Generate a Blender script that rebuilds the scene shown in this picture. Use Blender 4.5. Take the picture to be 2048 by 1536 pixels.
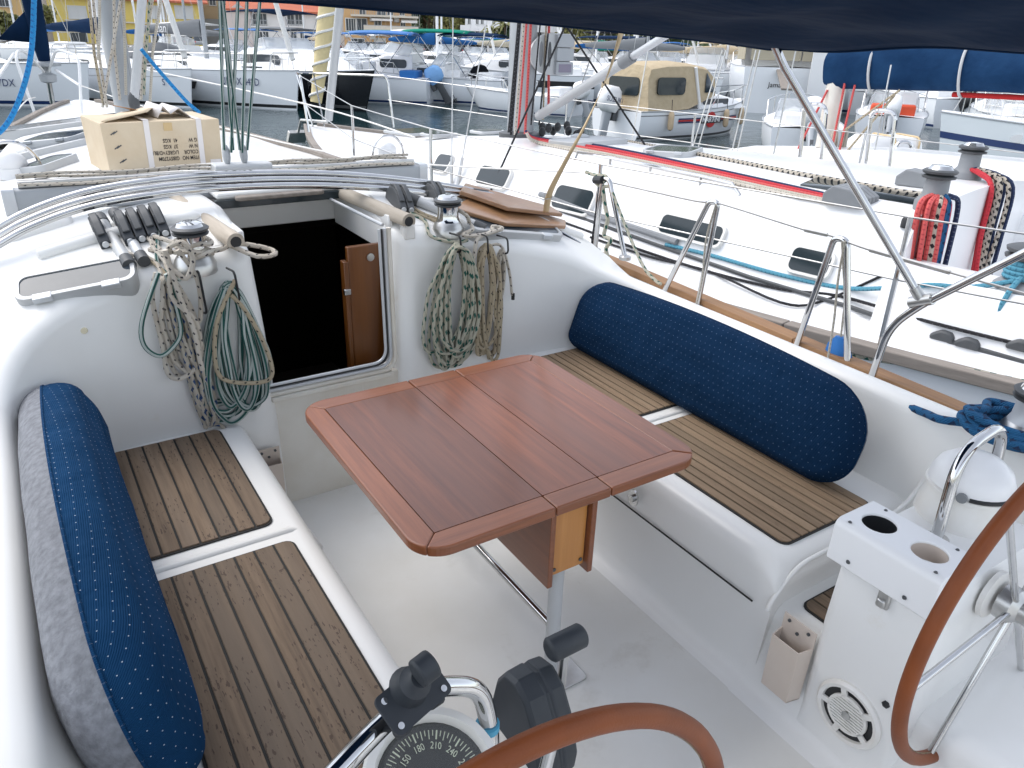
import bpy, bmesh, math, random
import numpy as np
from mathutils import Matrix, Vector
for o in list(bpy.data.objects): bpy.data.objects.remove(o)
sc = bpy.context.scene
rnd = random.Random(7)
# ---------------------------------------------------------------- camera, sky, sun, exposure
FOC = 1515.0                                   # focal length in photo pixels (2048 wide)
CAMPOS = np.array([0.0, 0.0, 1.80])
RB = np.array([[0.8417, 0.2093, -0.4978], [-0.5392, 0.376, -0.7536], [0.0295, 0.9027, 0.4293]])
_u, _s, _v = np.linalg.svd(RB); RB = _u @ _v   # camera axes in the own yacht's frame (x starboard, y forward, z up)
RL = np.array([[0.84114, 0.19592, -0.50408], [-0.53999, 0.35576, -0.76279], [0.02988, 0.91381, 0.40504]])
_u, _s, _v = np.linalg.svd(RL); RL = _u @ _v   # camera axes in the level world
TILT = RL @ RB.T                               # the yacht floats slightly bow-up and heeled
TB = Matrix.Translation(Vector(CAMPOS)) @ Matrix([list(r) for r in TILT]).to_4x4() @ Matrix.Translation(-Vector(CAMPOS))
cam = bpy.data.cameras.new('camera'); camo = bpy.data.objects.new('camera', cam)
sc.collection.objects.link(camo); sc.camera = camo
cam.sensor_width = 36.0; cam.lens = 36.0 * FOC / 2048.0; cam.clip_start = 0.03; cam.clip_end = 3000
camo.matrix_world = Matrix.Translation(Vector(CAMPOS)) @ Matrix([list(r) for r in RL]).to_4x4()
SUN_EL, SUN_AZ = 58.0, -38.0                   # azimuth from +y (forward) towards +x
w = bpy.data.worlds.new('World'); sc.world = w; w.use_nodes = True
nt = w.node_tree; bg = nt.nodes['Background']
sky = nt.nodes.new('ShaderNodeTexSky'); sky.sky_type = 'NISHITA'; sky.sun_disc = False
sky.sun_elevation = math.radians(SUN_EL); sky.sun_rotation = math.radians(SUN_AZ)
sky.air_density = 1.0; sky.dust_density = 1.5; sky.ozone_density = 1.0
hs = nt.nodes.new('ShaderNodeHueSaturation'); hs.inputs['Saturation'].default_value = 0.40
nt.links.new(sky.outputs[0], hs.inputs['Color']); nt.links.new(hs.outputs[0], bg.inputs['Color'])
bg.inputs['Strength'].default_value = 0.15
sun = bpy.data.lights.new('sun', 'SUN'); sun.energy = 0.6; sun.angle = math.radians(40); sun.color = (1.0, 0.965, 0.92)
suno = bpy.data.objects.new('sun', sun); sc.collection.objects.link(suno)
_d = Vector((math.sin(math.radians(SUN_AZ)) * math.cos(math.radians(SUN_EL)), math.cos(math.radians(SUN_AZ)) * math.cos(math.radians(SUN_EL)), math.sin(math.radians(SUN_EL))))
suno.rotation_euler = _d.to_track_quat('Z', 'Y').to_euler()
sc.view_settings.view_transform = 'Standard'; sc.view_settings.look = 'None'
sc.view_settings.exposure = 1.28; sc.view_settings.gamma = 1.0; sc.view_settings.use_curve_mapping = False
sc.render.engine = 'CYCLES'

# ---------------------------------------------------------------- helpers
def _ray(M, px, py):
    return M @ np.array([px - 1024.0, 768.0 - py, -FOC])
def _hit(M, px, py, x, y, z):
    d = _ray(M, px, py)
    i, v = [(k, q) for k, q in enumerate((x, y, z)) if q is not None][0]
    return Vector(CAMPOS + d * ((v - CAMPOS[i]) / d[i]))
def at(px, py, x=None, y=None, z=None): return _hit(RB, px, py, x, y, z)      # yacht frame
def al(px, py, x=None, y=None, z=None): return _hit(RL, px, py, x, y, z)      # level world
def dist(px, py, r):                                                          # level world, horizontal range r
    d = _ray(RL, px, py); return Vector(CAMPOS + d * (r / math.hypot(d[0], d[1])))

FR = [None]; NEAR = []
def frame(m): FR[0] = m
def link(o): sc.collection.objects.link(o); return o
def tag(o, label, cat, group=None, kind=None):
    if label: o['label'] = label
    if cat: o['category'] = cat
    if group: o['group'] = group
    if kind: o['kind'] = kind
    return o
def thing(name, label, cat, loc=(0, 0, 0), rz=0.0, group=None):
    o = link(bpy.data.objects.new(name, None)); o.empty_display_size = 0.1
    o.location = loc; o.rotation_euler = (0, 0, rz); tag(o, label, cat, group)
    o['_o'] = [float(c) for c in loc] if rz == 0 else [0.0, 0.0, 0.0]
    if FR[0]: NEAR.append(o)
    return o
def org(o):
    while o.parent: o = o.parent
    return Vector(o['_o']) if '_o' in o else Vector((0, 0, 0))

class MB:
    def __init__(s): s.v = []; s.f = []; s.uv = []; s.mi = []
    def add(s, vs, fs, uvs=None, mi=0):
        b = len(s.v); s.v += [tuple(v) for v in vs]
        for k, f in enumerate(fs):
            s.f.append([b + i for i in f]); s.uv.append(uvs[k] if uvs else None); s.mi.append(mi)
        return s
    def box(s, c, d, M=None, mi=0):
        x, y, z = d[0] / 2, d[1] / 2, d[2] / 2
        vs = [Vector((sx * x, sy * y, sz * z)) for sz in (-1, 1) for sy in (-1, 1) for sx in (-1, 1)]
        vs = [(M @ v if M else v) + Vector(c) for v in vs]
        return s.add(vs, [(0, 2, 3, 1), (4, 5, 7, 6), (0, 1, 5, 4), (2, 6, 7, 3), (0, 4, 6, 2), (1, 3, 7, 5)], None, mi)
    def bx(s, x0, x1, y0, y1, z0, z1, mi=0): return s.box(((x0 + x1) / 2, (y0 + y1) / 2, (z0 + z1) / 2), (abs(x1 - x0), abs(y1 - y0), abs(z1 - z0)), None, mi)
    def quad(s, a, b, c, d, uv=None): return s.add([a, b, c, d], [(0, 1, 2, 3)], [uv] if uv else None)
    def loft(s, rings, closed=True, cap0=False, cap1=False, uvs=None):
        n = len(rings[0]); vs = [p for r in rings for p in r]; fs = []; us = []
        m = n if closed else n - 1
        for i in range(len(rings) - 1):
            for j in range(m):
                k = (j + 1) % n
                fs.append((i * n + j, i * n + k, (i + 1) * n + k, (i + 1) * n + j))
                if uvs:
                    u = uvs[i]; u2 = uvs[i + 1]; a = j / m; b = (j + 1) / m
                    us.append([(a, u), (b, u), (b, u2), (a, u2)])
        if cap0: fs.append(tuple(range(n))[::-1]); us.append(None)
        if cap1: fs.append(tuple((len(rings) - 1) * n + j for j in range(n))); us.append(None)
        return s.add(vs, fs, us if uvs else None)
    def tube(s, pts, r, n=8, closed=False, caps=True, rr=None):
        P = [Vector(p) for p in pts]
        Q = [P[0]]
        for p in P[1:]:
            if (p - Q[-1]).length > 1e-6: Q.append(p)
        P = Q; N = len(P)
        if N < 2: return s
        T = []
        for i in range(N):
            if closed: t = P[(i + 1) % N] - P[i - 1]
            else: t = P[min(i + 1, N - 1)] - P[max(i - 1, 0)]
            if t.length < 1e-9: t = P[min(i + 1, N - 1)] - P[i]
            T.append(t.normalized())
        up = Vector((0, 0, 1)) if abs(T[0].z) < 0.9 else Vector((1, 0, 0))
        a = (up - T[0] * up.dot(T[0])).normalized(); rings = []; L = [0.0]
        for i in range(N):
            a = a - T[i] * a.dot(T[i]); a.normalize(); b = T[i].cross(a)
            q = rr[i] if rr else r
            rings.append([P[i] + a * (q * math.cos(2 * math.pi * j / n)) + b * (q * math.sin(2 * math.pi * j / n)) for j in range(n)])
            if i: L.append(L[-1] + (P[i] - P[i - 1]).length)
        if closed:
            rings.append(rings[0]); L.append(L[-1] + (P[0] - P[-1]).length)
        return s.loft(rings, True, caps and not closed, caps and not closed, L)
    def lathe(s, prof, n=20, M=None, cap=True):
        rings = []
        for r, z in prof:
            rings.append([(M @ Vector((r * math.cos(2 * math.pi * j / n), r * math.sin(2 * math.pi * j / n), z))) if M else Vector((r * math.cos(2 * math.pi * j / n), r * math.sin(2 * math.pi * j / n), z)) for j in range(n)])
        return s.loft(rings, True, cap, cap)
    def prism(s, poly, h, M=None):
        n = len(poly); lo = [Vector((p[0], p[1], 0)) for p in poly]; hi = [Vector((p[0], p[1], h)) for p in poly]
        vs = lo + hi
        if M: vs = [M @ v for v in vs]
        fs = [tuple(range(n))[::-1], tuple(range(n, 2 * n))] + [(i, (i + 1) % n, n + (i + 1) % n, n + i) for i in range(n)]
        return s.add(vs, fs)
    def sphere(s, c, r, sc_=(1, 1, 1), n=12, m=7, M=None):
        prof = [(math.cos(t) * r, math.sin(t) * r) for t in [math.pi * (k / m - 0.5) for k in range(m + 1)]]
        prof[0] = (r * 0.02, -r); prof[-1] = (r * 0.02, r)
        A = Matrix.Translation(Vector(c)) @ (M.to_4x4() if M else Matrix()) @ Matrix.Diagonal((*sc_, 1))
        return s.lathe(prof, n, A)
    def build(s, name, mat, parent=None, smooth=True, bevel=0.0, label=None, cat=None, group=None, kind=None, ang=40, seg=2, loc=None, solid=0.0, sub=0):
        me = bpy.data.meshes.new(name)
        if parent is not None: O = org(parent)
        elif loc is not None: O = Vector(loc)
        else:
            A = np.array(s.v); O = Vector(((A[:, 0].min() + A[:, 0].max()) / 2, (A[:, 1].min() + A[:, 1].max()) / 2, A[:, 2].min()))
        me.from_pydata([tuple(Vector(v) - O) for v in s.v], [], s.f)
        if any(u for u in s.uv):
            ul = me.uv_layers.new(name='UVMap'); k = 0; dat = np.zeros(len(me.loops) * 2, dtype=np.float32)
            for p, u in zip(me.polygons, s.uv):
                if u:
                    for j, li in enumerate(p.loop_indices):
                        dat[2 * li] = u[j][0]; dat[2 * li + 1] = u[j][1]
            ul.data.foreach_set('uv', dat)
        bm = bmesh.new(); bm.from_mesh(me); bmesh.ops.recalc_face_normals(bm, faces=bm.faces); bm.to_mesh(me); bm.free()
        mats = mat if isinstance(mat, (list, tuple)) else [mat]
        for m_ in mats: me.materials.append(MATS[m_])
        if len(mats) > 1: me.polygons.foreach_set('material_index', s.mi)
        if smooth:
            me.polygons.foreach_set('use_smooth', [True] * len(me.polygons)); me.set_sharp_from_angle(angle=math.radians(ang))
        me.update()
        o = link(bpy.data.objects.new(name, me))
        if parent is not None: o.parent = parent
        else:
            o.location = O; o['_o'] = [O.x, O.y, O.z]
            if FR[0]: NEAR.append(o)
        if sub:
            m_ = o.modifiers.new('s', 'SUBSURF'); m_.levels = sub; m_.render_levels = sub
        if solid:
            m_ = o.modifiers.new('t', 'SOLIDIFY'); m_.thickness = solid
        if bevel:
            m_ = o.modifiers.new('b', 'BEVEL'); m_.width = bevel; m_.segments = seg; m_.limit_method = 'ANGLE'; m_.angle_limit = math.radians(40); m_.harden_normals = False
        return tag(o, label, cat, group, kind)

def inst(src, name, parent, M=None, mat=None):
    """another object with the same mesh data"""
    o = link(bpy.data.objects.new(name, src.data)); o.parent = parent
    if M is not None: o.matrix_local = M
    for m_ in src.modifiers:
        n_ = o.modifiers.new(m_.name, m_.type)
        if m_.type == 'BEVEL': n_.width = m_.width; n_.segments = m_.segments; n_.limit_method = 'ANGLE'; n_.angle_limit = m_.angle_limit
    return o
def copy_tree(o, parent=None):
    c = o.copy(); link(c); c.parent = parent
    if parent is None and FR[0]: NEAR.append(c)
    for ch in list(o.children): copy_tree(ch, c)
    return c
def spline(pts, n=8, closed=False):
    P = [Vector(p) for p in pts]; out = []; N = len(P)
    for i in range(N if closed else N - 1):
        p0 = P[i - 1] if (i or closed) else P[0]; p1 = P[i]; p2 = P[(i + 1) % N]; p3 = P[(i + 2) % N] if (closed or i + 2 < N) else P[-1]
        for k in range(n):
            t = k / n
            out.append(0.5 * ((2 * p1) + (p2 - p0) * t + (2 * p0 - 5 * p1 + 4 * p2 - p3) * t * t + (3 * p1 - p0 - 3 * p2 + p3) * t ** 3))
    if not closed: out.append(P[-1])
    return out
def fillet(pts, r, n=6):
    P = [Vector(p) for p in pts]; out = [P[0]]
    for i in range(1, len(P) - 1):
        a = (P[i - 1] - P[i]); b = (P[i + 1] - P[i]); q = min(r, a.length * 0.48, b.length * 0.48)
        s_ = P[i] + a.normalized() * q; e_ = P[i] + b.normalized() * q
        for k in range(n + 1):
            t = k / n; out.append(s_ * (1 - t) ** 2 + P[i] * 2 * t * (1 - t) + e_ * t * t)
    out.append(P[-1]); return out
def rrect(x0, x1, y0, y1, r, n=6):
    rs = r if isinstance(r, (list, tuple)) else [r] * 4; out = []
    for (cx, cy, a0), q in zip(((x1, y1, 0), (x0, y1, 90), (x0, y0, 180), (x1, y0, 270)), rs):
        ux = cx - q if cx == x1 else cx + q; uy = cy - q if cy == y1 else cy + q
        if q < 1e-5: out.append((cx, cy)); continue
        for k in range(n + 1):
            a = math.radians(a0 + 90 * k / n); out.append((ux + q * math.cos(a), uy + q * math.sin(a)))
    return out
def basis(o, ex, ey, ez=None):
    ex = Vector(ex).normalized(); ey = Vector(ey); ey = (ey - ex * ey.dot(ex)).normalized(); ez = ex.cross(ey)
    M = Matrix((ex, ey, ez)).transposed().to_4x4(); M.translation = Vector(o); return M
def text(name, body, size, M, mat, parent, align='CENTER', extr=0.0, sx=1.0, label=None, offset=0.0):
    cu = bpy.data.curves.new(name, 'FONT'); cu.body = body; cu.size = size; cu.align_x = align; cu.align_y = 'CENTER'; cu.extrude = extr; cu.resolution_u = 3; cu.offset = offset
    t = bpy.data.objects.new('tmp', cu); me = bpy.data.meshes.new_from_object(t); bpy.data.objects.remove(t)
    O = org(parent)
    me.transform(Matrix.Translation(-O) @ M @ Matrix.Diagonal((sx, 1, 1, 1))); me.materials.append(MATS[mat]); me.name = name
    o = link(bpy.data.objects.new(name, me)); o.parent = parent
    if label: o['label'] = label
    return o

# ---------------------------------------------------------------- materials
MATS = {}
def mat(name, col, rough=0.5, metal=0.0, **k):
    m = bpy.data.materials.new(name); m.use_nodes = True; n = m.node_tree; b = n.nodes['Principled BSDF']
    b.inputs['Base Color'].default_value = (*col, 1); b.inputs['Roughness'].default_value = rough; b.inputs['Metallic'].default_value = metal
    if 'spec' in k: b.inputs['Specular IOR Level'].default_value = k['spec']
    if name.endswith(('canvas', 'canvas_far', 'cloth', 'felt')): b.inputs['Specular IOR Level'].default_value = 0.06
    if 'trans' in k: b.inputs['Transmission Weight'].default_value = k['trans']
    if 'sheen' in k: b.inputs['Sheen Weight'].default_value = k['sheen'] * 0.3
    if 'alpha' in k: b.inputs['Alpha'].default_value = k['alpha']
    if 'coat' in k: b.inputs['Coat Weight'].default_value = k['coat']; b.inputs['Coat Roughness'].default_value = 0.15
    if 'var' in k:                                    # (scale, amount, other colour): uneven tint with its own blotches
        s_, amt, c2 = k['var'][:3]
        tc = n.nodes.new('ShaderNodeTexCoord'); no = n.nodes.new('ShaderNodeTexNoise'); no.inputs['Scale'].default_value = s_; no.inputs['Detail'].default_value = 6
        mp = n.nodes.new('ShaderNodeMapping'); mp.inputs['Scale'].default_value = k['var'][3] if len(k['var']) > 3 else (1, 1, 1)
        n.links.new(tc.outputs['Object'], mp.inputs[0]); n.links.new(mp.outputs[0], no.inputs['Vector'])
        cr = n.nodes.new('ShaderNodeValToRGB'); cr.color_ramp.elements[0].position = 0.35; cr.color_ramp.elements[1].position = 0.7
        cr.color_ramp.elements[0].color = (0, 0, 0, 1); cr.color_ramp.elements[1].color = (amt, amt, amt, 1)
        mx = n.nodes.new('ShaderNodeMix'); mx.data_type = 'RGBA'
        mx.inputs[6].default_value = (*col, 1); mx.inputs[7].default_value = (*c2, 1)
        n.links.new(no.outputs[0], cr.inputs[0]); n.links.new(cr.outputs[0], mx.inputs[0]); n.links.new(mx.outputs[2], b.inputs['Base Color'])
    if 'bump' in k:
        s_, d_ = k['bump'][:2]
        tc = n.nodes.new('ShaderNodeTexCoord'); no = n.nodes.new('ShaderNodeTexNoise'); no.inputs['Scale'].default_value = s_; no.inputs['Detail'].default_value = 4
        mp = n.nodes.new('ShaderNodeMapping'); mp.inputs['Scale'].default_value = k['bump'][2] if len(k['bump']) > 2 else (1, 1, 1)
        n.links.new(tc.outputs['Object'], mp.inputs[0]); n.links.new(mp.outputs[0], no.inputs['Vector'])
        bu = n.nodes.new('ShaderNodeBump'); bu.inputs['Strength'].default_value = 1.0; bu.inputs['Distance'].default_value = d_
        n.links.new(no.outputs[0], bu.inputs['Height']); n.links.new(bu.outputs[0], b.inputs['Normal'])
    MATS[name] = m; return m
def mathn(n, op, a, b=None):
    q = n.nodes.new('ShaderNodeMath'); q.operation = op
    for i, v in enumerate((a, b)):
        if v is None: continue
        if isinstance(v, (int, float)): q.inputs[i].default_value = v
        else: n.links.new(v, q.inputs[i])
    return q.outputs[0]
def rope_mat(name, base, fleck, freq=30.0, twist=2.0, thr=0.45, stripe=False, per=3.0, dirty=(0.45, 0.36, 0.26)):
    """braided rope: woven relief, flecks or tracer stripes that follow the rope"""
    m = mat(name, base, 0.85); n = m.node_tree; b = n.nodes['Principled BSDF']
    uv = n.nodes.new('ShaderNodeUVMap'); sp = n.nodes.new('ShaderNodeSeparateXYZ'); n.links.new(uv.outputs[0], sp.inputs[0])
    u, v = sp.outputs[0], sp.outputs[1]
    d1 = mathn(n, 'SINE', mathn(n, 'MULTIPLY', mathn(n, 'ADD', mathn(n, 'MULTIPLY', v, freq), mathn(n, 'MULTIPLY', u, twist)), 6.2832))
    d2 = mathn(n, 'SINE', mathn(n, 'MULTIPLY', mathn(n, 'SUBTRACT', mathn(n, 'MULTIPLY', v, freq), mathn(n, 'MULTIPLY', u, 1.0 if not stripe else per)), 6.2832))
    if stripe: f = mathn(n, 'GREATER_THAN', mathn(n, 'SINE', mathn(n, 'MULTIPLY', mathn(n, 'ADD', mathn(n, 'MULTIPLY', u, per), mathn(n, 'MULTIPLY', v, 1.5)), 6.2832)), thr)
    else: f = mathn(n, 'MULTIPLY', mathn(n, 'GREATER_THAN', d1, thr), mathn(n, 'GREATER_THAN', d2, thr))
    tc = n.nodes.new('ShaderNodeTexCoord'); no = n.nodes.new('ShaderNodeTexNoise'); no.inputs['Scale'].default_value = 9; n.links.new(tc.outputs['Object'], no.inputs['Vector'])
    cr = n.nodes.new('ShaderNodeValToRGB'); cr.color_ramp.elements[0].position = 0.42; cr.color_ramp.elements[1].position = 0.75; cr.color_ramp.elements[0].color = (0, 0, 0, 1); cr.color_ramp.elements[1].color = (0.5, 0.5, 0.5, 1)
    n.links.new(no.outputs[0], cr.inputs[0])
    m0 = n.nodes.new('ShaderNodeMix'); m0.data_type = 'RGBA'; m0.inputs[6].default_value = (*base, 1); m0.inputs[7].default_value = (*dirty, 1); n.links.new(cr.outputs[0], m0.inputs[0])
    mx = n.nodes.new('ShaderNodeMix'); mx.data_type = 'RGBA'; n.links.new(m0.outputs[2], mx.inputs[6]); mx.inputs[7].default_value = (*fleck, 1); n.links.new(f, mx.inputs[0])
    n.links.new(mx.outputs[2], b.inputs['Base Color'])
    w1 = mathn(n, 'SINE', mathn(n, 'MULTIPLY', mathn(n, 'ADD', mathn(n, 'MULTIPLY', v, 130.0), mathn(n, 'MULTIPLY', u, 8.0)), 6.2832))
    bu = n.nodes.new('ShaderNodeBump'); bu.inputs['Distance'].default_value = 0.0012; n.links.new(w1, bu.inputs['Height']); n.links.new(bu.outputs[0], b.inputs['Normal'])
    return m
def wood_mat(name, c1, c2, c3, scale=1.0, rough=0.5, axis='Y', fine=60.0, coat=0.0, stain=0.0, bump=0.0006):
    """grain stretched along an axis; every plank gets its own tone and offset"""
    m = mat(name, c1, rough, coat=coat); n = m.node_tree; b = n.nodes['Principled BSDF']
    tc = n.nodes.new('ShaderNodeTexCoord'); oi = n.nodes.new('ShaderNodeObjectInfo')
    ad = n.nodes.new('ShaderNodeVectorMath'); ad.operation = 'ADD'; n.links.new(tc.outputs['Object'], ad.inputs[0])
    ml = n.nodes.new('ShaderNodeVectorMath'); ml.operation = 'SCALE'; n.links.new(oi.outputs['Random'], ml.inputs['Scale']); ml.inputs[0].default_value = (7.1, 13.3, 3.7); n.links.new(ml.outputs[0], ad.inputs[1])
    mp = n.nodes.new('ShaderNodeMapping'); e = {'X': (0.05, 1, 1), 'Y': (1, 0.05, 1), 'Z': (1, 1, 0.05)}[axis]
    mp.inputs['Scale'].default_value = e; n.links.new(ad.outputs[0], mp.inputs[0])
    a = n.nodes.new('ShaderNodeTexNoise'); a.inputs['Scale'].default_value = fine * scale; a.inputs['Detail'].default_value = 8; a.inputs['Roughness'].default_value = 0.7; n.links.new(mp.outputs[0], a.inputs['Vector'])
    c = n.nodes.new('ShaderNodeTexNoise'); c.inputs['Scale'].default_value = 9 * scale; c.inputs['Detail'].default_value = 3; n.links.new(mp.outputs[0], c.inputs['Vector'])
    r1 = n.nodes.new('ShaderNodeValToRGB'); r1.color_ramp.elements[0].position = 0.3; r1.color_ramp.elements[1].position = 0.72
    r1.color_ramp.elements[0].color = (*c2, 1); r1.color_ramp.elements[1].color = (*c1, 1); n.links.new(a.outputs[0], r1.inputs[0])
    r2 = n.nodes.new('ShaderNodeValToRGB'); r2.color_ramp.elements[0].position = 0.42; r2.color_ramp.elements[1].position = 0.68; r2.color_ramp.elements[0].color = (0, 0, 0, 1); r2.color_ramp.elements[1].color = (0.75, 0.75, 0.75, 1); n.links.new(c.outputs[0], r2.inputs[0])
    mx = n.nodes.new('ShaderNodeMix'); mx.data_type = 'RGBA'; n.links.new(r2.outputs[0], mx.inputs[0]); n.links.new(r1.outputs[0], mx.inputs[6]); mx.inputs[7].default_value = (*c3, 1)
    br = n.nodes.new('ShaderNodeHueSaturation'); n.links.new(mx.outputs[2], br.inputs['Color'])
    n.links.new(mathn(n, 'ADD', mathn(n, 'MULTIPLY', oi.outputs['Random'], 0.35), 0.82), br.inputs['Value'])
    out = br.outputs[0]
    if stain:
        s1 = n.nodes.new('ShaderNodeTexNoise'); s1.inputs['Scale'].default_value = 170; s1.inputs['Detail'].default_value = 2
        mq = n.nodes.new('ShaderNodeMapping'); mq.inputs['Scale'].default_value = {'X': (0.22, 1, 1), 'Y': (1, 0.22, 1), 'Z': (1, 1, 0.22)}[axis]; n.links.new(ad.outputs[0], mq.inputs[0]); n.links.new(mq.outputs[0], s1.inputs['Vector'])
        s2 = n.nodes.new('ShaderNodeTexNoise'); s2.inputs['Scale'].default_value = 5; n.links.new(tc.outputs['Object'], s2.inputs['Vector'])
        k = mathn(n, 'MULTIPLY', mathn(n, 'GREATER_THAN', s1.outputs[0], 0.63), mathn(n, 'MULTIPLY', mathn(n, 'GREATER_THAN', s2.outputs[0], 0.47), stain))
        m2 = n.nodes.new('ShaderNodeMix'); m2.data_type = 'RGBA'; n.links.new(k, m2.inputs[0]); n.links.new(out, m2.inputs[6]); m2.inputs[7].default_value = (0.045, 0.025, 0.018, 1); out = m2.outputs[2]
    n.links.new(out, b.inputs['Base Color'])
    bu = n.nodes.new('ShaderNodeBump'); bu.inputs['Distance'].default_value = bump; n.links.new(a.outputs[0], bu.inputs['Height']); n.links.new(bu.outputs[0], b.inputs['Normal'])
    return m
def dot_mat(name, col, dot, sp_=0.024, rad=0.07):
    m = mat(name, col, 0.9, spec=0.08); n = m.node_tree; b = n.nodes['Principled BSDF']
    uv = n.nodes.new('ShaderNodeUVMap'); sp = n.nodes.new('ShaderNodeSeparateXYZ'); n.links.new(uv.outputs[0], sp.inputs[0])
    U_ = mathn(n, 'MULTIPLY', sp.outputs[0], 1 / sp_); V_ = mathn(n, 'MULTIPLY', sp.outputs[1], 1 / sp_)
    row = mathn(n, 'FLOOR', V_); Us = mathn(n, 'ADD', U_, mathn(n, 'MULTIPLY', row, 0.5))
    fu = mathn(n, 'SUBTRACT', mathn(n, 'FRACT', Us), 0.5); fv = mathn(n, 'SUBTRACT', mathn(n, 'FRACT', V_), 0.5)
    d = mathn(n, 'ADD', mathn(n, 'MULTIPLY', fu, fu), mathn(n, 'MULTIPLY', fv, fv))
    k = mathn(n, 'LESS_THAN', d, rad * rad)
    tc = n.nodes.new('ShaderNodeTexCoord'); no = n.nodes.new('ShaderNodeTexNoise'); no.inputs['Scale'].default_value = 6; no.inputs['Detail'].default_value = 5; n.links.new(tc.outputs['Object'], no.inputs['Vector'])
    m0 = n.nodes.new('ShaderNodeMix'); m0.data_type = 'RGBA'; m0.inputs[6].default_value = (*[c * 0.8 for c in col], 1); m0.inputs[7].default_value = (*[min(1, c * 1.25) for c in col], 1); n.links.new(no.outputs[0], m0.inputs[0])
    mx = n.nodes.new('ShaderNodeMix'); mx.data_type = 'RGBA'; n.links.new(k, mx.inputs[0]); n.links.new(m0.outputs[2], mx.inputs[6]); mx.inputs[7].default_value = (*dot, 1); n.links.new(mx.outputs[2], b.inputs['Base Color'])
    wv = mathn(n, 'SINE', mathn(n, 'MULTIPLY', sp.outputs[1], 1500.0)); wn = n.nodes.new('ShaderNodeTexNoise'); wn.inputs['Scale'].default_value = 14; n.links.new(tc.outputs['Object'], wn.inputs['Vector'])
    hh = mathn(n, 'ADD', mathn(n, 'MULTIPLY', wv, 0.03), mathn(n, 'MULTIPLY', wn.outputs[0], 1.0))
    bu = n.nodes.new('ShaderNodeBump'); bu.inputs['Distance'].default_value = 0.022; bu.inputs['Strength'].default_value = 0.8; n.links.new(hh, bu.inputs['Height']); n.links.new(bu.outputs[0], b.inputs['Normal'])
    return m

def grime(name, c2, s_, thr, amt, stretch=(1, 1, 1), soft=0.06):
    """scuffs and spots with their own shape over an existing colour"""
    n = MATS[name].node_tree; b = n.nodes['Principled BSDF']; src = b.inputs['Base Color'].links[0].from_socket
    tc = n.nodes.new('ShaderNodeTexCoord'); mp = n.nodes.new('ShaderNodeMapping'); mp.inputs['Scale'].default_value = stretch; n.links.new(tc.outputs['Object'], mp.inputs[0])
    no = n.nodes.new('ShaderNodeTexNoise'); no.inputs['Scale'].default_value = s_; no.inputs['Detail'].default_value = 7; no.inputs['Roughness'].default_value = 0.65; n.links.new(mp.outputs[0], no.inputs['Vector'])
    cr = n.nodes.new('ShaderNodeValToRGB'); cr.color_ramp.elements[0].position = thr; cr.color_ramp.elements[1].position = thr + soft; cr.color_ramp.elements[0].color = (0, 0, 0, 1); cr.color_ramp.elements[1].color = (amt, amt, amt, 1); n.links.new(no.outputs[0], cr.inputs[0])
    mx = n.nodes.new('ShaderNodeMix'); mx.data_type = 'RGBA'; n.links.new(cr.outputs[0], mx.inputs[0]); n.links.new(src, mx.inputs[6]); mx.inputs[7].default_value = (*c2, 1); n.links.new(mx.outputs[2], b.inputs['Base Color'])
mat('gelcoat', (0.80, 0.80, 0.785), 0.32, var=(2.2, 0.35, (0.72, 0.71, 0.66)), bump=(5, 0.0012))
mat('gelcoat_sole', (0.77, 0.765, 0.735), 0.5, var=(3.5, 0.5, (0.66, 0.64, 0.585)), bump=(900, 0.0004))
grime('gelcoat_sole', (0.40, 0.36, 0.29), 3.2, 0.60, 0.35, (1, 1, 1), 0.14); grime('gelcoat_sole', (0.20, 0.18, 0.15), 70, 0.74, 0.7); grime('gelcoat_sole', (0.35, 0.33, 0.3), 16, 0.70, 0.4, (1, 0.12, 1)); grime('gelcoat', (0.62, 0.55, 0.42), 4.0, 0.66, 0.4, (1, 1, 1), 0.12); grime('gelcoat', (0.28, 0.26, 0.23), 90, 0.77, 0.5)
mat('gelcoat_old', (0.74, 0.715, 0.65), 0.45, var=(4, 0.6, (0.55, 0.48, 0.38)))
mat('white_paint', (0.82, 0.82, 0.82), 0.3, var=(1.3, 0.3, (0.74, 0.75, 0.75)))
mat('cream_plastic', (0.62, 0.54, 0.47), 0.5, var=(9, 0.4, (0.52, 0.44, 0.37)))
mat('white_plastic', (0.76, 0.75, 0.72), 0.35, var=(12, 0.4, (0.62, 0.58, 0.50)))
mat('steel', (0.60, 0.60, 0.60), 0.08, 1.0, var=(14, 0.5, (0.45, 0.45, 0.45)))
mat('dull_steel', (0.55, 0.55, 0.54), 0.35, 1.0, var=(20, 0.6, (0.38, 0.37, 0.35)))
mat('alloy', (0.58, 0.60, 0.62), 0.42, 0.35, var=(6, 0.4, (0.45, 0.46, 0.47)))
mat('alloy_pale', (0.50, 0.51, 0.515), 0.45, 0.15, var=(4, 0.4, (0.42, 0.43, 0.43)))
mat('mast_grey', (0.34, 0.36, 0.38), 0.45, 0.2, var=(5, 0.4, (0.27, 0.29, 0.31)))
mat('black', (0.012, 0.013, 0.015), 0.45)
mat('black_soft', (0.022, 0.027, 0.034), 0.55, var=(30, 0.4, (0.04, 0.045, 0.05)))
mat('dark_grey', (0.06, 0.065, 0.07), 0.5, var=(25, 0.4, (0.1, 0.1, 0.1)))
mat('grey', (0.22, 0.23, 0.24), 0.5, var=(8, 0.4, (0.16, 0.17, 0.18)))
mat('mid_grey', (0.36, 0.38, 0.40), 0.45)
mat('glass_dark', (0.018, 0.028, 0.033), 0.06, spec=0.4, var=(6, 0.4, (0.03, 0.042, 0.048)))
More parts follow.
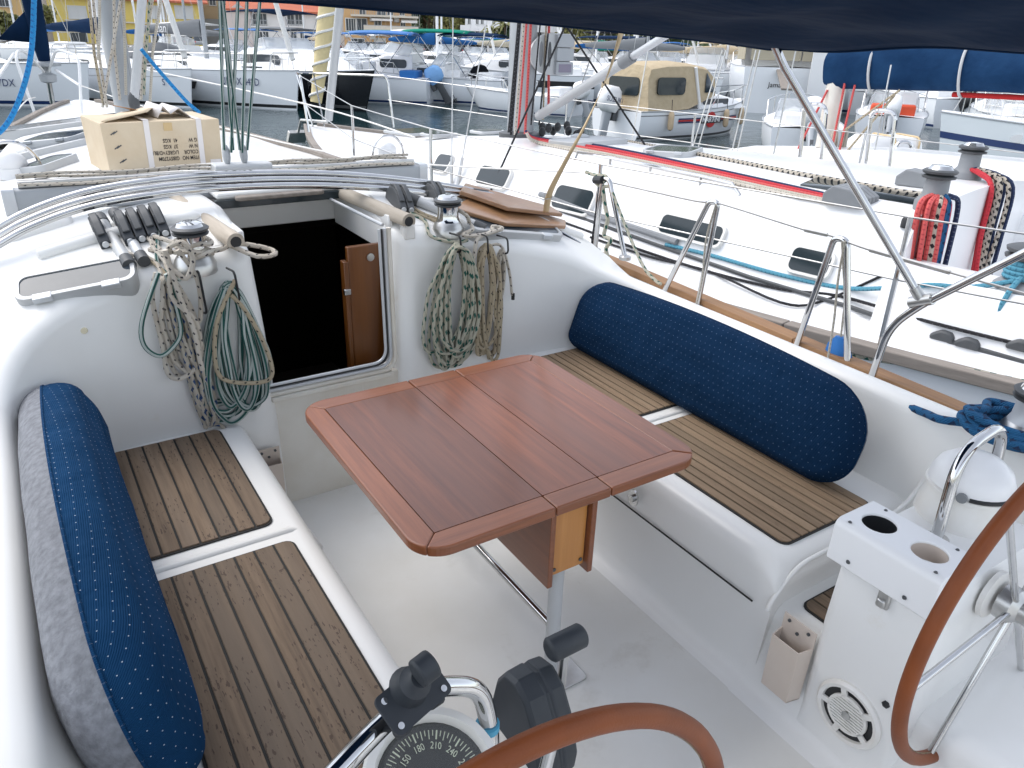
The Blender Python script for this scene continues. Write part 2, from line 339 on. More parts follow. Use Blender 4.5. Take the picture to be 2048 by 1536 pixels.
mat('hatch_glass', (0.035, 0.048, 0.062), 0.1, spec=0.35, var=(5, 0.9, (0.08, 0.095, 0.11)))
mat('clear_vinyl', (0.75, 0.78, 0.8), 0.12, alpha=0.35)
mat('window', (0.05, 0.06, 0.07), 0.1)
mat('rubber', (0.015, 0.015, 0.016), 0.7)
mat('caulk', (0.018, 0.018, 0.017), 0.75)
mat('interior_shade', (0.02, 0.014, 0.01), 0.6)  # darker than real cabin wood; the shade inside is put into the colour
wood_mat('teak_worn', (0.235, 0.165, 0.108), (0.105, 0.070, 0.044), (0.175, 0.133, 0.098), 1.0, 0.75, 'Y', 60, stain=0.7, bump=0.0015)
wood_mat('teak', (0.31, 0.215, 0.135), (0.16, 0.105, 0.062), (0.245, 0.178, 0.115), 1.0, 0.7, 'Y', 60, stain=0.25, bump=0.0012)
wood_mat('teak_rail', (0.36, 0.20, 0.09), (0.22, 0.11, 0.05), (0.30, 0.17, 0.08), 1.0, 0.6, 'Y', 50)
wood_mat('teak_grey', (0.30, 0.265, 0.23), (0.17, 0.145, 0.125), (0.24, 0.21, 0.185), 1.0, 0.8, 'Y', 50)
wood_mat('rail_bleached', (0.52, 0.46, 0.38), (0.35, 0.30, 0.24), (0.45, 0.40, 0.33), 1.0, 0.8, 'Y', 50)
wood_mat('mahogany', (0.235, 0.071, 0.026), (0.105, 0.030, 0.012), (0.145, 0.052, 0.027), 0.8, 0.40, 'Y', 55, coat=0.45, bump=0.0002)
wood_mat('mahogany_y', (0.255, 0.084, 0.031), (0.15, 0.046, 0.017), (0.195, 0.068, 0.030), 0.9, 0.33, 'Y', 70, coat=0.35, bump=0.0002)
wood_mat('mahogany_x', (0.265, 0.088, 0.033), (0.16, 0.049, 0.018), (0.20, 0.070, 0.030), 0.9, 0.33, 'X', 70, coat=0.35, bump=0.0002)
wood_mat('plywood', (0.52, 0.235, 0.06), (0.40, 0.16, 0.035), (0.46, 0.19, 0.045), 0.8, 0.35, 'Z', 40, coat=0.4)
wood_mat('door_wood_shaded', (0.20, 0.068, 0.012), (0.13, 0.042, 0.008), (0.17, 0.055, 0.010), 0.8, 0.35, 'Z', 40, coat=0.4)  # darker than the plywood; companionway shade is put into the tone
wood_mat('varnished', (0.36, 0.20, 0.10), (0.22, 0.11, 0.05), (0.29, 0.15, 0.075), 0.8, 0.35, 'X', 45, coat=0.5)
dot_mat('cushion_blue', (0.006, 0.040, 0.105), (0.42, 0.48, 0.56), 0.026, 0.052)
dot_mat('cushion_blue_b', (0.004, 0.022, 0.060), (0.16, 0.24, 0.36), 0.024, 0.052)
mat('felt', (0.24, 0.25, 0.27), 0.95, var=(60, 0.9, (0.15, 0.155, 0.17)), bump=(220, 0.002))
mat('navy_canvas', (0.006, 0.020, 0.055), 0.85, var=(3, 0.5, (0.010, 0.032, 0.080)), bump=(1.6, 0.03, (1, 1.8, 1)))
mat('blue_canvas', (0.008, 0.030, 0.080), 0.85, var=(4, 0.5, (0.02, 0.065, 0.15)), bump=(5, 0.03))
mat('blue_canvas_far', (0.015, 0.075, 0.21), 0.85, var=(2, 0.5, (0.02, 0.1, 0.28)))
mat('bright_blue', (0.01, 0.13, 0.40), 0.6)
mat('sky_blue_cloth', (0.22, 0.42, 0.72), 0.8, bump=(8, 0.02))
mat('pale_blue_cloth', (0.36, 0.45, 0.68), 0.8, bump=(8, 0.02))
mat('green_canvas', (0.01, 0.19, 0.13), 0.8)
mat('beige_canvas', (0.50, 0.41, 0.28), 0.85, var=(5, 0.5, (0.42, 0.33, 0.21)), bump=(7, 0.03))
mat('tan_canvas', (0.42, 0.38, 0.29), 0.85, var=(3, 0.4, (0.36, 0.32, 0.24)))
mat('grey_canvas', (0.17, 0.18, 0.19), 0.85, bump=(4, 0.03))
mat('black_canvas', (0.012, 0.013, 0.016), 0.8, bump=(8, 0.02))
mat('red_canvas', (0.42, 0.03, 0.03), 0.8)
mat('orange', (0.6, 0.07, 0.02), 0.6)
mat('cardboard', (0.63, 0.53, 0.39), 0.85, var=(6, 0.6, (0.52, 0.40, 0.26)), bump=(40, 0.0006))
mat('cardboard_dark', (0.30, 0.17, 0.09), 0.85)
mat('ink', (0.03, 0.025, 0.025), 0.8)
mat('strap_white', (0.72, 0.68, 0.66), 0.5)
mat('webbing', (0.62, 0.48, 0.29), 0.8, var=(25, 0.4, (0.5, 0.37, 0.21)))
mat('leather', (0.22, 0.058, 0.014), 0.48, spec=0.3, var=(7, 0.7, (0.13, 0.034, 0.010)), bump=(260, 0.0005))
mat('blue_tape', (0.07, 0.32, 0.48), 0.5)
mat('compass_face', (0.012, 0.014, 0.010), 0.25)
mat('compass_ink', (0.62, 0.66, 0.50), 0.5)
mat('fender', (0.60, 0.46, 0.30), 0.6, var=(6, 0.5, (0.45, 0.33, 0.2)))
mat('hull_white', (0.80, 0.82, 0.84), 0.22, var=(0.8, 0.3, (0.70, 0.73, 0.76)))
mat('hull_grey', (0.55, 0.60, 0.63), 0.25, var=(1, 0.3, (0.48, 0.53, 0.56)))
mat('hull_black', (0.008, 0.009, 0.012), 0.12)
mat('navy_paint', (0.01, 0.03, 0.11), 0.3)
mat('red_paint', (0.5, 0.02, 0.02), 0.4)
mat('sail_white', (0.74, 0.73, 0.70), 0.8, bump=(10, 0.02))
mat('sail_yellow', (0.66, 0.55, 0.30), 0.8, bump=(10, 0.02))
rope_mat('rope_white', (0.66, 0.61, 0.53), (0.05, 0.045, 0.05), 26, 2, 0.62)
rope_mat('rope_tan', (0.50, 0.42, 0.29), (0.04, 0.035, 0.03), 24, 2, 0.66)
rope_mat('rope_plain', (0.62, 0.58, 0.50), (0.42, 0.38, 0.31), 60, 2, 0.2)
rope_mat('rope_green_fleck', (0.52, 0.50, 0.40), (0.012, 0.10, 0.075), 17, 2, 0.15, dirty=(0.36, 0.34, 0.24))
rope_mat('rope_green_stripe', (0.52, 0.58, 0.55), (0.015, 0.10, 0.085), 30, 2, 0.1, True, 3.0, dirty=(0.3, 0.36, 0.32))
rope_mat('rope_blue_fleck', (0.55, 0.51, 0.43), (0.02, 0.07, 0.20), 17, 2, 0.15)
rope_mat('rope_blue', (0.008, 0.11, 0.26), (0.005, 0.03, 0.09), 20, 2, 0.2, dirty=(0.01, 0.075, 0.19))
rope_mat('rope_sky', (0.10, 0.34, 0.46), (0.05, 0.2, 0.3), 40, 2, 0.3, dirty=(0.12, 0.3, 0.38))
rope_mat('rope_bright', (0.015, 0.26, 0.62), (0.01, 0.14, 0.42), 40, 2, 0.3, dirty=(0.02, 0.24, 0.5))
rope_mat('rope_red', (0.62, 0.035, 0.05), (0.45, 0.02, 0.03), 40, 2, 0.3, dirty=(0.55, 0.05, 0.07))
rope_mat('rope_coral', (0.72, 0.12, 0.11), (0.5, 0.05, 0.06), 40, 2, 0.3, dirty=(0.62, 0.12, 0.12))
rope_mat('rope_navy', (0.015, 0.03, 0.09), (0.12, 0.14, 0.2), 40, 2, 0.5, dirty=(0.02, 0.03, 0.07))
rope_mat('rope_black', (0.015, 0.015, 0.018), (0.10, 0.10, 0.11), 30, 2, 0.5, dirty=(0.03, 0.03, 0.035))
rope_mat('rope_bw', (0.55, 0.50, 0.42), (0.012, 0.012, 0.015), 20, 2, -0.2)
# ---------------------------------------------------------------- water
def build_water():
    m = mat('water', (0.008, 0.030, 0.034), 0.04); n = m.node_tree; b = n.nodes['Principled BSDF']; b.inputs['IOR'].default_value = 1.33
    tc = n.nodes.new('ShaderNodeTexCoord'); hs_ = []
    for s_, a_, sc_ in ((1.6, 0.7, (1, 1.6, 1)), (6.0, 0.25, (1, 1.5, 1)), (0.35, 1.0, (1, 1, 1))):
        mp = n.nodes.new('ShaderNodeMapping'); mp.inputs['Scale'].default_value = sc_; mp.inputs['Rotation'].default_value = (0, 0, 0.6); n.links.new(tc.outputs['Object'], mp.inputs[0])
        no = n.nodes.new('ShaderNodeTexNoise'); no.inputs['Scale'].default_value = s_; no.inputs['Detail'].default_value = 3; n.links.new(mp.outputs[0], no.inputs['Vector'])
        hs_.append(mathn(n, 'MULTIPLY', no.outputs[0], a_))
    h = mathn(n, 'ADD', mathn(n, 'ADD', hs_[0], hs_[1]), hs_[2])
    bu = n.nodes.new('ShaderNodeBump'); bu.inputs['Distance'].default_value = 0.045; bu.inputs['Strength'].default_value = 0.8; n.links.new(h, bu.inputs['Height']); n.links.new(bu.outputs[0], b.inputs['Normal'])
    q = MB(); q.quad((-400, -60, WATER), (500, -60, WATER), (500, 160, WATER), (-400, 160, WATER))
    q.build('water', 'water', kind='structure', smooth=False, loc=(0, 0, WATER))
WATER = -0.55
build_water()
# ---------------------------------------------------------------- own yacht: hull, deck and cockpit moulding
frame(True)
def sm(a, b, t): t = min(1, max(0, (t - a) / (b - a))); return t * t * (3 - 2 * t)
CLX = 0.95
def half_beam(y): return float(np.interp(y, [-1.6, 1, 3, 5, 7, 9, 10.5, 11.4, 11.9], [1.45, 1.62, 1.68, 1.62, 1.40, 0.96, 0.56, 0.27, 0.05]))
def z_side(y): return 0.64 + 0.10 * max(0, (y - 1) / 11) ** 1.3
def Hf(x, y):
    zs = z_side(y)
    base = float(np.interp(y, [2.62, 2.78, 2.95, 3.4, 4.7, 7, 8.6, 9.6], [1.055, 1.12, 1.165, 1.15, 1.02, 0.98, 0.84, zs]))
    wc = float(np.interp(y, [2.6, 3.2, 5, 7, 8.6, 9.6], [1.42, 1.36, 1.2, 0.9, 0.6, 0.3]))
    roof = base - 0.14 * (x - 0.85) ** 2
    u = abs(x - CLX)
    roof = zs + max(0, roof - zs) * (1 - sm(wc, wc + 0.22, u))
    # cockpit coaming tops
    ow = 1.40 if x > CLX else 1.30
    coam = zs + (0.735 - zs) * (1 - sm(ow, ow + 0.12, u))
    t = sm(2.2, 2.66, y)
    return coam * (1 - t) + roof * t
def dk(px, py, dz=0.0):
    d = _ray(RB, px, py); lo = 0.5; t = 0.2 / np.linalg.norm(d); step = t
    for _ in range(4000):
        p = CAMPOS + d * t
        if p[2] < Hf(p[0], p[1]) + dz: break
        t += step * 0.05
    return Vector(p)
def nrm(x, y, e=0.03):
    return Vector((-(Hf(x + e, y) - Hf(x - e, y)) / (2 * e), -(Hf(x, y + e) - Hf(x, y - e)) / (2 * e), 1)).normalized()

yacht = thing('sailing_yacht', 'white sailing yacht whose cockpit fills the foreground, seen from its helm', 'sailboat', (CLX, 3.0, -0.55))
def arc(c, r, a0, a1, n=8): return [(c[0] + r * math.cos(math.radians(a0 + (a1 - a0) * k / n)), c[1] + r * math.sin(math.radians(a0 + (a1 - a0) * k / n))) for k in range(n + 1)]
rim_p = [(-0.15, y) for y in np.linspace(-1.4, 2.28, 22)] + arc((0.17, 2.31), 0.32, 180, 90, 10)[1:] + [(x, 2.635) for x in np.linspace(0.22, 0.56, 5)] + arc((0.58, 2.70), 0.07, -90, 0, 5) + [(0.65, y) for y in (2.8, 3.0, 3.2, 3.3)]
rim_s = [(2.29, y) for y in np.linspace(-1.4, 2.28, 22)] + arc((1.97, 2.31), 0.33, 0, 90, 10)[1:] + [(x, 2.645) for x in np.linspace(1.9, 1.28, 9)] + arc((1.26, 2.71), 0.07, 270, 180, 5) + [(1.19, y) for y in (2.8, 3.0, 3.2, 3.3)]
def coaming(rim, sgn):
    P = [Vector((x, y, 0)) for x, y in rim]; rings = []
    for i, p in enumerate(P):
        t = (P[min(i + 1, len(P) - 1)] - P[max(i - 1, 0)]).normalized(); nv = Vector((t.y, -t.x, 0)) * sgn   # towards the cockpit
        zt = Hf(p.x, p.y); r = 0.045; ring = []
        lean = 0.07 if p.y < 2.4 else 0.035
        if p.y > 2.72: lean = 0.0
        lo_ = p.y > 2.73
        ring.append(p + nv * lean + Vector((0, 0, 0.965 if lo_ else -0.05)))
        ring.append(p + nv * lean * 0.9 + Vector((0, 0, 0.975 if lo_ else 0.40)))
        ring.append(p + nv * lean * 0.5 + Vector((0, 0, 0.985 if lo_ else (0.45 + zt) / 2)))
        for k in range(5):
            a = math.radians(90 * k / 4); q = p - nv * (r * (1 - math.cos(a)))
            ring.append(Vector((q.x, q.y, (Hf(q.x, q.y) - r * (1 - math.sin(a))))))
        for d in (0.08, 0.13, 0.2, 0.28):
            q = p - nv * d; ring.append(Vector((q.x, q.y, Hf(q.x, q.y) + 0.003 - (0.012 if d == 0.28 else 0))))
        rings.append(ring)
    return rings
for rim, sg in ((rim_p, 1), (rim_s, -1)):
    q = MB(); q.loft(coaming(rim, sg), closed=False); q.build('cockpit_coaming', 'gelcoat', yacht, ang=60)
def inside_rim(x, y, d=0.10):
    poly = [p for p in rim_p if p[1] < 2.66] + [p for p in rim_s if p[1] < 2.66][::-1]; c = False
    for (x0, y0), (x1, y1) in zip(poly, poly[1:] + poly[:1]):
        if (y0 > y) != (y1 > y) and x < (x1 - x0) * (y - y0) / (y1 - y0) + x0: c = not c
    return c or min((x - a) ** 2 + (y - b) ** 2 for a, b in poly) < d * d
# deck sheet with the cockpit and the companionway left open
q = MB(); ys = list(np.linspace(-1.6, 2.0, 25)) + list(np.linspace(2.05, 3.6, 40)) + list(np.linspace(3.7, 11.9, 60)); us = np.linspace(-1, 1, 97)
vs = [[Vector((CLX + u * half_beam(y), y, Hf(CLX + u * half_beam(y), y) - 0.002)) for u in us] for y in ys]
vi = [v for r in vs for v in r]; fs = []
for i in range(len(ys) - 1):
    for j in range(len(us) - 1):
        c = (vs[i][j] + vs[i + 1][j + 1]) / 2
        if c.y < 3.0 and inside_rim(c.x, c.y): continue
        if 0.60 < c.x < 1.24 and c.y < 3.33: continue
        fs.append((i * 97 + j, i * 97 + j + 1, (i + 1) * 97 + j + 1, (i + 1) * 97 + j))
q.add(vi, fs); q.build('deck', 'gelcoat', yacht, ang=60)
q = MB(); rings = []
for y in list(np.linspace(-1.6, 11.9, 40)):
    b_ = half_beam(y); zs = z_side(y)
    rings.append([Vector((CLX + s_ * b_ * k, y + (0.25 * (z_ - zs) if y > 11 else 0), z_)) for s_, k, z_ in ((-1, 1, zs), (-1, 1, 0.1), (-1, 0.93, -0.4), (-1, 0.7, -0.9), (1, 0.7, -0.9), (1, 0.93, -0.4), (1, 1, 0.1), (1, 1, zs))])
q.loft(rings, closed=False, cap0=True); q.build('hull', 'hull_white', yacht)
# sole, seats
q = MB(); q.bx(0.3, 1.9, -1.6, 2.72, -0.06, 0.0); q.build('cockpit_sole', 'gelcoat_sole', yacht)
q = MB(); q.box((0.82, 2.665, 0.24), (0.42, 0.03, 0.50)); q.box((1.0, 2.665, 0.24), (0.46, 0.028, 0.50)); q.build('companionway_step_wall', 'gelcoat_old', yacht, bevel=0.008)
def seat(sec, y0, y1, name, r_end=0.0):
    """a seat moulding swept fore and aft from a cross-section of (x, z)"""
    q = MB(); ys_ = [y0, y0 + 0.02, y0 + 0.06] + list(np.linspace(y0 + 0.15, y1, 8)); rings = []
    for y in ys_:
        dz = 0.0
        if r_end: k = max(0, 1 - (y - y0) / 0.06); dz = -r_end * k * k
        rings.append([Vector((x, y, z + (dz if z > 0.2 else 0))) for x, z in sec])
    q.loft(rings, closed=False, cap0=True, cap1=True); return q.build(name, 'gelcoat', yacht, ang=50)
def sec(x_in, x_out, x_floor, zt, sg, r=0.055):
    out = [(x_out, zt)]
    for k in range(7):
        a = math.radians(90 * k / 6); out.append((x_in - sg * r + sg * r * math.sin(a), zt - r + r * math.cos(a)))
    out += [(x_in + (x_floor - x_in) * 0.5, zt * 0.45)]
    for k in range(5):
        a = math.radians(90 * k / 4); out.append((x_floor + sg * 0.05 * (1 - math.cos(math.radians(90 - 90 * k / 4))) * 0 + sg * 0.06 * (1 - math.cos(a)), 0.06 - 0.06 * math.sin(a) + 0.001))
    out.append((x_floor + sg * 0.1, -0.04)); return out
SZ = 0.44
seat(sec(0.535, -0.14, 0.60, SZ, 1), -1.5, 2.69, 'port_seat_moulding')
s2 = sec(1.585, 2.28, 1.565, SZ, -1)
seat(s2, 1.0, 2.69, 'starboard_seat_moulding', 0.05)
seat(sec(1.60, 2.28, 1.56, 0.30, -1), -1.5, 1.03, 'helm_seat_moulding')
# raised divider lips between the seat lids
def lip(pts, r, name='lid_lip', m='gelcoat'): q = MB(); q.tube(pts, r, 10); return q.build(name, m, yacht)
lip([(-0.1, 1.865, SZ - 0.002), (0.47, 1.865, SZ - 0.002), (0.52, 1.865, SZ - 0.03), (0.55, 1.865, SZ - 0.1)], 0.012)
lip([(1.62, 1.85, SZ - 0.002), (2.2, 1.85, SZ - 0.002)], 0.011)
lip(fillet([(2.30, 1.0, 0.70), (2.235, 1.005, SZ + 0.03), (2.14, 1.01, SZ - 0.02), (1.66, 1.0, SZ - 0.02), (1.575, 1.0, SZ - 0.11), (1.565, 1.0, 0.3)], 0.07), 0.007)
# dark tube standing for the shade under the locker lid edge; lid latch
q = MB(); q.tube([(1.573, 1.06, 0.285), (1.573, 2.62, 0.285)], 0.003, 6); q.build('lid_shade_line', 'caulk', yacht)
lt = MB(); M = basis((1.564, 1.585, 0.345), (0, 1, 0), (0, 0, 1)); lt.prism([(0.028 * math.cos(a) * 0.8, 0.032 * math.sin(a)) for a in np.linspace(0, 2 * math.pi, 17)[:-1]], -0.006, M); lk = lt.build('locker_latch', 'steel', yacht)
lt = MB(); lt.prism([(0.011 * math.cos(a), 0.014 * math.sin(a)) for a in np.linspace(0, 2 * math.pi, 13)[:-1]], -0.016, M); lt.build('latch_ring', 'dull_steel', lk)
# teak seat panels: planks between black seams
def panel(x0, x1, y0, y1, z, n, m, corner=0.03, slope=0.0):
    q = MB(); q.prism(rrect(x0, x1, y0, y1, corner, 4), 0.004, Matrix.Translation((0, 0, z))); base = q.build('seat_panel', 'caulk', yacht, smooth=False)
    g = 0.0065; wd = (x1 - x0 - g * (n + 1)) / n
    for k in range(n):
        a = x0 + g + k * (wd + g); b = a + wd
        cy0 = y0 + g; cy1 = y1 - g
        rs = [0, 0, 0, 0]
        if k == n - 1: rs[0] = corner * 0.8; rs[3] = corner * 0.8
        if k == 0: rs[1] = corner * 0.8; rs[2] = corner * 0.8
        q = MB(); q.prism(rrect(a, b, cy0, cy1, rs, 4), 0.0065, Matrix.Translation((0, 0, z + 0.002)))
        q.build('plank', m, base, smooth=False, bevel=0.0012, seg=1)
panel(0.075, 0.44, 1.915, 2.58, SZ + 0.001, 7, 'teak_worn')
panel(0.075, 0.46, 0.70, 1.815, SZ + 0.001, 7, 'teak_worn')
panel(1.645, 2.10, 1.895, 2.56, SZ + 0.001, 12, 'teak')
panel(1.675, 2.10, 1.06, 1.81, SZ + 0.001, 11, 'teak')
panel(1.66, 2.1, 0.80, 0.965, 0.301, 9, 'teak_worn')
# companionway: liner, channels, door, cabin darkened in its colour, sliding hatch and its rails
q = MB(); q.box((0.92, 3.315, 1.06), (0.56, 0.02, 0.165)); q.box((1.205, 3.02, 1.045), (0.02, 0.60, 0.14), Matrix.Rotation(0.0, 3, 'Z')); q.box((0.635, 3.02, 1.045), (0.02, 0.6, 0.14)); q.build('hatch_trunk', 'gelcoat', yacht, bevel=0.006)
q = MB()
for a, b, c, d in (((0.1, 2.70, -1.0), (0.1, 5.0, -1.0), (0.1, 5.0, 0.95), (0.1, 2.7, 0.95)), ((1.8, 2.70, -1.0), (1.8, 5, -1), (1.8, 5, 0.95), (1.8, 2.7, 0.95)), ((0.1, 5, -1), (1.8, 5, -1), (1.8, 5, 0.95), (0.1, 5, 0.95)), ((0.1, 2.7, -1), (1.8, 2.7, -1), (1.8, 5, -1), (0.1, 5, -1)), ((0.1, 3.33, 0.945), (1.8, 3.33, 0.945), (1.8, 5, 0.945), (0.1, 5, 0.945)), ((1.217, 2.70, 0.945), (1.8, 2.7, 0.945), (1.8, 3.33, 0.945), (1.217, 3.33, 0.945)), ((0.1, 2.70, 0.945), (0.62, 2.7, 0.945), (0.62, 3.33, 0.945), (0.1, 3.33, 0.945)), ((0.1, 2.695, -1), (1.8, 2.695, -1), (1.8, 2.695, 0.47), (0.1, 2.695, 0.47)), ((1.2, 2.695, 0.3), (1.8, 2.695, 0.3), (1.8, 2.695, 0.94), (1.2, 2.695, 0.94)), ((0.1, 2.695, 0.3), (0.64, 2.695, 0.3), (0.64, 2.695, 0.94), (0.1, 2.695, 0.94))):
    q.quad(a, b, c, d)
q.build('cabin_lining', 'interior_shade', yacht, smooth=False)  # near-black planes; the ceiling ones keep white deck bounce out
q = MB(); q.bx(0.4, 1.2, 3.3, 3.5, -0.9, 0.2); q.bx(0.2, 0.6, 3.6, 4.6, -0.9, -0.1); q.build('galley_unit', 'interior_shade', yacht, bevel=0.02)
for zz, yy in ((0.18, 2.86), (-0.06, 2.98), (-0.3, 3.1)):
    q = MB(); q.bx(0.66, 1.02, yy, yy + 0.2, zz, zz + 0.03); q.build('cabin_step', 'plywood', yacht, bevel=0.006)
q = MB(); q.bx(1.05, 1.20, 2.80, 2.825, 0.40, 0.985); dr = q.build('companionway_door', 'door_wood_shaded', yacht, bevel=0.004, label='varnished orange-brown door board just inside the companionway')
q = MB(); q.bx(1.028, 1.048, 2.79, 2.83, 0.40, 0.93); q.build('door_edge', 'door_wood_shaded', dr, bevel=0.003)
q = MB(); q.lathe([(0.016, 0), (0.016, 0.004), (0.006, 0.006)], 14, basis((1.145, 2.798, 0.935), (1, 0, 0), (0, 0, 1)) @ Matrix.Rotation(0, 4, 'X')); q.build('lock', 'dull_steel', dr)
q = MB(); q.bx(1.022, 1.05, 2.782, 2.80, 0.795, 0.82); q.build('latch', 'steel', dr, bevel=0.003)
def chan(off, r, m, nm):
    q = MB(); q.tube(fillet([(0.64, 2.640 - off * 0.3, 0.505 + off), (1.165 - off, 2.640 - off * 0.3, 0.505 + off), (1.165 - off, 2.655 - off * 0.3, 1.085)], 0.06, 8), r, 8); return q.build(nm, m, yacht)
chan(0.0, 0.011, 'gelcoat_old', 'companionway_frame'); chan(0.020, 0.0085, 'alloy', 'companionway_channel'); chan(0.034, 0.005, 'black', 'companionway_seal'); chan(0.044, 0.006, 'alloy', 'companionway_channel')
q = MB(); q.box((0.9, 2.64, 0.485), (0.50, 0.03, 0.02)); q.build('companionway_sill', 'gelcoat_old', yacht, bevel=0.004)
q = MB(); q.bx(0.655, 1.185, 3.13, 3.85, 1.140, 1.168); hs2 = q.build('sliding_hatch', 'gelcoat', yacht, bevel=0.01)
q = MB(); q.bx(0.645, 1.185, 3.118, 3.145, 1.108, 1.141); q.build('hatch_edge', 'glass_dark', hs2, bevel=0.003)
q = MB(); q.prism(rrect(0.72, 1.08, 3.085, 3.135, 0.02, 4), 0.016, Matrix.Translation((0, 0, 1.138))); q.build('hatch_handle', 'teak_grey', hs2, bevel=0.004)
for px0, px1 in (((352, 402), (472, 484)), ((668, 380), (818, 443))):
    a = at(*px0, z=1.125); b = at(*px1, z=1.105); q = MB(); t = (b - a).normalized()
    M = basis(a, t, (0, 0, 1)); L = (b - a).length
    prof = [(0.030 * math.cos(math.radians(k)), 0.030 * math.sin(math.radians(k))) for k in range(-30, 211, 20)]
    q.loft([[M @ Vector((0, z, x)) for x, z in prof], [M @ Vector((L, z, x)) for x, z in prof]], True, True, True)
    q.build('hatch_rail', 'rail_bleached', yacht)
    q = MB(); M2 = basis(b + t * 0.001, (0, 0, 1), Vector((0, 0, 1)).cross(t)); q.lathe([(0.019, 0), (0.019, 0.0015)], 14, M2); q.build('rail_end', 'black', yacht)
q = MB(); q.box(at(915, 452, z=1.05) * 0 + Vector((1.255, 2.675, 1.055)), (0.05, 0.05, 0.06)); q.build('rail_bracket', 'white_plastic', yacht, bevel=0.01)
q = MB(); q.tube([at(650, 393, z=1.11), at(765, 450, z=1.085)], 0.007, 8); q.build('hatch_track', 'alloy', yacht)
# spray hood: white ridge on deck and three chrome bows lying along it
hp = [(-120, 560), (0, 488), (60, 455), (150, 421), (250, 398), (400, 379), (560, 371), (700, 373), (850, 386), (980, 408), (1080, 441), (1152, 483)]
def hoop(dy, dz, r, m, name, py=0):
    P = [at(x, y + py, y=2.95) + Vector((0, dy, dz)) for x, y in hp]; q = MB(); q.tube(spline(P, 6), r, 10); return q.build(name, m, yacht)
hoop(0.0, 0.0, 0.013, 'steel', 'spray_hood_bow'); hoop(0.03, 0.018, 0.013, 'steel', 'spray_hood_bow'); hoop(0.055, 0.038, 0.013, 'steel', 'spray_hood_bow')
P = [at(x, y, y=2.95) for x, y in hp[2:]]; P = [Vector((p.x, 2.90, Hf(p.x, 2.90) + 0.005)) for p in P]

for sel in (lambda p: p.x < 0.56, lambda p: p.x > 1.30):
    Q = [p for p in spline(P, 12) if sel(p)]; q = MB(); q.tube(Q, 0.02, 12, rr=[0.006] + [0.022] * (len(Q) - 2) + [0.006]); q.build('spray_hood_ridge', 'gelcoat', yacht)
# mainsheet traveller
ta = at(22, 398, y=3.3); tb = at(838, 344, y=3.3)
q = MB(); L = (tb - ta); M = basis(ta, L, (0, 0, 1)); Ln = L.length
q.loft([[M @ Vector((u, z, y)) for y, z in rrect(-0.035, 0.035, -0.05, 0.035, 0.012, 3)] for u in (0, Ln)], True, True, True); tv = q.build('traveller_beam', 'mid_grey', yacht)
for u in (-0.006, Ln + 0.006):
    q = MB(); q.loft([[M @ Vector((u + s_, z, y)) for y, z in rrect(-0.04, 0.04, -0.056, 0.042, 0.014, 3)] for s_ in (-0.02, 0.02)], True, True, True); q.build('traveller_end_cap', 'alloy', tv)
q = MB(); q.loft([[M @ Vector((u, z, y)) for y, z in rrect(-0.016, 0.016, 0.036, 0.062, 0.006, 2)] for u in (0.03, Ln - 0.03)], True, True, True); q.build('traveller_track', 'dull_steel', tv)
cu_ = (at(485, 350, y=3.3) - ta).length
q = MB(); q.loft([[M @ Vector((cu_ + s_, z, y)) for y, z in rrect(-0.045, 0.045, 0.05, 0.085, 0.012, 3)] for s_ in (-0.115, 0.115)], True, True, True); q.build('traveller_car', 'alloy_pale', tv, bevel=0.004)
for u in (0.06, 0.55, 1.1, Ln - 0.06):
    p = M @ Vector((u, -0.05, 0)); q = MB(); q.tube([p, Vector((p.x, p.y, Hf(p.x, p.y) - 0.01))], 0.016, 10); q.lathe([(0.04, 0), (0.04, 0.008), (0.02, 0.012)], 12, Matrix.Translation((p.x, p.y, Hf(p.x, p.y) - 0.002))); q.build('traveller_foot', 'dull_steel', tv)
q = MB(); q.bx(-0.08, 0.16, 3.2, 3.42, 0.8, 1.115); q.build('traveller_plinth', 'gelcoat', yacht, bevel=0.04, seg=4)
for k, (dz, dy) in enumerate(((0.075, -0.03), (0.062, -0.05), (0.05, 0.03))):
    for u0, u1 in ((0.03, cu_ - 0.1), (cu_ + 0.1, Ln - 0.04)):
        pts = [M @ Vector((u0 + (u1 - u0) * t, dz + 0.004 * math.sin(9 * t + k), dy)) for t in np.linspace(0, 1, 14)]
        q = MB(); q.tube(pts, 0.006, 7); q.build('control_line', 'rope_white', tv)
# mainsheet blocks and falls going up to the boom
frame(True)
bb = [at(456, 335, y=3.3), at(490, 333, y=3.3)]
for p in bb:
    q = MB(); q.sphere(p + Vector((0, 0, 0.05)), 0.028, (0.55, 1, 1.5)); blk = q.build('mainsheet_block', 'mid_grey', tv)
    sp = [p + Vector((0.016 * math.cos(a), 0.016 * math.sin(a), -0.045 + 0.0028 * a)) for a in np.linspace(0, 6 * math.pi, 60)]
    q = MB(); q.tube(sp, 0.0025, 5); q.build('block_spring', 'dull_steel', blk)
    q = MB(); q.bx(p.x - 0.014, p.x + 0.014, p.y - 0.016, p.y + 0.016, p.z - 0.075, p.z - 0.03); q.build('block_foot', 'black', blk, bevel=0.005)
q = MB()
for (xa, ya), (xb, yb) in (((448, 300), (440, 0)), ((462, 305), (476, 0)), ((466, 300), (446, 0)), ((484, 305), (494, 0)), ((494, 300), (520, 0)), ((480, 300), (449, 30))):
    a = at(xa, ya, y=3.28); b = at(xb, yb, y=3.25); b = a + (b - a) * 1.9; q.tube([a, a + (b - a) * 0.5, b], 0.0065, 7)
q.build('mainsheet', 'rope_green_stripe', label='green striped mainsheet falls rising from the traveller blocks', cat='rope')
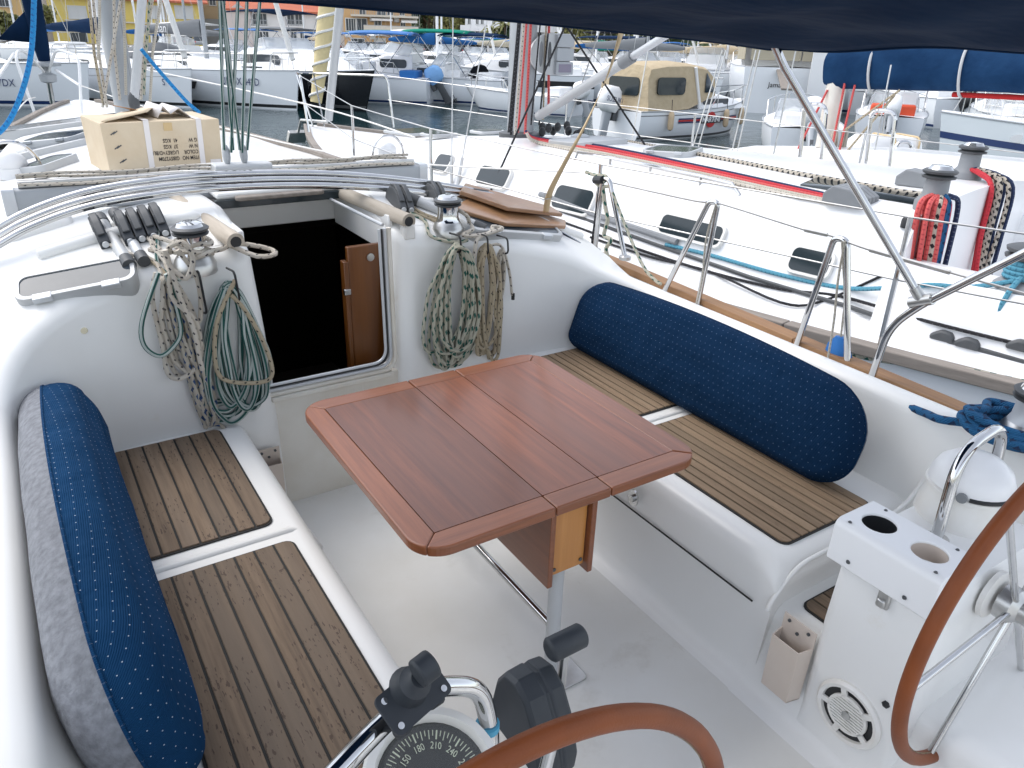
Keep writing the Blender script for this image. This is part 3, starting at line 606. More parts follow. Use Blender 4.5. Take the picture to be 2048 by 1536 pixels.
# mast, boom, vang
MX, MY = 0.875, 7.0
q = MB(); q.loft([[Vector((MX + 0.085 * math.cos(a), MY + 0.13 * math.sin(a), z)) for a in np.linspace(0, 2 * math.pi, 21)[:-1]] for z in (0.93, 4, 9.5)], True, True, True); ms = q.build('mast', 'mast_grey', yacht)
for dx in (-0.03, 0.015, 0.05):
    q = MB(); q.tube([(MX + dx, MY - 0.128 + abs(dx) * 0.6, 0.95), (MX + dx, MY - 0.128 + abs(dx) * 0.6, 9.5)], 0.006, 6); q.build('mast_groove', 'grey', ms)
q = MB(); q.tube([(MX - 0.0, MY - 0.25, 2.55), (MX + 0.02, 2.2, 2.72)], 0.075, 14); q.build('boom', 'mast_grey', yacht)
q = MB(); a = at(268, 205, y=6.6); b = at(284, 0, y=6.6); q.tube([a, a + (b - a) * 2.2], 0.032, 12); pole = q.build('spinnaker_pole', 'alloy_pale', yacht)
q = MB(); q.sphere(a, 0.05, (0.8, 0.8, 1.6)); q.build('pole_end', 'dark_grey', pole)
halys = [((186, 0), (214, 215), 'rope_white'), ((178, 0), (207, 210), 'rope_tan'), ((199, 0), (196, 120), 'rope_plain'), ((228, 0), (240, 200), 'rope_white'), ((247, 0), (252, 190), 'rope_plain'), ((296, 60), (288, 190), 'rope_green_fleck'), ((305, 0), (282, 200), 'rope_white'), ((238, 20), (205, 215), 'rope_white'), ((322, 0), (300, 205), 'rope_plain')]
for k, (t, b_, m_) in enumerate(halys):
    yy = 6.72 - 0.03 * (k % 3); a = at(*b_, y=yy); c = at(*t, y=yy); q = MB(); q.tube([a, a * 0.5 + c * 0.5 + Vector((rnd.uniform(-.02, .02), 0, 0)), c, a + (c - a) * 2.4], 0.010, 6); q.build('halyard', m_, ms)
# foredeck: pulpit, furled headsail, lifelines
q = MB(); a = at(90, 128, y=11.55); tp = at(63, 0, y=11.2); d = (tp - a); q.tube([a, a + d * 0.3, a + d, a + d * 5], 0.09, 12, rr=[0.06, 0.085, 0.1, 0.1]); q.build('furled_headsail', 'navy_canvas', yacht, label='furled headsail in a navy cover on the forestay')
q = MB(); q.add([a + d * 0.35, a + d * 0.95, a + d * 0.85 + Vector((-0.42, 0.25, -0.18)) - d * 0.2], [(0, 1, 2)]); q.build('sail_corner', 'navy_canvas', yacht, solid=0.02)
q = MB(); q.lathe([(0.03, -0.22), (0.09, -0.2), (0.10, -0.12), (0.05, -0.1), (0.05, -0.03), (0.17, -0.02), (0.18, 0.02), (0.06, 0.04), (0.03, 0.15)], 18, Matrix.Translation(a)); fd = q.build('furler_drum', 'mid_grey', yacht)
q = MB(); q.tube([a + Vector((0, 0, -0.2)), Vector((a.x, 11.75, 0.72))], 0.03, 8); q.build('forestay_fitting', 'dull_steel', yacht)
pb = [(66, 226), (52, 100), (24, 118), (-30, 170)]
def rail(pts, y, r=0.016, m='white_paint', name='pulpit_rail', par=None):
    P = [at(px, py, y=(y if not isinstance(y, (list, tuple)) else y[i])) for i, (px, py) in enumerate(pts)]; q = MB(); q.tube(fillet(P, 0.15), r, 8); return q.build(name, m, par or yacht)
rail([(70, 228), (28, 108), (45, 98), (95, 150)], [10.6, 10.7, 11.0, 11.6]); rail([(163, 226), (158, 112), (112, 98), (95, 150)], [10.4, 10.5, 11.0, 11.6]); rail([(28, 108), (-30, 190)], [10.7, 8.5]); rail([(112, 140), (158, 170)], [11.4, 10.5])
for pts, yy in ((((158, 170), (330, 225), (700, 312), (1160, 345)), (10.5, 8.5, 6.0, 3.9)), (((158, 112), (345, 150), (640, 215), (830, 275)), (10.5, 8.5, 6.3, 5.2)), (((0, 270), (48, 205), (70, 195)), (8.0, 9.5, 10.6))):
    P = [at(px, py, y=v) for (px, py), v in zip(pts, yy)]; q = MB(); q.tube(spline(P, 6), 0.006, 5); q.build('lifeline', 'white_plastic', yacht)
# toe rails: teak planks along both gunwales
for sgn in (-1, 1):
    ysr = np.linspace(-1.5, 11.6, 9)
    for a0, a1 in zip(ysr[:-1], ysr[1:]):
        yy = np.linspace(a0, a1 - 0.004, 7); rings = []
        for y in yy:
            x = CLX + sgn * (half_beam(y) + 0.012); z = z_side(y); wv = 0.075 if y < 6 else 0.06
            rings.append([Vector((x, y, z)), Vector((x, y, z + 0.035)), Vector((x - sgn * wv, y, z + 0.035)), Vector((x - sgn * wv, y, z))])
        q = MB(); q.loft(rings, True, True, True); q.build('toe_rail', 'teak_rail' if a0 < 5 else 'teak_grey', yacht, smooth=False, bevel=0.004)
# deck hatches
def hatch(pxs, dz=0.012, hinge=True, pane='hatch_glass', surf=None, th=0.022, par=None, name='deck_hatch', fm='alloy_pale', bd=0.02, lift=0.02, proud=False):
    P = [(dk(*p) if surf is None else surf(*p)) for p in pxs]; c = sum(P, Vector()) / 4
    ex = (P[1] - P[0]) + (P[2] - P[3]); ey = (P[3] - P[0]) + (P[2] - P[1]); wx = ex.length / 2; wy = ey.length / 2
    M = basis(c, ex, ey)
    if M.col[2].z < 0: M = basis(c, ex, -ey)
    M.translation = c + M.col[2].xyz * lift
    if surf is not None and abs(M.col[2].z) < 0.02: pass
    r = min(wx, wy) * 0.28
    q = MB(); o1 = rrect(-wx / 2, wx / 2, -wy / 2, wy / 2, r, 5); i1 = rrect(-wx / 2 + bd, wx / 2 - bd, -wy / 2 + bd, wy / 2 - bd, r * 0.75, 5)
    q.loft([[M @ Vector((x, y, z)) for x, y in ring] for ring, z in ((o1, -0.06), (o1, th - 0.006), ([(x * 0.985, y * 0.97) for x, y in o1], th), (i1, th), (i1, th - 0.007))], True, False, False)
    h = q.build(name, fm, par or yacht, ang=50)
    q = MB(); q.prism(i1, 0.004, M @ Matrix.Translation((0, 0, th - (0.002 if proud else 0.008)))); q.build('pane', pane, h, smooth=False)
    if hinge:
        s_ = -1 if (M @ Vector((0, -1, 0))).y < (M @ Vector((0, 1, 0))).y else 1
        for u in (-0.28, 0.28):
            q = MB(); q.box((0, 0, 0), (0.055, 0.028, 0.02)); q.v = [tuple(M @ (Vector(v) + Vector((u * wx, s_ * (wy / 2 - 0.004), th - 0.008)))) for v in q.v]; q.build('hinge', 'alloy', h, bevel=0.003)
    return h
hatch(((26, 618), (288, 574), (264, 520), (46, 570)), lift=0.016, th=0.018, bd=0.015)
hatch(((60, 294), (176, 283), (172, 270), (68, 281)), hinge=True)
hatch(((100, 258), (178, 256), (178, 246), (100, 246)), hinge=True)
hatch(((-10, 322), (88, 316), (82, 304), (-10, 310)))
hatch(((70, 345), (135, 340), (122, 325), (74, 328)), hinge=False)
# dorade vents with chrome guards
for px, py in ((28, 352), (775, 316)):
    p = dk(px, py); q = MB(); q.sphere(p + Vector((0, 0, 0.07)), 0.075, (1.15, 1.0, 0.95)); q.lathe([(0.085, -0.01), (0.08, 0.05)], 16, Matrix.Translation(p)); dv = q.build('dorade_vent', 'white_paint', yacht)
    q = MB(); q.tube(spline([p + Vector((-0.15, -0.02, 0)), p + Vector((-0.135, -0.02, 0.1)), p + Vector((-0.06, -0.02, 0.185)), p + Vector((0.06, -0.02, 0.185)), p + Vector((0.135, -0.02, 0.1)), p + Vector((0.15, -0.02, 0))], 6), 0.011, 8); q.build('vent_guard', 'steel', dv)
# winches
def winch(base, s_=1.0, cap=True, handle=False, mats=('dull_steel', 'steel', 'dark_grey')):
    M = Matrix.Translation(base) @ Matrix.Diagonal((s_, s_, s_, 1)); q = MB()
    q.lathe([(0.068, -0.01), (0.068, 0.022), (0.064, 0.028), (0.062, 0.036), (0.052, 0.052)], 28, M); w_ = q.build('winch', mats[0], yacht)
    q = MB(); q.lathe([(0.052, 0.052), (0.046, 0.066), (0.0435, 0.095), (0.045, 0.115)], 28, M); q.build('drum', mats[1], w_)
    q = MB(); q.lathe([(0.041, 0.115), (0.056, 0.119), (0.058, 0.124), (0.042, 0.128), (0.056, 0.132), (0.060, 0.140), (0.052, 0.146)], 28, M); q.build('self_tailer', mats[2], w_)
    q = MB(); q.lathe([(0.046, 0.145), (0.040, 0.156), (0.022, 0.162), (0.012, 0.162), (0.011, 0.15)], 24, M); q.build('cap', 'steel', w_)
    return w_
pw = dk(392, 538); sw = dk(896, 466); wp = winch(pw, 1.0); ws = winch(sw, 0.95)
aw = at(2046, 878, z=0.735); winch(Vector((aw.x, aw.y, 0.735)), 1.1, mats=('dull_steel', 'alloy', 'dark_grey'))
# rope clutches
def clutch(p, M, n, m='black_soft', w_=0.034):
    h = None
    for k in range(n):
        off = M @ Vector(((k - (n - 1) / 2) * (w_ + 0.004), 0, 0)) - M.translation; Mk = M.copy(); Mk.translation = M.translation + off
        prof = [(-0.075, 0), (0.075, 0), (0.078, 0.03), (0.055, 0.062), (0.02, 0.072), (-0.02, 0.062), (-0.05, 0.045), (-0.078, 0.03)]
        q = MB(); q.loft([[Mk @ Vector((s_ * w_ / 2, y, z)) for y, z in prof] for s_ in (-1, 1)], True, True, True); h = q.build('rope_clutch', m, yacht, bevel=0.004, smooth=False)
        lev = [(-0.058, 0.050), (-0.015, 0.072), (0.03, 0.083), (0.066, 0.068), (0.068, 0.058), (0.03, 0.070), (-0.01, 0.06), (-0.05, 0.04)]
        q = MB(); q.loft([[Mk @ Vector((s_ * w_ * 0.36, y, z)) for y, z in lev] for s_ in (-1, 1)], True, True, True); q.build('lever', 'dark_grey', h, bevel=0.003)
        q = MB(); q.lathe([(0.011, 0), (0.011, 0.004), (0.007, 0.004)], 12, Mk @ basis((0, -0.0775, 0.021), (1, 0, 0), (0, 0, 1))); q.build('bush', 'alloy', h)
    return h
def on_roof(px, py, yaw=0.0):
    p = dk(px, py); n_ = nrm(p.x, p.y); ey = Vector((math.sin(yaw), math.cos(yaw), 0)); ey = (ey - n_ * ey.dot(n_)).normalized(); ex = ey.cross(n_); return basis(p, ex, ey)
clutch(None, on_roof(205, 478), 1); clutch(None, on_roof(288, 464), 4); clutch(None, on_roof(798, 412), 2, 'dark_grey', 0.03); clutch(None, on_roof(868, 404), 2, 'dark_grey', 0.024)
# loose poles lying on the coachroof
def lying(pa, pb_, r, m, name, label, cat, lift=0.03, ends='dark_grey'):
    a = dk(*pa) + Vector((0, 0, lift)); b = dk(*pb_) + Vector((0, 0, lift)); q = MB(); q.tube([a, b], r, 14); t = (b - a).normalized()
    o = q.build(name, m, label=label, cat=cat)
    q = MB(); q.tube([b - t * 0.045, b + t * 0.004], r * 1.12, 14); q.build('end_cap', ends, o)
    q = MB(); q.tube([a - t * 0.004, a + t * 0.05], r * 1.12, 14); q.build('end_cap', ends, o)
    return o
lying((203, 452), (262, 548), 0.020, 'alloy_pale', 'deck_tube', 'pale grey tube with open black end, lying nearest the port hatch', 'pole')
lying((232, 442), (291, 540), 0.018, 'alloy', 'deck_tube', 'grey alloy tube with plugged end beside the four black clutches', 'pole')
lying((815, 408), (968, 472), 0.020, 'alloy_pale', 'deck_tube', 'pale grey tube lying under the starboard coachroof winch', 'pole')
# washboards: varnished companionway boards left on the starboard coachroof
def board(pxs, lift, nm_label):
    P = [dk(*p) + Vector((0, 0, lift)) for p in pxs]; n_ = (P[1] - P[0]).cross(P[-1] - P[0]).normalized()
    if n_.z < 0: n_ = -n_
    q = MB(); n = len(P); q.add(P + [p + n_ * 0.018 for p in P], [tuple(range(n)), tuple(range(n, 2 * n))] + [(i, (i + 1) % n, n + (i + 1) % n, n + i) for i in range(n)])
    return q.build('washboard', 'varnished', smooth=False, bevel=0.004, label=nm_label, cat='board', group='companionway washboards')
board(((905, 440), (1010, 470), (1128, 474), (1128, 462), (1010, 428), (940, 414)), 0.036, 'lower varnished companionway board lying on the starboard hatch')
b2 = board(((918, 420), (1012, 452), (1122, 462), (1098, 448), (1000, 415), (928, 402)), 0.066, 'upper varnished companionway board with a finger slot, lying on top')
q = MB(); c = dk(962, 420) + Vector((0, 0, 0.087)); q.prism(rrect(-0.035, 0.035, -0.008, 0.008, 0.008, 4), 0.003, basis(c, (0.8, -0.6, -0.1), (0.6, 0.8, 0))); q.build('finger_slot', 'black', b2, smooth=False)
hatch(((905, 470), (1110, 482), (1100, 455), (925, 440)), pane='hatch_glass')
mat('old_sealant', (0.68, 0.62, 0.45), 0.6)
# stains left by old fittings on the port bulkhead
for px, py in ((168, 662), (168, 706)):
    p = at(px, py, y=2.612); q = MB(); q.lathe([(0.012, -0.006), (0.009, 0.0012)], 14, basis(p, (1, 0, 0), (0, 0.06, 1))); q.build('sealant_stain', 'old_sealant', yacht)
# stanchion gates, pushpit rail, bimini brace
def gate(b1, t1, b2, xx, name='stanchion_gate'):
    A = at(*b1, x=xx); B = at(*b2, x=xx + 0.02); T_ = at(*t1, x=xx + 0.01)
    w_ = (B - A) * 0.2
    q = MB(); q.tube(fillet([A, T_ - w_ * 0.55 + Vector((0, 0, 0.0)), T_ + w_ * 0.55, B], 0.06, 8), 0.0125, 10); g = q.build(name, 'steel', yacht)
    for P_ in (A, B): q = MB(); q.lathe([(0.03, -0.01), (0.03, 0.006), (0.016, 0.012)], 12, Matrix.Translation(P_)); q.build('foot', 'dull_steel', g)
    return T_
GX = 2.52
t1 = gate((1325, 590), (1428, 404), (1395, 612), GX); t2 = gate((1588, 705), (1682, 478), (1694, 752), GX)
q = MB(); pr = [at(1738, 768, x=GX - 0.05), at(1778, 655, x=GX - 0.02), at(1840, 610, x=GX - 0.02), at(2060, 500, x=GX - 0.02)]; pr.append(pr[-1] + (pr[-1] - pr[-2]) * 0.8)
q.tube(fillet(pr, 0.14, 8), 0.0135, 12); pu = q.build('pushpit_rail', 'steel', yacht)
bA = at(1843, 600, x=GX - 0.02); bB = at(1548, 100, x=2.2); q = MB(); q.tube([bA, bA + (bB - bA) * 0.93, bB + Vector((-0.03, -0.02, 0.02))], 0.0135, 12); br = q.build('bimini_brace', 'steel', yacht)
q = MB(); q.tube([bA + (bB - bA) * 0.0, bA + (bB - bA) * 0.05], 0.018, 12); q.tube([bA - Vector((0.0, 0.035, -0.015)), bA + Vector((0, 0.035, -0.02))], 0.02, 12); q.build('clamp', 'dull_steel', br)
# lifelines between gates
for pts in (((1690, 480), (1655, 470), (1610, 460), (1432, 405), (1390, 402), (1210, 362)), ((1690, 482), (1740, 500), (1900, 545), (2060, 590))):
    P = [at(px, py, x=GX + 0.01) for px, py in pts]; q = MB(); q.tube(spline(P, 4), 0.004, 6); q.build('lifeline', 'dull_steel', yacht)
    q = MB(); q.tube([P[1], P[2]], 0.008, 6); q.build('turnbuckle', 'dull_steel', yacht)
# rod pockets on the seat fronts
def pocket(c, ex, ez, w_, h_, lab):
    M = basis(c, ex, ez); q = MB()       # local x across, y up, z out
    rings = []
    for y, d in ((0, 0.045), (h_ * 0.78, 0.05)):
        rings.append([M @ Vector((x, y, z)) for x, z in ((-w_ / 2, 0), (-w_ * 0.42, d), (w_ * 0.42, d), (w_ / 2, 0))])
    q.loft(rings, False); q.quad(*[M @ Vector(v) for v in ((-w_ / 2, 0, 0.001), (w_ / 2, 0, 0.001), (w_ / 2, h_, 0.001), (-w_ / 2, h_, 0.001))]); q.quad(*[M @ Vector(v) for v in ((-w_ / 2, 0, 0), (w_ / 2, 0, 0), (w_ * 0.42, 0, 0.045), (-w_ * 0.42, 0, 0.045))])
    o = q.build('rod_pocket', 'cream_plastic', yacht, solid=0.004, smooth=False, label=lab)
    for x, y in ((-w_ * 0.3, h_ * 0.94), (w_ * 0.3, h_ * 0.94), (0.0, h_ * 0.84)):
        q = MB(); q.lathe([(0.005, 0.002), (0.005, 0.006), (0.002, 0.007)], 8, M @ Matrix.Translation((x, y, 0))); q.build('screw', 'dark_grey', o)
pc = at(1565, 1345, y=1.0 - 0.02); 
pocket(Vector((1.562, 0.895, 0.10)), (0, -1, 0), (0.03, 0, 1), 0.105, 0.235, 'cream plastic pocket on the starboard seat front')
pk = at(531, 998, y=2.585); pocket(pk + Vector((0.032, -0.004, 0)), (1, 0.0, 0), (0, 0, 1), 0.085, 0.22, 'cream plastic pocket beside the companionway')
# ---------------------------------------------------------------- cockpit table
TZ = 0.70
tbl = thing('cockpit_table', 'mahogany drop-leaf cockpit table with rounded corners, both leaves raised', 'table', (1.07, 1.7, 0.0))
def tabletop(x0, x1, y0, y1, sides, name):
    """one leaf: veneered field with mitred border boards on the given sides"""
    bw, th, r = 0.066, 0.028, 0.085
    q = MB(); ox0 = x0 + (bw if 'L' in sides else 0); ox1 = x1 - (bw if 'R' in sides else 0); oy0, oy1 = y0 + bw, y1 - bw
    q.bx(ox0, ox1, oy0, oy1, TZ - th + 0.003, TZ - 0.0006); leaf = q.build(name, 'mahogany', tbl, smooth=False)
    def bd(poly, m):
        q = MB(); q.prism(poly, th, Matrix.Translation((0, 0, TZ - th))); q.build('border_board', m, leaf, smooth=False, bevel=0.0045, seg=3)
    e = 0.0003
    def cor(cx, cy, sx, sy):
        c = Vector((cx - sx * r, cy - sy * r)); return [(c.x + sx * r * math.cos(math.radians(a)), c.y + sy * r * math.sin(math.radians(a))) for a in np.linspace(0, 90, 13)]
    for s_, (cx, ix) in (('L', (x0, ox0)), ('R', (x1, ox1))):
        if s_ in sides:
            sx = -1 if s_ == 'L' else 1
            lo = cor(cx, y0, sx, -1); hi = cor(cx, y1, sx, 1); mid = 7
            bd([(ix + sx * e, oy0 + e)] + lo[:mid][::-1] + hi[:mid] + [(ix + sx * e, oy1 - e)], 'mahogany_y')
    for yy, iy, sy in ((y0, oy0, -1), (y1, oy1, 1)):
        P = []
        if 'L' in sides: P += [(ox0 + e, iy + sy * e)] + cor(x0, yy, -1, sy)[6:]
        else: P += [(x0, iy + sy * e), (x0, yy)]
        if 'R' in sides: P += cor(x1, yy, 1, sy)[6:][::-1] + [(ox1 - e, iy + sy * e)]
        else: P += [(x1, yy), (x1, iy + sy * e)]
        bd(P, 'mahogany_x')
    return leaf
tabletop(0.603, 0.9805, 1.262, 2.130, 'L', 'table_leaf'); tabletop(0.9835, 1.1605, 1.262, 2.130, '', 'table_centre'); tabletop(1.1635, 1.505, 1.262, 2.130, 'R', 'table_leaf')
tb_ = []
q = MB(); q.bx(1.010, 1.124, 1.310, 1.322, 0.435, 0.672); ep = q.build('end_panel', 'plywood', tbl, bevel=0.002, label='orange plywood end panel of the table box')
for x, z in ((1.022, 0.64), (1.112, 0.64), (1.022, 0.455), (1.112, 0.455)):
    q = MB(); q.lathe([(0.006, 0), (0.006, 0.002)], 10, basis((x, 1.3085, z), (1, 0, 0), (0, 0, 1))); q.build('screw', 'dark_grey', ep)
for x in (0.999, 1.136):
    q = MB(); q.bx(x - 0.0085, x + 0.0085, 1.292, 2.06, 0.412, 0.6715); q.build('side_board', 'mahogany_y', tbl, bevel=0.003)
q = MB(); q.bx(1.008, 1.127, 1.98, 1.995, 0.435, 0.67); q.build('end_panel', 'plywood', tbl, bevel=0.002)
for x, s_ in ((0.99, -1), (1.145, 1)):
    for y in (1.42, 1.9):
        q = MB(); P = [(0, 0), (s_ * 0.15, 0)] + [(s_ * 0.15 * math.cos(math.radians(a)), -0.085 * math.sin(math.radians(a))) for a in np.linspace(15, 90, 8)]
        q.prism(P, 0.018, basis((x, y, 0.6715), (1, 0, 0), (0, 0, 1))); q.build('leaf_bracket', 'mahogany_y', tbl, smooth=False, bevel=0.003)
for y in (1.345, 2.15):
    q = MB(); q.tube([(1.062, y, 0.0), (1.062, y, 0.66 if y > 2 else 0.44)], 0.021, 16); lg = q.build('leg', 'alloy_pale', tbl)
    q = MB(); q.prism(rrect(-0.075, 0.075, -0.06, 0.06, 0.015, 4), 0.008, Matrix.Translation((1.085, y - 0.005, 0.001))); fp = q.build('foot_plate', 'dull_steel', tbl, bevel=0.002)
q = MB(); q.tube(fillet([(1.062, 1.36, 0.20), (1.062, 2.14, 0.20)], 0.02), 0.0125, 12); q.build('foot_rail', 'steel', tbl)
# ---------------------------------------------------------------- cushions
def cushion(label, L, H, t, M, radii, mf, mb_, re=0.075, arch=0.2):
    root = thing('seat_cushion', label, 'cushion', M @ Vector((L / 2, 0, 0)))
    def half(sgn, mname, name):
        q = MB(); R_ = []; W = []; D = []
        for k in range(8):
            a = math.radians(90 * k / 7); D.append(re * (1 - math.cos(a))); W.append((t / 2 - 0.018) * math.sin(a))
        for k in range(1, 9):
            f_ = k / 8; D.append(re + (H / 2 - 0.03 - re) * f_); W.append(t / 2 - 0.018 + 0.018 * math.sin(f_ * math.pi / 2))
        n = 9
        def dense(poly, m=14):     # evenly many points on the long sides
            out = []
            for i, p in enumerate(poly):
                q_ = poly[(i + 1) % len(poly)]
                dd = math.hypot(q_[0] - p[0], q_[1] - p[1]); out.append(p)
                if i % (n + 1) == n:
                    for j in range(1, m): out.append((p[0] + (q_[0] - p[0]) * j / m, p[1] + (q_[1] - p[1]) * j / m))
            return out
        rings = []; uvr = []; s_c = [0.0]
        for k in range(1, len(D)): s_c.append(s_c[-1] + math.hypot(D[k] - D[k - 1], W[k] - W[k - 1]))
        o0 = dense(rrect(0, L, 0, H, radii, n)); N_ = []
        for i in range(len(o0)):
            a_, b_ = o0[i - 1], o0[(i + 1) % len(o0)]; v_ = Vector((b_[1] - a_[1], -(b_[0] - a_[0]))); N_.append(v_.normalized() if v_.length > 1e-9 else Vector((0, 1)))
        for kk, (d, w_) in enumerate(zip(D, W)):
            off = max(0.0, (s_c[7] - s_c[kk]) - (re - d)) if kk < 7 else 0.0
            pl = dense(rrect(d, L - d, d, H - d, [min(max(0.004, r - d), (H - 2 * d) * 0.48) for r in radii], n))
            rr_ = []; ur = []
            for (x, y), nn in zip(pl, N_):
                y = y * (1 - arch * (2 * x / L - 1) ** 2) if y > 0.02 else y
                puff = 0.010 * math.sin(3.1 * x + 5 * y) + 0.006 * math.sin(11 * x - 7 * y) + 0.004 * math.sin(23 * x + 9 * y)
                ww = w_ * (1 + puff * 2.2 * (w_ > t * 0.2)); rr_.append(M @ Vector((x, y, sgn * ww))); ur.append((x + nn.x * off, y + nn.y * off))
            rings.append(rr_); uvr.append(ur)
        m = len(rings[0]); vs = [p for r in rings for p in r]; fs = []; us = []
        for i in range(len(rings) - 1):
            for j in range(m):
                k = (j + 1) % m; fs.append((i * m + j, i * m + k, (i + 1) * m + k, (i + 1) * m + j)); us.append([uvr[i][j], uvr[i][k], uvr[i + 1][k], uvr[i + 1][j]])
        fs.append(tuple((len(rings) - 1) * m + j for j in range(m))); us.append(uvr[-1])
        q.add(vs, fs, us); o = q.build(name, mname, root, ang=70)
        return rings[0], rings
    rim_, rs = half(1, mf, 'front_cover'); half(-1, mb_, 'back_panel')
    q = MB(); q.tube(rim_, 0.004, 6, closed=True); q.build('piping', mf, root)
    return root
lean = Vector((0.12, 0, 0.35)).normalized()
Ms = basis((2.04, 2.61, SZ + 0.012), (0, -1, 0), lean)       # local z points to -x ... inboard
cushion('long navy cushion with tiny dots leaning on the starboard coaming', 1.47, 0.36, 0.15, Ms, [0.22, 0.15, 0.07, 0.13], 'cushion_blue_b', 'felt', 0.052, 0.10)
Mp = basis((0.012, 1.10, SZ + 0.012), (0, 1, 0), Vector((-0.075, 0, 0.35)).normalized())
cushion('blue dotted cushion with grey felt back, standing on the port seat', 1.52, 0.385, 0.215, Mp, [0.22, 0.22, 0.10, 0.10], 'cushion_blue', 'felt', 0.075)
# ---------------------------------------------------------------- helm pedestals
def cut(o, mbs):
    for m_ in mbs:
        c = m_.build('cutter', 'gelcoat', yacht); md = o.modifiers.new('c', 'BOOLEAN'); md.operation = 'DIFFERENCE'; md.object = c; md.solver = 'EXACT'
    dg = bpy.context.evaluated_depsgraph_get(); me = bpy.data.meshes.new_from_object(o.evaluated_get(dg)); cs = [md.object for md in o.modifiers if md.type == 'BOOLEAN']
    o.modifiers.clear(); o.data = me
    for c in cs: bpy.data.objects.remove(c)
    me.polygons.foreach_set('use_smooth', [True] * len(me.polygons)); me.set_sharp_from_angle(angle=math.radians(35))
def pedestal(cx, inner, lab):
    """inner: +1 when the cockpit centre lies towards +x"""
    x0, x1, y0, y1, zt = cx - 0.19, cx + (0.28 if inner < 0 else 0.19), 0.56, 0.845, 0.665
    q = MB(); rings = []
    for z, g in ((-0.02, 0.03), (0.03, 0.012), (0.1, 0.002), (0.4, 0.0), (zt - 0.02, -0.006), (zt, -0.018)):
        rings.append([Vector((x, y, z)) for x, y in rrect(x0 - g, x1 + g, y0 - g, y1 + g, 0.035, 5)])
    q.loft(rings, True, False, True); return q.build('helm_pedestal', 'gelcoat', yacht, ang=50, label=lab)
ps = pedestal(1.755, -1, 'starboard helm pedestal with cup holders, speaker and capped compass'); pp = pedestal(0.33, 1, 'port helm pedestal with throttle and open compass')
# cup holder box on the starboard pedestal
q = MB(); q.loft([[Vector((x, y, z)) for x, z in rrect(1.545, 1.70, 0.595, 0.715, [0.004, 0.022, 0.006, 0.004], 6)] for y in (0.585, 0.59, 0.855, 0.86)], True, True, True)
cbx = q.build('cup_holder', 'white_paint', ps, smooth=False)
cc = [Vector((1.622, 0.79, 0)), Vector((1.622, 0.66, 0))]; cs_ = []
for c in cc:
    m_ = MB(); m_.lathe([(0.041, 0.63), (0.041, 0.75)], 28, Matrix.Translation((c.x, c.y, 0))); cs_.append(m_)
cut(cbx, cs_); bv = cbx.modifiers.new('b', 'BEVEL'); bv.width = 0.003; bv.segments = 2; bv.limit_method = 'ANGLE'; bv.angle_limit = math.radians(50); bv.use_clamp_overlap = False
for c, m_ in zip(cc, ('black', 'cream_plastic')):
    q = MB(); q.lathe([(0.0405, 0.709), (0.038, 0.635), (0.001, 0.6345)], 24, Matrix.Translation((c.x, c.y, 0)), cap=False); q.build('cup_well', m_, cbx)
for x, y, z, nx in ((1.5435, 0.80, 0.62, 1), (1.5435, 0.65, 0.62, 1)):
    q = MB(); q.lathe([(0.006, 0), (0.004, 0.003)], 8, basis((x, y, z), (0, 1, 0), (0, 0, -1))); q.build('screw', 'dark_grey', cbx)
for x, y in ((1.685, 0.815), (1.685, 0.63), (1.56, 0.83), (1.56, 0.61)):
    q = MB(); q.lathe([(0.005, 0.7150), (0.003, 0.718)], 8, Matrix.Translation((x, y, 0))); q.build('screw', 'dark_grey', cbx)
q = MB(); lp = at(1768, 1198, x=1.563); q.box(lp, (0.014, 0.032, 0.05)); q.box(lp + Vector((-0.01, 0, -0.008)), (0.012, 0.022, 0.024)); q.build('latch', 'dull_steel', ps, bevel=0.005)
q = MB(); lp = at(1773, 1408, x=1.565); q.lathe([(0.010, 0), (0.010, 0.006), (0.005, 0.009)], 6, basis(lp, (0, 1, 0), (0, 0, -1))); q.build('bolt', 'black', ps)
# round loudspeaker
sc_ = at(1697, 1427, x=1.562); Msp = basis(sc_, (0, -1, 0), (0, 0, 1))
q = MB(); q.lathe([(0.093, -0.012), (0.093, 0.006), (0.086, 0.013), (0.076, 0.011), (0.074, 0.0)], 40, Msp, cap=False); spk = q.build('loudspeaker', 'white_plastic', ps)
q = MB(); q.lathe([(0.076, -0.002), (0.075, 0.002), (0.03, -0.001), (0.001, 0.0)], 30, Msp, cap=False); q.build('speaker_cone', 'black', spk)
q = MB()
for k in range(11):
    yy = -0.045 + k * 0.009; hw = math.sqrt(max(0.0, 0.051 ** 2 - yy ** 2)); q.box((0, 0, 0), (2 * hw, 0.0052, 0.004)); q.v[-8:] = [tuple(Msp @ (Vector(v) + Vector((0, yy, 0.009)))) for v in q.v[-8:]]
q.build('grille_slats', 'white_plastic', spk)
q = MB(); q.lathe([(0.057, 0.003), (0.057, 0.010), (0.049, 0.010), (0.049, 0.003)], 32, Msp, cap=False)
for a in range(5):
    A = Matrix.Rotation(math.radians(72 * a + 20), 4, 'Z'); q.box((0, 0, 0), (0.016, 0.028, 0.006)); q.v[-8:] = [tuple(Msp @ A @ (Vector(v) + Vector((0, 0.066, 0.007)))) for v in q.v[-8:]]
q.build('grille_ring', 'white_plastic', spk)
q = MB(); q.lathe([(0.012, 0.008), (0.012, 0.014), (0.005, 0.017)], 14, Msp); q.build('grille_bolt', 'dull_steel', spk)
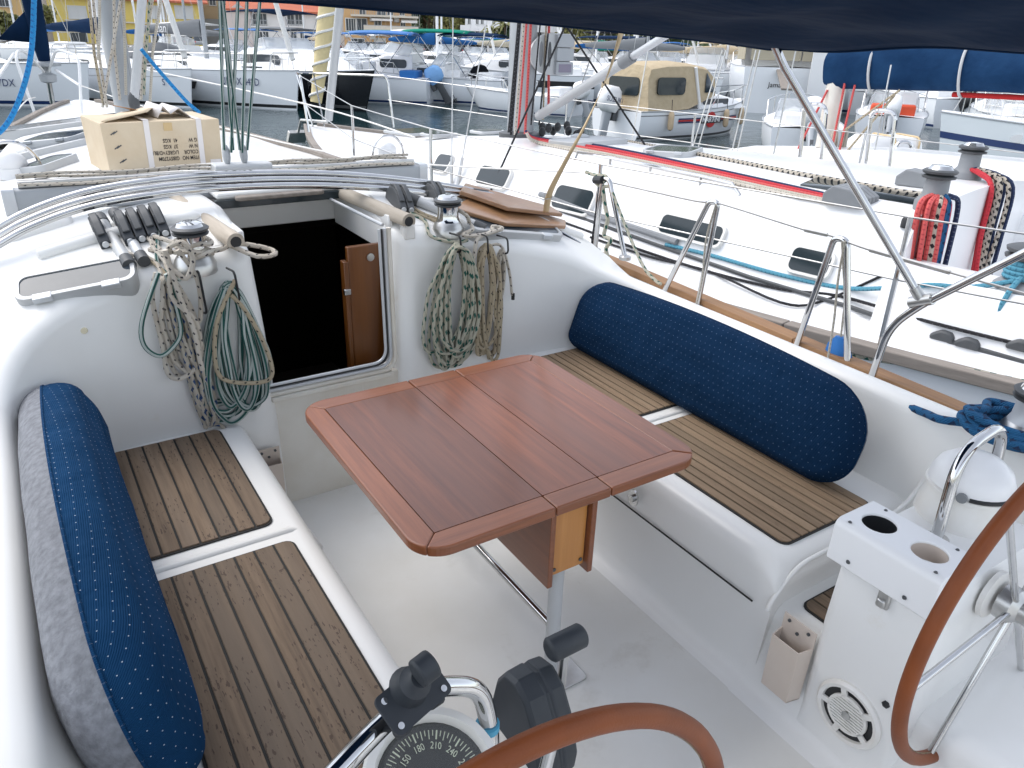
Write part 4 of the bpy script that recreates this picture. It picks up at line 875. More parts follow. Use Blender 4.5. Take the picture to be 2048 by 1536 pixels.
# compasses
def compass(c, capped, par):
    q = MB(); M = Matrix.Translation(c); q.lathe([(0.112, 0.0), (0.110, 0.03), (0.100, 0.07), (0.098, 0.085), (0.104, 0.088), (0.104, 0.098), (0.096, 0.104)], 40, M); h = q.build('compass_housing', 'white_plastic', par)
    if capped:
        q = MB(); q.lathe([(0.100, 0.104), (0.098, 0.125), (0.086, 0.152), (0.06, 0.174), (0.03, 0.184), (0.002, 0.187)], 40, M); cp = q.build('compass_cover', 'white_paint', h)
        q = MB(); q.lathe([(0.013, 0), (0.013, 0.008)], 16, basis(c + Vector((-0.098, -0.03, 0.108)), (0.25, -0.97, 0), (0, 0, 1)) @ Matrix.Rotation(0, 4, 'X')); q.build('hinge_knob', 'grey', cp)
        q = MB(); q.tube([c + Vector((0.1 * math.cos(a), 0.1 * math.sin(a), 0.1045)) for a in np.linspace(3.6, 5.4, 12)], 0.006, 6); q.build('cover_gap', 'black', cp)
    return h
gc = at(1990, 1045, z=0.68); gA = at(1872, 1078, z=0.667); compass(Vector((gA.x + 0.165, gA.y + 0.03, 0.66)), True, ps)
Mt = Matrix.Translation(at(868, 1560, z=0.835)) @ Matrix.Rotation(math.radians(22), 4, 'X')
q = MB(); q.lathe([(0.098, -0.16), (0.098, -0.02), (0.102, 0.0), (0.098, 0.012), (0.086, 0.014), (0.082, 0.006), (0.081, -0.01)], 44, Mt, cap=False); ch = q.build('compass_housing', 'white_plastic', pp, label='open steering compass with a black numbered card')
q = MB(); q.lathe([(0.081, -0.004), (0.072, -0.008), (0.001, -0.004)], 40, Mt, cap=False); cf = q.build('compass_card', 'compass_face', ch)
for d in range(0, 360, 5):
    A = Mt @ Matrix.Rotation(math.radians(-(d - 180)), 4, 'Z'); l_ = 0.008 if d % 10 else 0.013
    q = MB(); q.box((0, 0, 0), (0.0012 if d % 30 else 0.0022, l_, 0.0006)); q.v = [tuple(A @ (Vector(v) + Vector((0, 0.071 - l_ / 2, -0.0066)))) for v in q.v]; q.build('degree_mark', 'compass_ink', cf, smooth=False)
for d in range(0, 360, 30):
    A = Mt @ Matrix.Rotation(math.radians(-(d - 180)), 4, 'Z') @ Matrix.Translation((0, 0.048, -0.0045)); text('compass_number', str(d), 0.0145, A, 'compass_ink', cf, sx=0.78)
q = MB(); q.lathe([(0.080, -0.002), (0.07, 0.020), (0.045, 0.034), (0.002, 0.040)], 32, Mt, cap=False); mat('dome_glass', (1, 1, 1), 0.02, alpha=0.05); q.build('dome', 'dome_glass', ch)
# chrome guards over the compasses
def guard(P, par, tape=None):
    q = MB(); q.tube(fillet(P, 0.09, 10), 0.0145, 14); g = q.build('compass_guard', 'steel', par)
    for p in (P[0], P[-1]): q = MB(); q.lathe([(0.030, -0.004), (0.030, 0.004), (0.018, 0.008)], 16, Matrix.Translation(p)); q.build('flange', 'steel', g)
    return g
gA = at(1872, 1078, z=0.667); gT = at(1960, 852, x=gA.x + 0.06)
g_s = guard([gA, Vector((gA.x + 0.03, gA.y + 0.02, 0.90)), Vector((gA.x + 0.25, gA.y + 0.03, 0.92)), Vector((gA.x + 0.27, gA.y + 0.02, 0.667))], ps)
pg = [at(640, 1580, y=0.60), at(770, 1440, y=0.66), at(860, 1372, y=0.70), at(958, 1372, y=0.70), at(978, 1440, y=0.69), at(985, 1600, y=0.66)]
q = MB(); q.tube(fillet(pg, 0.06, 8), 0.0145, 14); g_p = q.build('compass_guard', 'steel', pp)
q = MB(); a = at(975, 1452, y=0.688); q.tube([a + Vector((0, 0, -0.005)), a + Vector((0, 0, 0.006))], 0.0185, 16); q.build('tape_band', 'blue_tape', g_p)
# throttle
ct = at(1068, 1405, x=0.555); q = MB()
prof = [(-0.085, -0.09), (0.07, -0.09), (0.078, -0.05), (0.062, 0.02), (0.035, 0.062), (0.0, 0.072), (-0.035, 0.055), (-0.068, 0.005), (-0.088, -0.06)]
q.loft([[ct + Vector((dx, y * k, z * k)) for y, z in prof] for dx, k in ((-0.042, 0.86), (-0.034, 0.97), (-0.004, 1.0), (0.0, 0.95), (0.004, 0.95), (0.008, 1.0), (0.03, 0.97), (0.036, 0.9))], True, True, True)
th = q.build('throttle', 'black_soft', pp, bevel=0.005, ang=30)
q = MB(); ka = at(1120, 1392, x=0.605); kb = at(1132, 1285, x=0.605); q.tube([ka, kb], 0.0075, 8); q.build('lever', 'dull_steel', th)
q = MB(); ax = Vector((1, 0.0, 0.03)).normalized(); q.tube([kb - ax * 0.036, kb - ax * 0.03, kb + ax * 0.03, kb + ax * 0.036], 0.021, 18, rr=[0.016, 0.021, 0.021, 0.016]); q.build('knob', 'black_soft', th, bevel=0.004)
# phone bracket clamped to the port guard
pc_ = at(826, 1392, y=0.655); Mb = basis(pc_, (0.93, 0.30, 0.02), (-0.22, 0.75, 0.55))
q = MB(); q.prism(rrect(-0.049, 0.049, -0.028, 0.028, 0.009, 4), 0.005, Mb); pm = q.build('phone_bracket', 'black_soft', label='black phone bracket with a ball joint clamped to the chrome guard', cat='bracket')
for x, y in ((-0.038, -0.018), (0.038, -0.018), (-0.038, 0.018), (0.038, 0.018)):
    q = MB(); q.lathe([(0.005, 0.005), (0.0045, 0.007), (0.001, 0.0075)], 10, Mb @ Matrix.Translation((x, y, 0))); q.build('screw', 'steel', pm)
q = MB(); q.lathe([(0.027, 0.004), (0.023, 0.012), (0.022, 0.028), (0.014, 0.036), (0.012, 0.044)], 20, Mb @ Matrix.Translation((0, 0.012, 0)) ); q.build('socket', 'black_soft', pm)
q = MB(); c = Mb @ Vector((0.002, 0.016, 0.062)); q.tube([c + Vector((-0.012, 0, -0.002)), c + Vector((0.014, 0.004, 0.003))], 0.019, 18); q.build('clamp_knob', 'black_soft', pm, bevel=0.004)
for x in (-0.03, 0.03):
    q = MB(); q.box((0, 0, 0), (0.012, 0.016, 0.04)); q.v = [tuple(Mb @ (Vector(v) + Vector((x, -0.024, -0.018)))) for v in q.v]; q.build('clamp_foot', 'black_soft', pm, bevel=0.005)
# steering wheels
def wheel(c, R_, lab, rot):
    root = link(bpy.data.objects.new('steering_wheel', None)); root.parent = yacht; root['label'] = lab
    q = MB(); q.tube([c + Vector((R_ * math.cos(a), 0, R_ * math.sin(a))) for a in np.linspace(0, 2 * math.pi, 97)[:-1]], 0.0165, 14, closed=True); q.build('rim', 'leather', root); q = MB(); q.tube([c + Vector(((R_ - 0.0165) * math.cos(a), -0.003 + 0.0016 * (k % 2), (R_ - 0.0165) * math.sin(a))) for k, a in enumerate(np.linspace(0, 2 * math.pi, 361)[:-1])], 0.0016, 4, closed=True); q.build('stitching', 'rope_tan', root)
    q = MB(); q.lathe([(0.045, -0.03), (0.045, 0.0), (0.03, 0.015), (0.03, 0.06)], 18, basis(c, (1, 0, 0), (0, 0, 1))); q.tube([c, c + Vector((0, 0.10, 0))], 0.014, 12); q.build('hub', 'dull_steel', root)
    for k in range(6):
        a = math.radians(60 * k + rot); d = Vector((math.cos(a), 0, math.sin(a))); q = MB(); q.tube([c + d * 0.03, c + d * (R_ - 0.01)], 0.008, 10); q.build('spoke', 'steel', root)
    q = MB(); pc2 = c + Vector((0, 0.058, 0)); q.lathe([(0.062, 0), (0.062, 0.012), (0.05, 0.018)], 20, basis(pc2, (1, 0, 0), (0, 0, 1))); q.build('bearing_plate', 'white_plastic', root)
    return root
wheel(Vector((1.752, 0.5, 0.612)), 0.425, 'brown leather-bound wheel at the starboard helm', 5); wheel(Vector((0.333, 0.5, 0.612)), 0.425, 'brown leather-bound wheel at the port helm', 20)
# ---------------------------------------------------------------- bimini
bim = thing('bimini_canopy', 'navy canvas bimini canopy stretched overhead at the top right', 'canopy', (0.85, 1.2, 1.85))
def bz(x, y):
    zf = float(np.interp(x, [-0.6, 0, 0.577, 1.185, 1.7, 2.0, 2.2], [1.80, 1.832, 1.834, 1.811, 1.785, 1.768, 1.752]))
    g = float(np.interp(y, [-1.3, 0, 0.6, 1.06, 1.5, 1.85], [0.10, 0.17, 0.13, 0.09, 0.045, 0.0])); s_ = 1 - 0.65 * ((x - 0.85) / 1.35) ** 2
    return zf + g * s_ + (0.010 * math.sin(9 * y + 4 * x) + 0.005 * math.sin(17 * x - 6 * y)) * min(1, max(0, (1.85 - y) * 6))
q = MB(); X = np.linspace(-0.55, 2.2, 56); Y_ = np.linspace(1.85, 0.62, 40); q.loft([[Vector((x, y, bz(x, y))) for x in X] for y in Y_], closed=False); q.build('canvas', 'navy_canvas', bim, solid=0.004, ang=70)
q = MB(); q.tube([Vector((x, 1.852, bz(x, 1.85) + 0.002)) for x in X], 0.010, 8); q.build('front_hem', 'navy_canvas', bim)
q = MB(); q.tube([Vector((2.2, y, bz(2.2, y))) for y in Y_], 0.008, 8); q.build('side_hem', 'navy_canvas', bim)
for y in (1.83, 0.66):
    q = MB(); q.tube([Vector((x, y, bz(x, y) + 0.018)) for x in X], 0.012, 8); q.build('bow', 'steel', bim)
# ---------------------------------------------------------------- cardboard carton on the coachroof
pA = at(222, 352, y=4.55); pB = at(447, 338, y=4.62); pT = at(205, 243, y=4.55)
ex = (pB - pA); W_ = ex.length; Hb = (pT - pA).length; Mc = basis(pA, ex, (0, 0, 1)); Dp = 0.42     # local: x right, y up, z aft
q = MB()
q.loft([[Mc @ Vector((x, y, z)) for x, y in ((0, 0), (W_, 0), (W_ + 0.004, Hb), (-0.012, Hb - 0.01))] for z in (0, -Dp)], True, True, True)
car = q.build('carton', 'cardboard', smooth=False, bevel=0.004, label='worn cardboard carton with upside-down print, strapped, on the coachroof', cat='box')
for u in (0.33, 0.79):
    q = MB(); q.bx(u * W_, u * W_ + 0.028, -0.0, Hb + 0.003, 0.001, 0.003); q.bx(u * W_, u * W_ + 0.028, Hb + 0.001, Hb + 0.004, -Dp, 0.003); q.v = [tuple(Mc @ Vector(v)) for v in q.v]; q.build('strap', 'strap_white', car, smooth=False)
Mtx = Mc @ Matrix.Rotation(math.pi, 4, 'Z')
rows = (('ITEM NO', 'GIBSY270M'), ('COLOR', 'L/GREY+D/BLUE'), ('N W', '37  KGS'), ('G W', '41  KGS'))
for k, (a_, b_) in enumerate(rows):
    yy = Hb * (0.27 + 0.115 * k)
    for s_, u in ((a_, 0.782), (b_, 0.605)): text('carton_print', s_, Hb * 0.105, Mc @ Matrix.Translation((u * W_, yy, 0.0025)) @ Matrix.Rotation(math.pi, 4, 'Z'), 'ink', car, align='LEFT', sx=0.78, offset=0.0004)
q = MB(); q.bx(W_ * 0.885, W_ * 0.985, Hb * 0.13, Hb * 0.21, 0.001, 0.0025); q.v = [tuple(Mc @ Vector(v)) for v in q.v]; q.build('sticker', 'strap_white', car, smooth=False)
q = MB(); q.bx(W_ * 0.50, W_ * 0.575, Hb * 0.80, Hb * 0.95, 0.001, 0.002); q.v = [tuple(Mc @ Vector(v)) for v in q.v]; mat('old_tape', (0.56, 0.40, 0.20), 0.5); q.build('tape_patch', 'old_tape', car, smooth=False)
for u, v_ in ((0.07, 0.78), (0.085, 0.52), (0.11, 0.26)):
    q = MB()
    for d in (0, 0.012): q.box((0, 0, 0), (0.028, 0.005, 0.003), Matrix.Rotation(0.6, 3, 'Z')); q.v[-8:] = [tuple(Mc @ (Vector(v) + Vector((u * W_ + d, v_ * Hb + d * .3, 0.001)))) for v in q.v[-8:]]
    q.build('staple', 'dark_grey', car)
def flap(P0, P1, up, curl, m, n=8):
    q = MB(); R0 = []
    for k in range(n + 1):
        t = k / n; o_ = Vector(up) * t + Vector(curl) * t * t; R0.append([Mc @ (Vector(P0) + o_), Mc @ (Vector(P1) + o_ * 0.9)])
    q.loft(R0, closed=False); q.build('flap', m, car, solid=0.005, ang=60)
flap((0.0, Hb, -0.01), (W_ * 0.30, Hb + 0.004, -Dp * 0.9), (0.14, 0.012, -0.06), (0.10, 0.03, 0.02), 'cardboard'); flap((W_ * 0.46, Hb, -Dp), (W_ * 0.52, Hb, -Dp * 0.7), (-0.05, 0.05, 0.0), (-0.06, -0.01, 0), 'cardboard_dark')
q = MB(); pts = [(0.50, 0.0), (0.56, 0.06), (0.62, 0.02), (0.70, 0.05), (0.80, 0.0)]
q.loft([[Mc @ Vector((u * W_, Hb + h + 0.004, z)) for u, h in pts] for z in (-Dp * 0.2, -Dp * 0.5, -Dp * 0.9)], closed=False); q.build('packing_paper', 'strap_white', car, solid=0.003)
# ---------------------------------------------------------------- ropes
def rope(name, label, pts, r, m, cat='rope', n=7, sub=5, closed=False, group=None):
    q = MB(); q.tube(spline(pts, sub, closed), r, n, closed=closed); return q.build(name, m, label=label, cat=cat, group=group)
def coil_pts(hook, Ln, wd, loops, wall_y, r, skew=0.0, seed=1, pinch=0.45, flare=1.0, layers=3):
    R_ = random.Random(seed); out = []
    for i in range(loops):
        w_ = wd * R_.uniform(0.45, 1.0); l_ = Ln * R_.uniform(0.82, 1.0); ph = R_.uniform(-0.3, 0.3) * wd; ly = wall_y - r * 1.1 - (i % layers) * r * 1.7 - R_.uniform(0, r)
        for k in range(14):
            t = k / 14; a = 2 * math.pi * t; dn = (1 - math.cos(a)) / 2
            x = hook.x + (ph + skew * Ln) * dn + w_ * 0.5 * math.sin(a) * (pinch + (flare - pinch) * dn) + R_.uniform(-1, 1) * 0.006
            out.append(Vector((x, ly - 0.012 * math.sin(a * 1.5) * R_.random(), hook.z - l_ * dn + R_.uniform(-1, 1) * 0.004)))
    return out
def bulk(px, py): return at(px, py, y=2.60)
def cl_(label, hk, bot, wd_px, loops, r, m, seed, skew_px=0, **k):
    h = bulk(*hk); b = bulk(*bot); w_ = (bulk(hk[0] + wd_px, hk[1]) - h).length
    rope('rope_coil', label, coil_pts(h, h.z - b.z, w_, loops, 2.605, r, (b.x - h.x) / max(0.05, h.z - b.z), seed, **k), r, m, group='ropes hung on the cabin bulkhead')
cl_('green-flecked rope coil hanging on the starboard bulkhead by the winch', (908, 488), (893, 735), 100, 15, 0.0078, 'rope_green_fleck', 3, pinch=0.75, flare=1.1, layers=4)
cl_('tan rope coil hanging between the green-flecked and the thin white coils', (968, 488), (972, 722), 56, 11, 0.0075, 'rope_tan', 5, pinch=0.8, flare=0.9)
cl_('thin white rope hank hanging beside the tan coil', (1000, 500), (985, 650), 30, 3, 0.006, 'rope_white', 8, pinch=0.8)
cl_('green striped rope coil hanging nearest the companionway on the port side', (455, 565), (470, 842), 135, 16, 0.0078, 'rope_green_stripe', 11, pinch=0.5, flare=1.0)
cl_('blue-flecked rope hank hanging on the port bulkhead', (335, 548), (420, 850), 55, 8, 0.0075, 'rope_blue_fleck', 13, pinch=0.9, flare=0.55)
cl_('white rope hank hanging outermost on the port bulkhead', (330, 550), (385, 755), 85, 5, 0.0078, 'rope_white', 21, pinch=0.6)
def wall(pts, label, r, m, off=0.0): return rope('hanging_rope', label, [at(px, py, y=2.585 - off) for px, py in pts], r, m)
wall(((470, 560), (435, 640), (430, 720), (450, 760), (520, 765), (545, 745), (525, 680), (490, 620), (462, 590)), 'tan rope loop draped over the green striped coil', 0.0078, 'rope_tan', 0.03)
wall(((318, 545), (285, 640), (288, 690), (320, 712), (350, 690), (362, 660), (350, 600), (332, 548)), 'green striped loop hanging at the left of the port ropes', 0.0078, 'rope_green_stripe', 0.035)
wall(((330, 500), (362, 600), (388, 660), (400, 720), (405, 740)), 'white line running down over the port ropes', 0.0085, 'rope_white', 0.05)
wall(((355, 500), (395, 560), (400, 640), (372, 640), (352, 640), (380, 710), (390, 735), (360, 758), (335, 745), (325, 690), (305, 600), (312, 545)), 'white rope making a low loop on the port bulkhead', 0.008, 'rope_white', 0.02)
wall(((415, 850), (440, 850), (462, 872), (472, 890)), 'blue-flecked rope tail trailing to the seat', 0.0075, 'rope_blue_fleck', 0.0)
wall(((960, 500), (1000, 490), (1018, 540), (1024, 590)), 'white rope tail with a black whipped end', 0.006, 'rope_white', 0.0)
q = MB(); a = at(1026, 592, y=2.585); q.tube([a + Vector((0, 0, 0.012)), a - Vector((0, 0, 0.016))], 0.0075, 8); q.build('rope_end', 'black', label='black taped rope end below the thin white hank', cat='rope end')
for px, py, l_ in ((462, 545, 0.09), (392, 545, 0.13), (908, 474, 0.05), (962, 474, 0.06), (1002, 478, 0.05)):
    a = at(px, py, y=2.60); q = MB(); q.tube(fillet([a + Vector((-0.008, 0.02, 0.012)), a + Vector((0, -0.05, 0.016)), a + Vector((0.006, -0.05, -l_)), a + Vector((0.0, 0.0, -l_ - 0.01))], 0.02), 0.004, 6); q.build('shock_cord_loop', 'black', yacht)
# turns and loose loops on the port winch
c = pw; turns = [c + Vector(((0.05 + 0.012 * math.sin(k * 0.7)) * math.cos(k * 0.5), (0.05 + 0.012 * math.sin(k * 0.7)) * math.sin(k * 0.5), 0.045 + 0.0012 * k + 0.006 * math.sin(k * 1.3))) for k in range(46)]
rope('winch_rope', 'white black-flecked rope wrapped loosely round the port winch', [dk(302, 482) + Vector((0, 0, 0.02)), dk(345, 500) + Vector((0, 0, 0.03))] + turns + [c + Vector((0.06, -0.02, 0.06)), dk(470, 500) + Vector((0, -0.03, 0.03)), dk(520, 505, -0.0) + Vector((0.02, -0.03, 0.02)), dk(530, 512) + Vector((0.02, -0.06, 0.02)), dk(505, 515) + Vector((0, -0.06, 0.02)), dk(460, 505) + Vector((0, -0.02, 0.03))], 0.0085, 'rope_white', sub=3)
rope('winch_rope', 'white rope loop standing up in front of the port winch', [dk(300, 505) + Vector((0, 0, 0.01)), dk(340, 520) + Vector((0, -0.02, 0.03)), c + Vector((-0.08, -0.06, 0.10)), c + Vector((-0.04, -0.085, 0.115)), c + Vector((-0.02, -0.09, 0.06)), c + Vector((-0.05, -0.09, 0.0)), c + Vector((-0.09, -0.09, 0.03)), c + Vector((-0.10, -0.085, -0.06)), at(390, 640, y=2.54), at(402, 690, y=2.55)], 0.0085, 'rope_white')
for k, ((xa, ya), mids, m_, lb) in enumerate((((207, 490), ((250, 512), (310, 530)), 'rope_white', 'white line leaving the single black clutch'), ((268, 482), ((270, 500), (322, 545)), 'rope_tan', 'tan line leaving the first of four clutches'), ((284, 480), ((320, 505), (340, 560)), 'rope_white', 'white line leaving the second of four clutches'), ((304, 476), ((306, 500), (330, 530)), 'rope_white', 'white line leaving the third of four clutches'), ((320, 470), ((316, 492), (318, 540)), 'rope_green_stripe', 'green striped line leaving the innermost clutch'))):
    rope('control_line', lb, [dk(xa, ya) + Vector((0, 0, 0.02))] + [dk(*m2) + Vector((0, -0.005, 0.015)) for m2 in mids] + [at(325 + 9 * k, 560, y=2.585)], 0.007, m_, group='lines leaving the port clutches')
# starboard winch tails
c = sw
rope('winch_rope', 'tan rope snaking from the starboard winch over the bulkhead edge', [c + Vector((0.05, 0.02, 0.09)), c + Vector((0.07, -0.03, 0.07)), c + Vector((0.10, 0.0, 0.03)), c + Vector((0.08, -0.06, 0.02)), c + Vector((0.02, -0.09, 0.01)), c + Vector((0.10, -0.09, 0.0)), c + Vector((0.19, -0.06, 0.0)), c + Vector((0.24, -0.03, 0.0)), c + Vector((0.20, -0.02, 0.01)), c + Vector((0.17, -0.06, 0.0)), c + Vector((0.08, -0.10, -0.01)), c + Vector((0.06, -0.11, -0.07)), c + Vector((0.05, -0.11, -0.10))], 0.0085, 'rope_white')
rope('control_line', 'green-flecked line led round the base of the starboard winch', [dk(820, 432) + Vector((0, 0, 0.012)), dk(850, 448) + Vector((0, 0, 0.012)), dk(862, 478) + Vector((0, -0.0, 0.012)), dk(905, 487) + Vector((0, -0.02, 0.01)), at(935, 480, y=2.60)], 0.0075, 'rope_green_fleck')
for k, (px, lb) in enumerate(((810, 'inner tan line behind the starboard clutches'), (822, 'outer tan line behind the starboard clutches'))):
    rope('control_line', lb, [dk(px - 8, 415) + Vector((0, 0, 0.02)), dk(px + 20, 430) + Vector((0, 0, 0.01)), dk(px + 50, 442) + Vector((0, 0, 0.01)), dk(px + 70, 452) + Vector((0, 0, 0.01))], 0.007, 'rope_tan')
# thick blue rope heaped round the aft starboard winch
R_ = random.Random(4); P = []; bc = Vector((aw.x - 0.02, aw.y + 0.0, 0.745))
for k in range(40):
    a = k * 0.62; rr_ = 0.085 + 0.05 * R_.random(); P.append(bc + Vector((rr_ * math.cos(a) - 0.02, rr_ * 1.2 * math.sin(a), 0.012 + 0.0011 * k + 0.012 * R_.random())))
rope('blue_rope', 'thick blue rope heaped round the aft starboard winch', [at(1800, 806, z=0.70), at(1850, 826, z=0.72), at(1900, 842, z=0.745)] + P, 0.013, 'rope_blue', n=9)
# bright blue line hanging across the left edge
rope('blue_line', 'bright blue line sweeping down across the left edge of the view', [at(px, py, y=4.4) for px, py in ((72, -60), (68, 0), (66, 60), (60, 120), (45, 180), (22, 235), (-6, 268), (-60, 300))], 0.012, 'rope_bright')
rope('blue_line', 'bright blue line slanting behind the mast to the carton', [at(px, py, y=5.6) for px, py in ((282, 98), (310, 132), (345, 172), (375, 205), (400, 226))], 0.012, 'rope_bright')
# webbing strap from the bimini down to the spray hood bow
wp_ = [at(1243, 62, y=2.2), at(1215, 150, y=2.35), at(1170, 250, y=2.5), at(1130, 325, y=2.65), at(1100, 385, y=2.75), at(1092, 425, y=2.82)]
q = MB(); R0 = []
S_ = spline(wp_, 5)
for k, p in enumerate(S_):
    a = 0.5 + 2.6 * k / len(S_); s_ = Vector((math.cos(a), math.sin(a) * 0.5, 0.0)) * 0.016; R0.append([p - s_, p + s_])
q.loft(R0, closed=False); st = q.build('webbing_strap', 'webbing', solid=0.002, label='twisted tan webbing strap running up to the bimini', cat='strap')
q = MB(); bp = at(1097, 392, y=2.76); q.tube([bp + Vector(v) for v in ((-0.02, 0, -0.012), (0.02, 0, -0.012), (0.02, 0, 0.012), (-0.02, 0, 0.012))], 0.003, 6, closed=True); q.build('buckle', 'dull_steel', st)
# fender line bundle on the forward gate, small blue fender bag beyond the coaming
q = MB(); p = at(1676, 700, x=GX + 0.05); q.loft([[p + Vector((r_ * k_ * math.cos(a), r_ * math.sin(a) * (1 + 0.18 * math.sin(3 * a + z_ * 30)), z_)) for a in np.linspace(0, 2 * math.pi, 15)[:-1]] for r_, k_, z_ in ((0.03, 0.6, -0.09), (0.065, 0.6, -0.075), (0.062, 0.55, -0.03), (0.045, 0.5, 0.02), (0.018, 0.8, 0.055))], True, True, True); fb = q.build('blue_bag', 'bright_blue', label='small bright blue bag hanging beside the aft stanchion gate', cat='bag')
q = MB(); q.tube([p + Vector((0, 0, 0.05)), at(1690, 600, x=GX + 0.05), at(1684, 484, x=GX)], 0.004, 6); q.build('cord', 'rope_plain', fb)
def gx(pts, lb, r, m, x=GX - 0.02): rope('hanging_rope', lb, [at(px, py, x=x) for px, py in pts], r, m)
gx(((1690, 482), (1676, 560), (1668, 640), (1655, 720)), 'thin grey cord hanging from the aft gate', 0.0045, 'rope_plain'); gx(((1432, 408), (1412, 480), (1404, 560), (1392, 610)), 'thin grey cord hanging inside the forward gate', 0.0045, 'rope_plain')
gx(((1172, 344), (1190, 350), (1212, 352), (1206, 365), (1190, 362), (1200, 372), (1222, 372)), 'pale rope wound round the top of the foremost stanchion', 0.009, 'rope_green_fleck'); 
gx(((1205, 370), (1210, 410), (1215, 440), (1208, 470), (1222, 480), (1212, 500), (1225, 540)), 'knotted pale rope hanging from the foremost stanchion', 0.011, 'rope_green_fleck'); gx(((1225, 385), (1250, 450), (1285, 530), (1310, 560), (1322, 568)), 'pale rope running aft from the foremost stanchion', 0.008, 'rope_green_fleck'); gx(((1200, 372), (1192, 430), (1184, 490)), 'black line hanging from the foremost stanchion', 0.008, 'rope_black')
t3 = gate((1190, 500), (1212, 358), (1250, 515), GX - 0.03)
q = MB(); q.tube([at(1213, 362, x=GX - 0.03) + Vector((0, 0.03, 0)), at(1190, 360, x=GX - 0.03)], 0.02, 8); q.build('gate_padding', 'black', yacht)
q = MB(); hb = [at(1100, 452, y=2.9), at(1130, 470, y=2.85), at(1160, 488, y=2.8)]; q.tube(hb, 0.010, 8); q.build('bow_end', 'steel', yacht)
# ---------------------------------------------------------------- boats in the level world
frame(None)
def hull_sections(L, B, fb, ds=0.74, full=0.42, bowz=1.25, nst=22, rake=0.12, wl=0.88):
    out = []
    for k in range(nst + 1):
        t = k / nst; y = L * t
        if t > full: b_ = 1 - ((t - full) / (1 - full)) ** 2.1
        else: b_ = 1 - (1 - ds) * ((full - t) / full) ** 2
        b_ = max(b_, 0.012) * B / 2; zg = fb * (1 + (bowz - 1) * t * t) if t > 0.2 else fb * (1 + (bowz - 1) * 0.04)
        kw = wl - 0.30 * max(0, t - 0.5)
        out.append((y, b_, zg, kw))
    return out
def hull(root, L, B, fb, m='hull_white', deckm='white_paint', stripe=None, boot='navy_paint', camber=0.05, rake=0.35, deck=True, **k):
    """topsides, boot stripe, deck: local frame, stern at y=0, bow at y=L, waterline at z=0"""
    S = hull_sections(L, B, fb, **k); rings = []
    rows = ((1.0, 1.0), (0.99, 0.72), (0.965, 0.42), (None, 0.06), (None, -0.25))
    def pt(s_, y, b_, zg, kw, f_, h, t): 
        kk = f_ if f_ else (kw if h > 0 else kw * 0.8)
        return Vector((s_ * b_ * kk, y - rake * (1 - h) * t ** 6 * 1.0, zg * h))
    for i, (y, b_, zg, kw) in enumerate(S):
        t = y / L; r = [pt(-1, y, b_, zg, kw, f_, h, t) for f_, h in rows] + [pt(1, y, b_, zg, kw, f_, h, t) for f_, h in rows[::-1]]; rings.append(r)
    q = MB(); q.loft(rings, closed=False, cap0=True, cap1=True); h_ = q.build('hull', m, root, ang=50)
    def band(h0, h1, mm, name, out=0.006):
        q = MB(); R0 = []
        for s_ in (-1, 1):
            R0 = []
            for y, b_, zg, kw in S:
                t = y / L; P = []
                for h in (h0, h1):
                    f_ = np.interp(h, [0.06, 0.42, 0.72, 1.0], [kw, 0.965, 0.99, 1.0]); P.append(Vector((s_ * (b_ * f_ + out), y - rake * (1 - h) * t ** 6, zg * h)))
                R0.append(P)
            q.loft(R0, closed=False)
        return q.build(name, mm, root)
    if boot: band(0.05, 0.13, boot, 'boot_stripe')
    if stripe: band(stripe[1], stripe[2], stripe[0], 'hull_stripe')
    if deck:
        q = MB(); R0 = []
        for y, b_, zg, kw in S: R0.append([Vector((u * b_, y, zg + camber * (1 - u * u) - 0.002)) for u in np.linspace(-1, 1, 9)])
        q.loft(R0, closed=False); q.build('deck', deckm, root, ang=60)
        for s_ in (-1, 1):
            q = MB(); q.tube([Vector((s_ * b_, y, zg + 0.01)) for y, b_, zg, kw in S], 0.02, 5); q.build('rubbing_strake', 'mid_grey', root)
    return S
def house(root, secs, m='white_paint', name='coachroof', ang=45, n=5):
    """cabin lofted from (y, half width bottom, half width top, z bottom, z top)"""
    R0 = []
    for y, wb, wt, zb, zt in secs:
        R0.append([Vector((-wb, y, zb)), Vector((-wt, y, zb + (zt - zb) * 0.86)), Vector((-wt * 0.88, y, zt)), Vector((0, y, zt + 0.03)), Vector((wt * 0.88, y, zt)), Vector((wt, y, zb + (zt - zb) * 0.86)), Vector((wb, y, zb))])
    q = MB(); q.loft(R0, closed=False, cap0=True, cap1=True); return q.build(name, m, root, ang=ang)
def tubes(root, name, m, r, *paths, each=False, n=6, fil=0.0):
    o = None
    for p in paths:
        q = MB(); q.tube(fillet(p, fil) if fil else p, r, n); o = q.build(name, m, root)
    return o
def side_window(root, y0, y1, zb, zt, xw, m='window', taper=0.0, name='window'):
    """a pane let into both cabin sides; xw(y, z) gives the half width"""
    for s_ in (-1, 1):
        q = MB(); P = rrect(y0, y1, zb, zt, min((y1 - y0), (zt - zb)) * 0.35, 3)
        q.loft([[Vector((s_ * (xw(y, z) + 0.006), y, z)) for y, z in P], [Vector((s_ * (xw(y, z) - 0.01), y, z)) for y, z in P]], True, True, False); q.build(name, m, root)

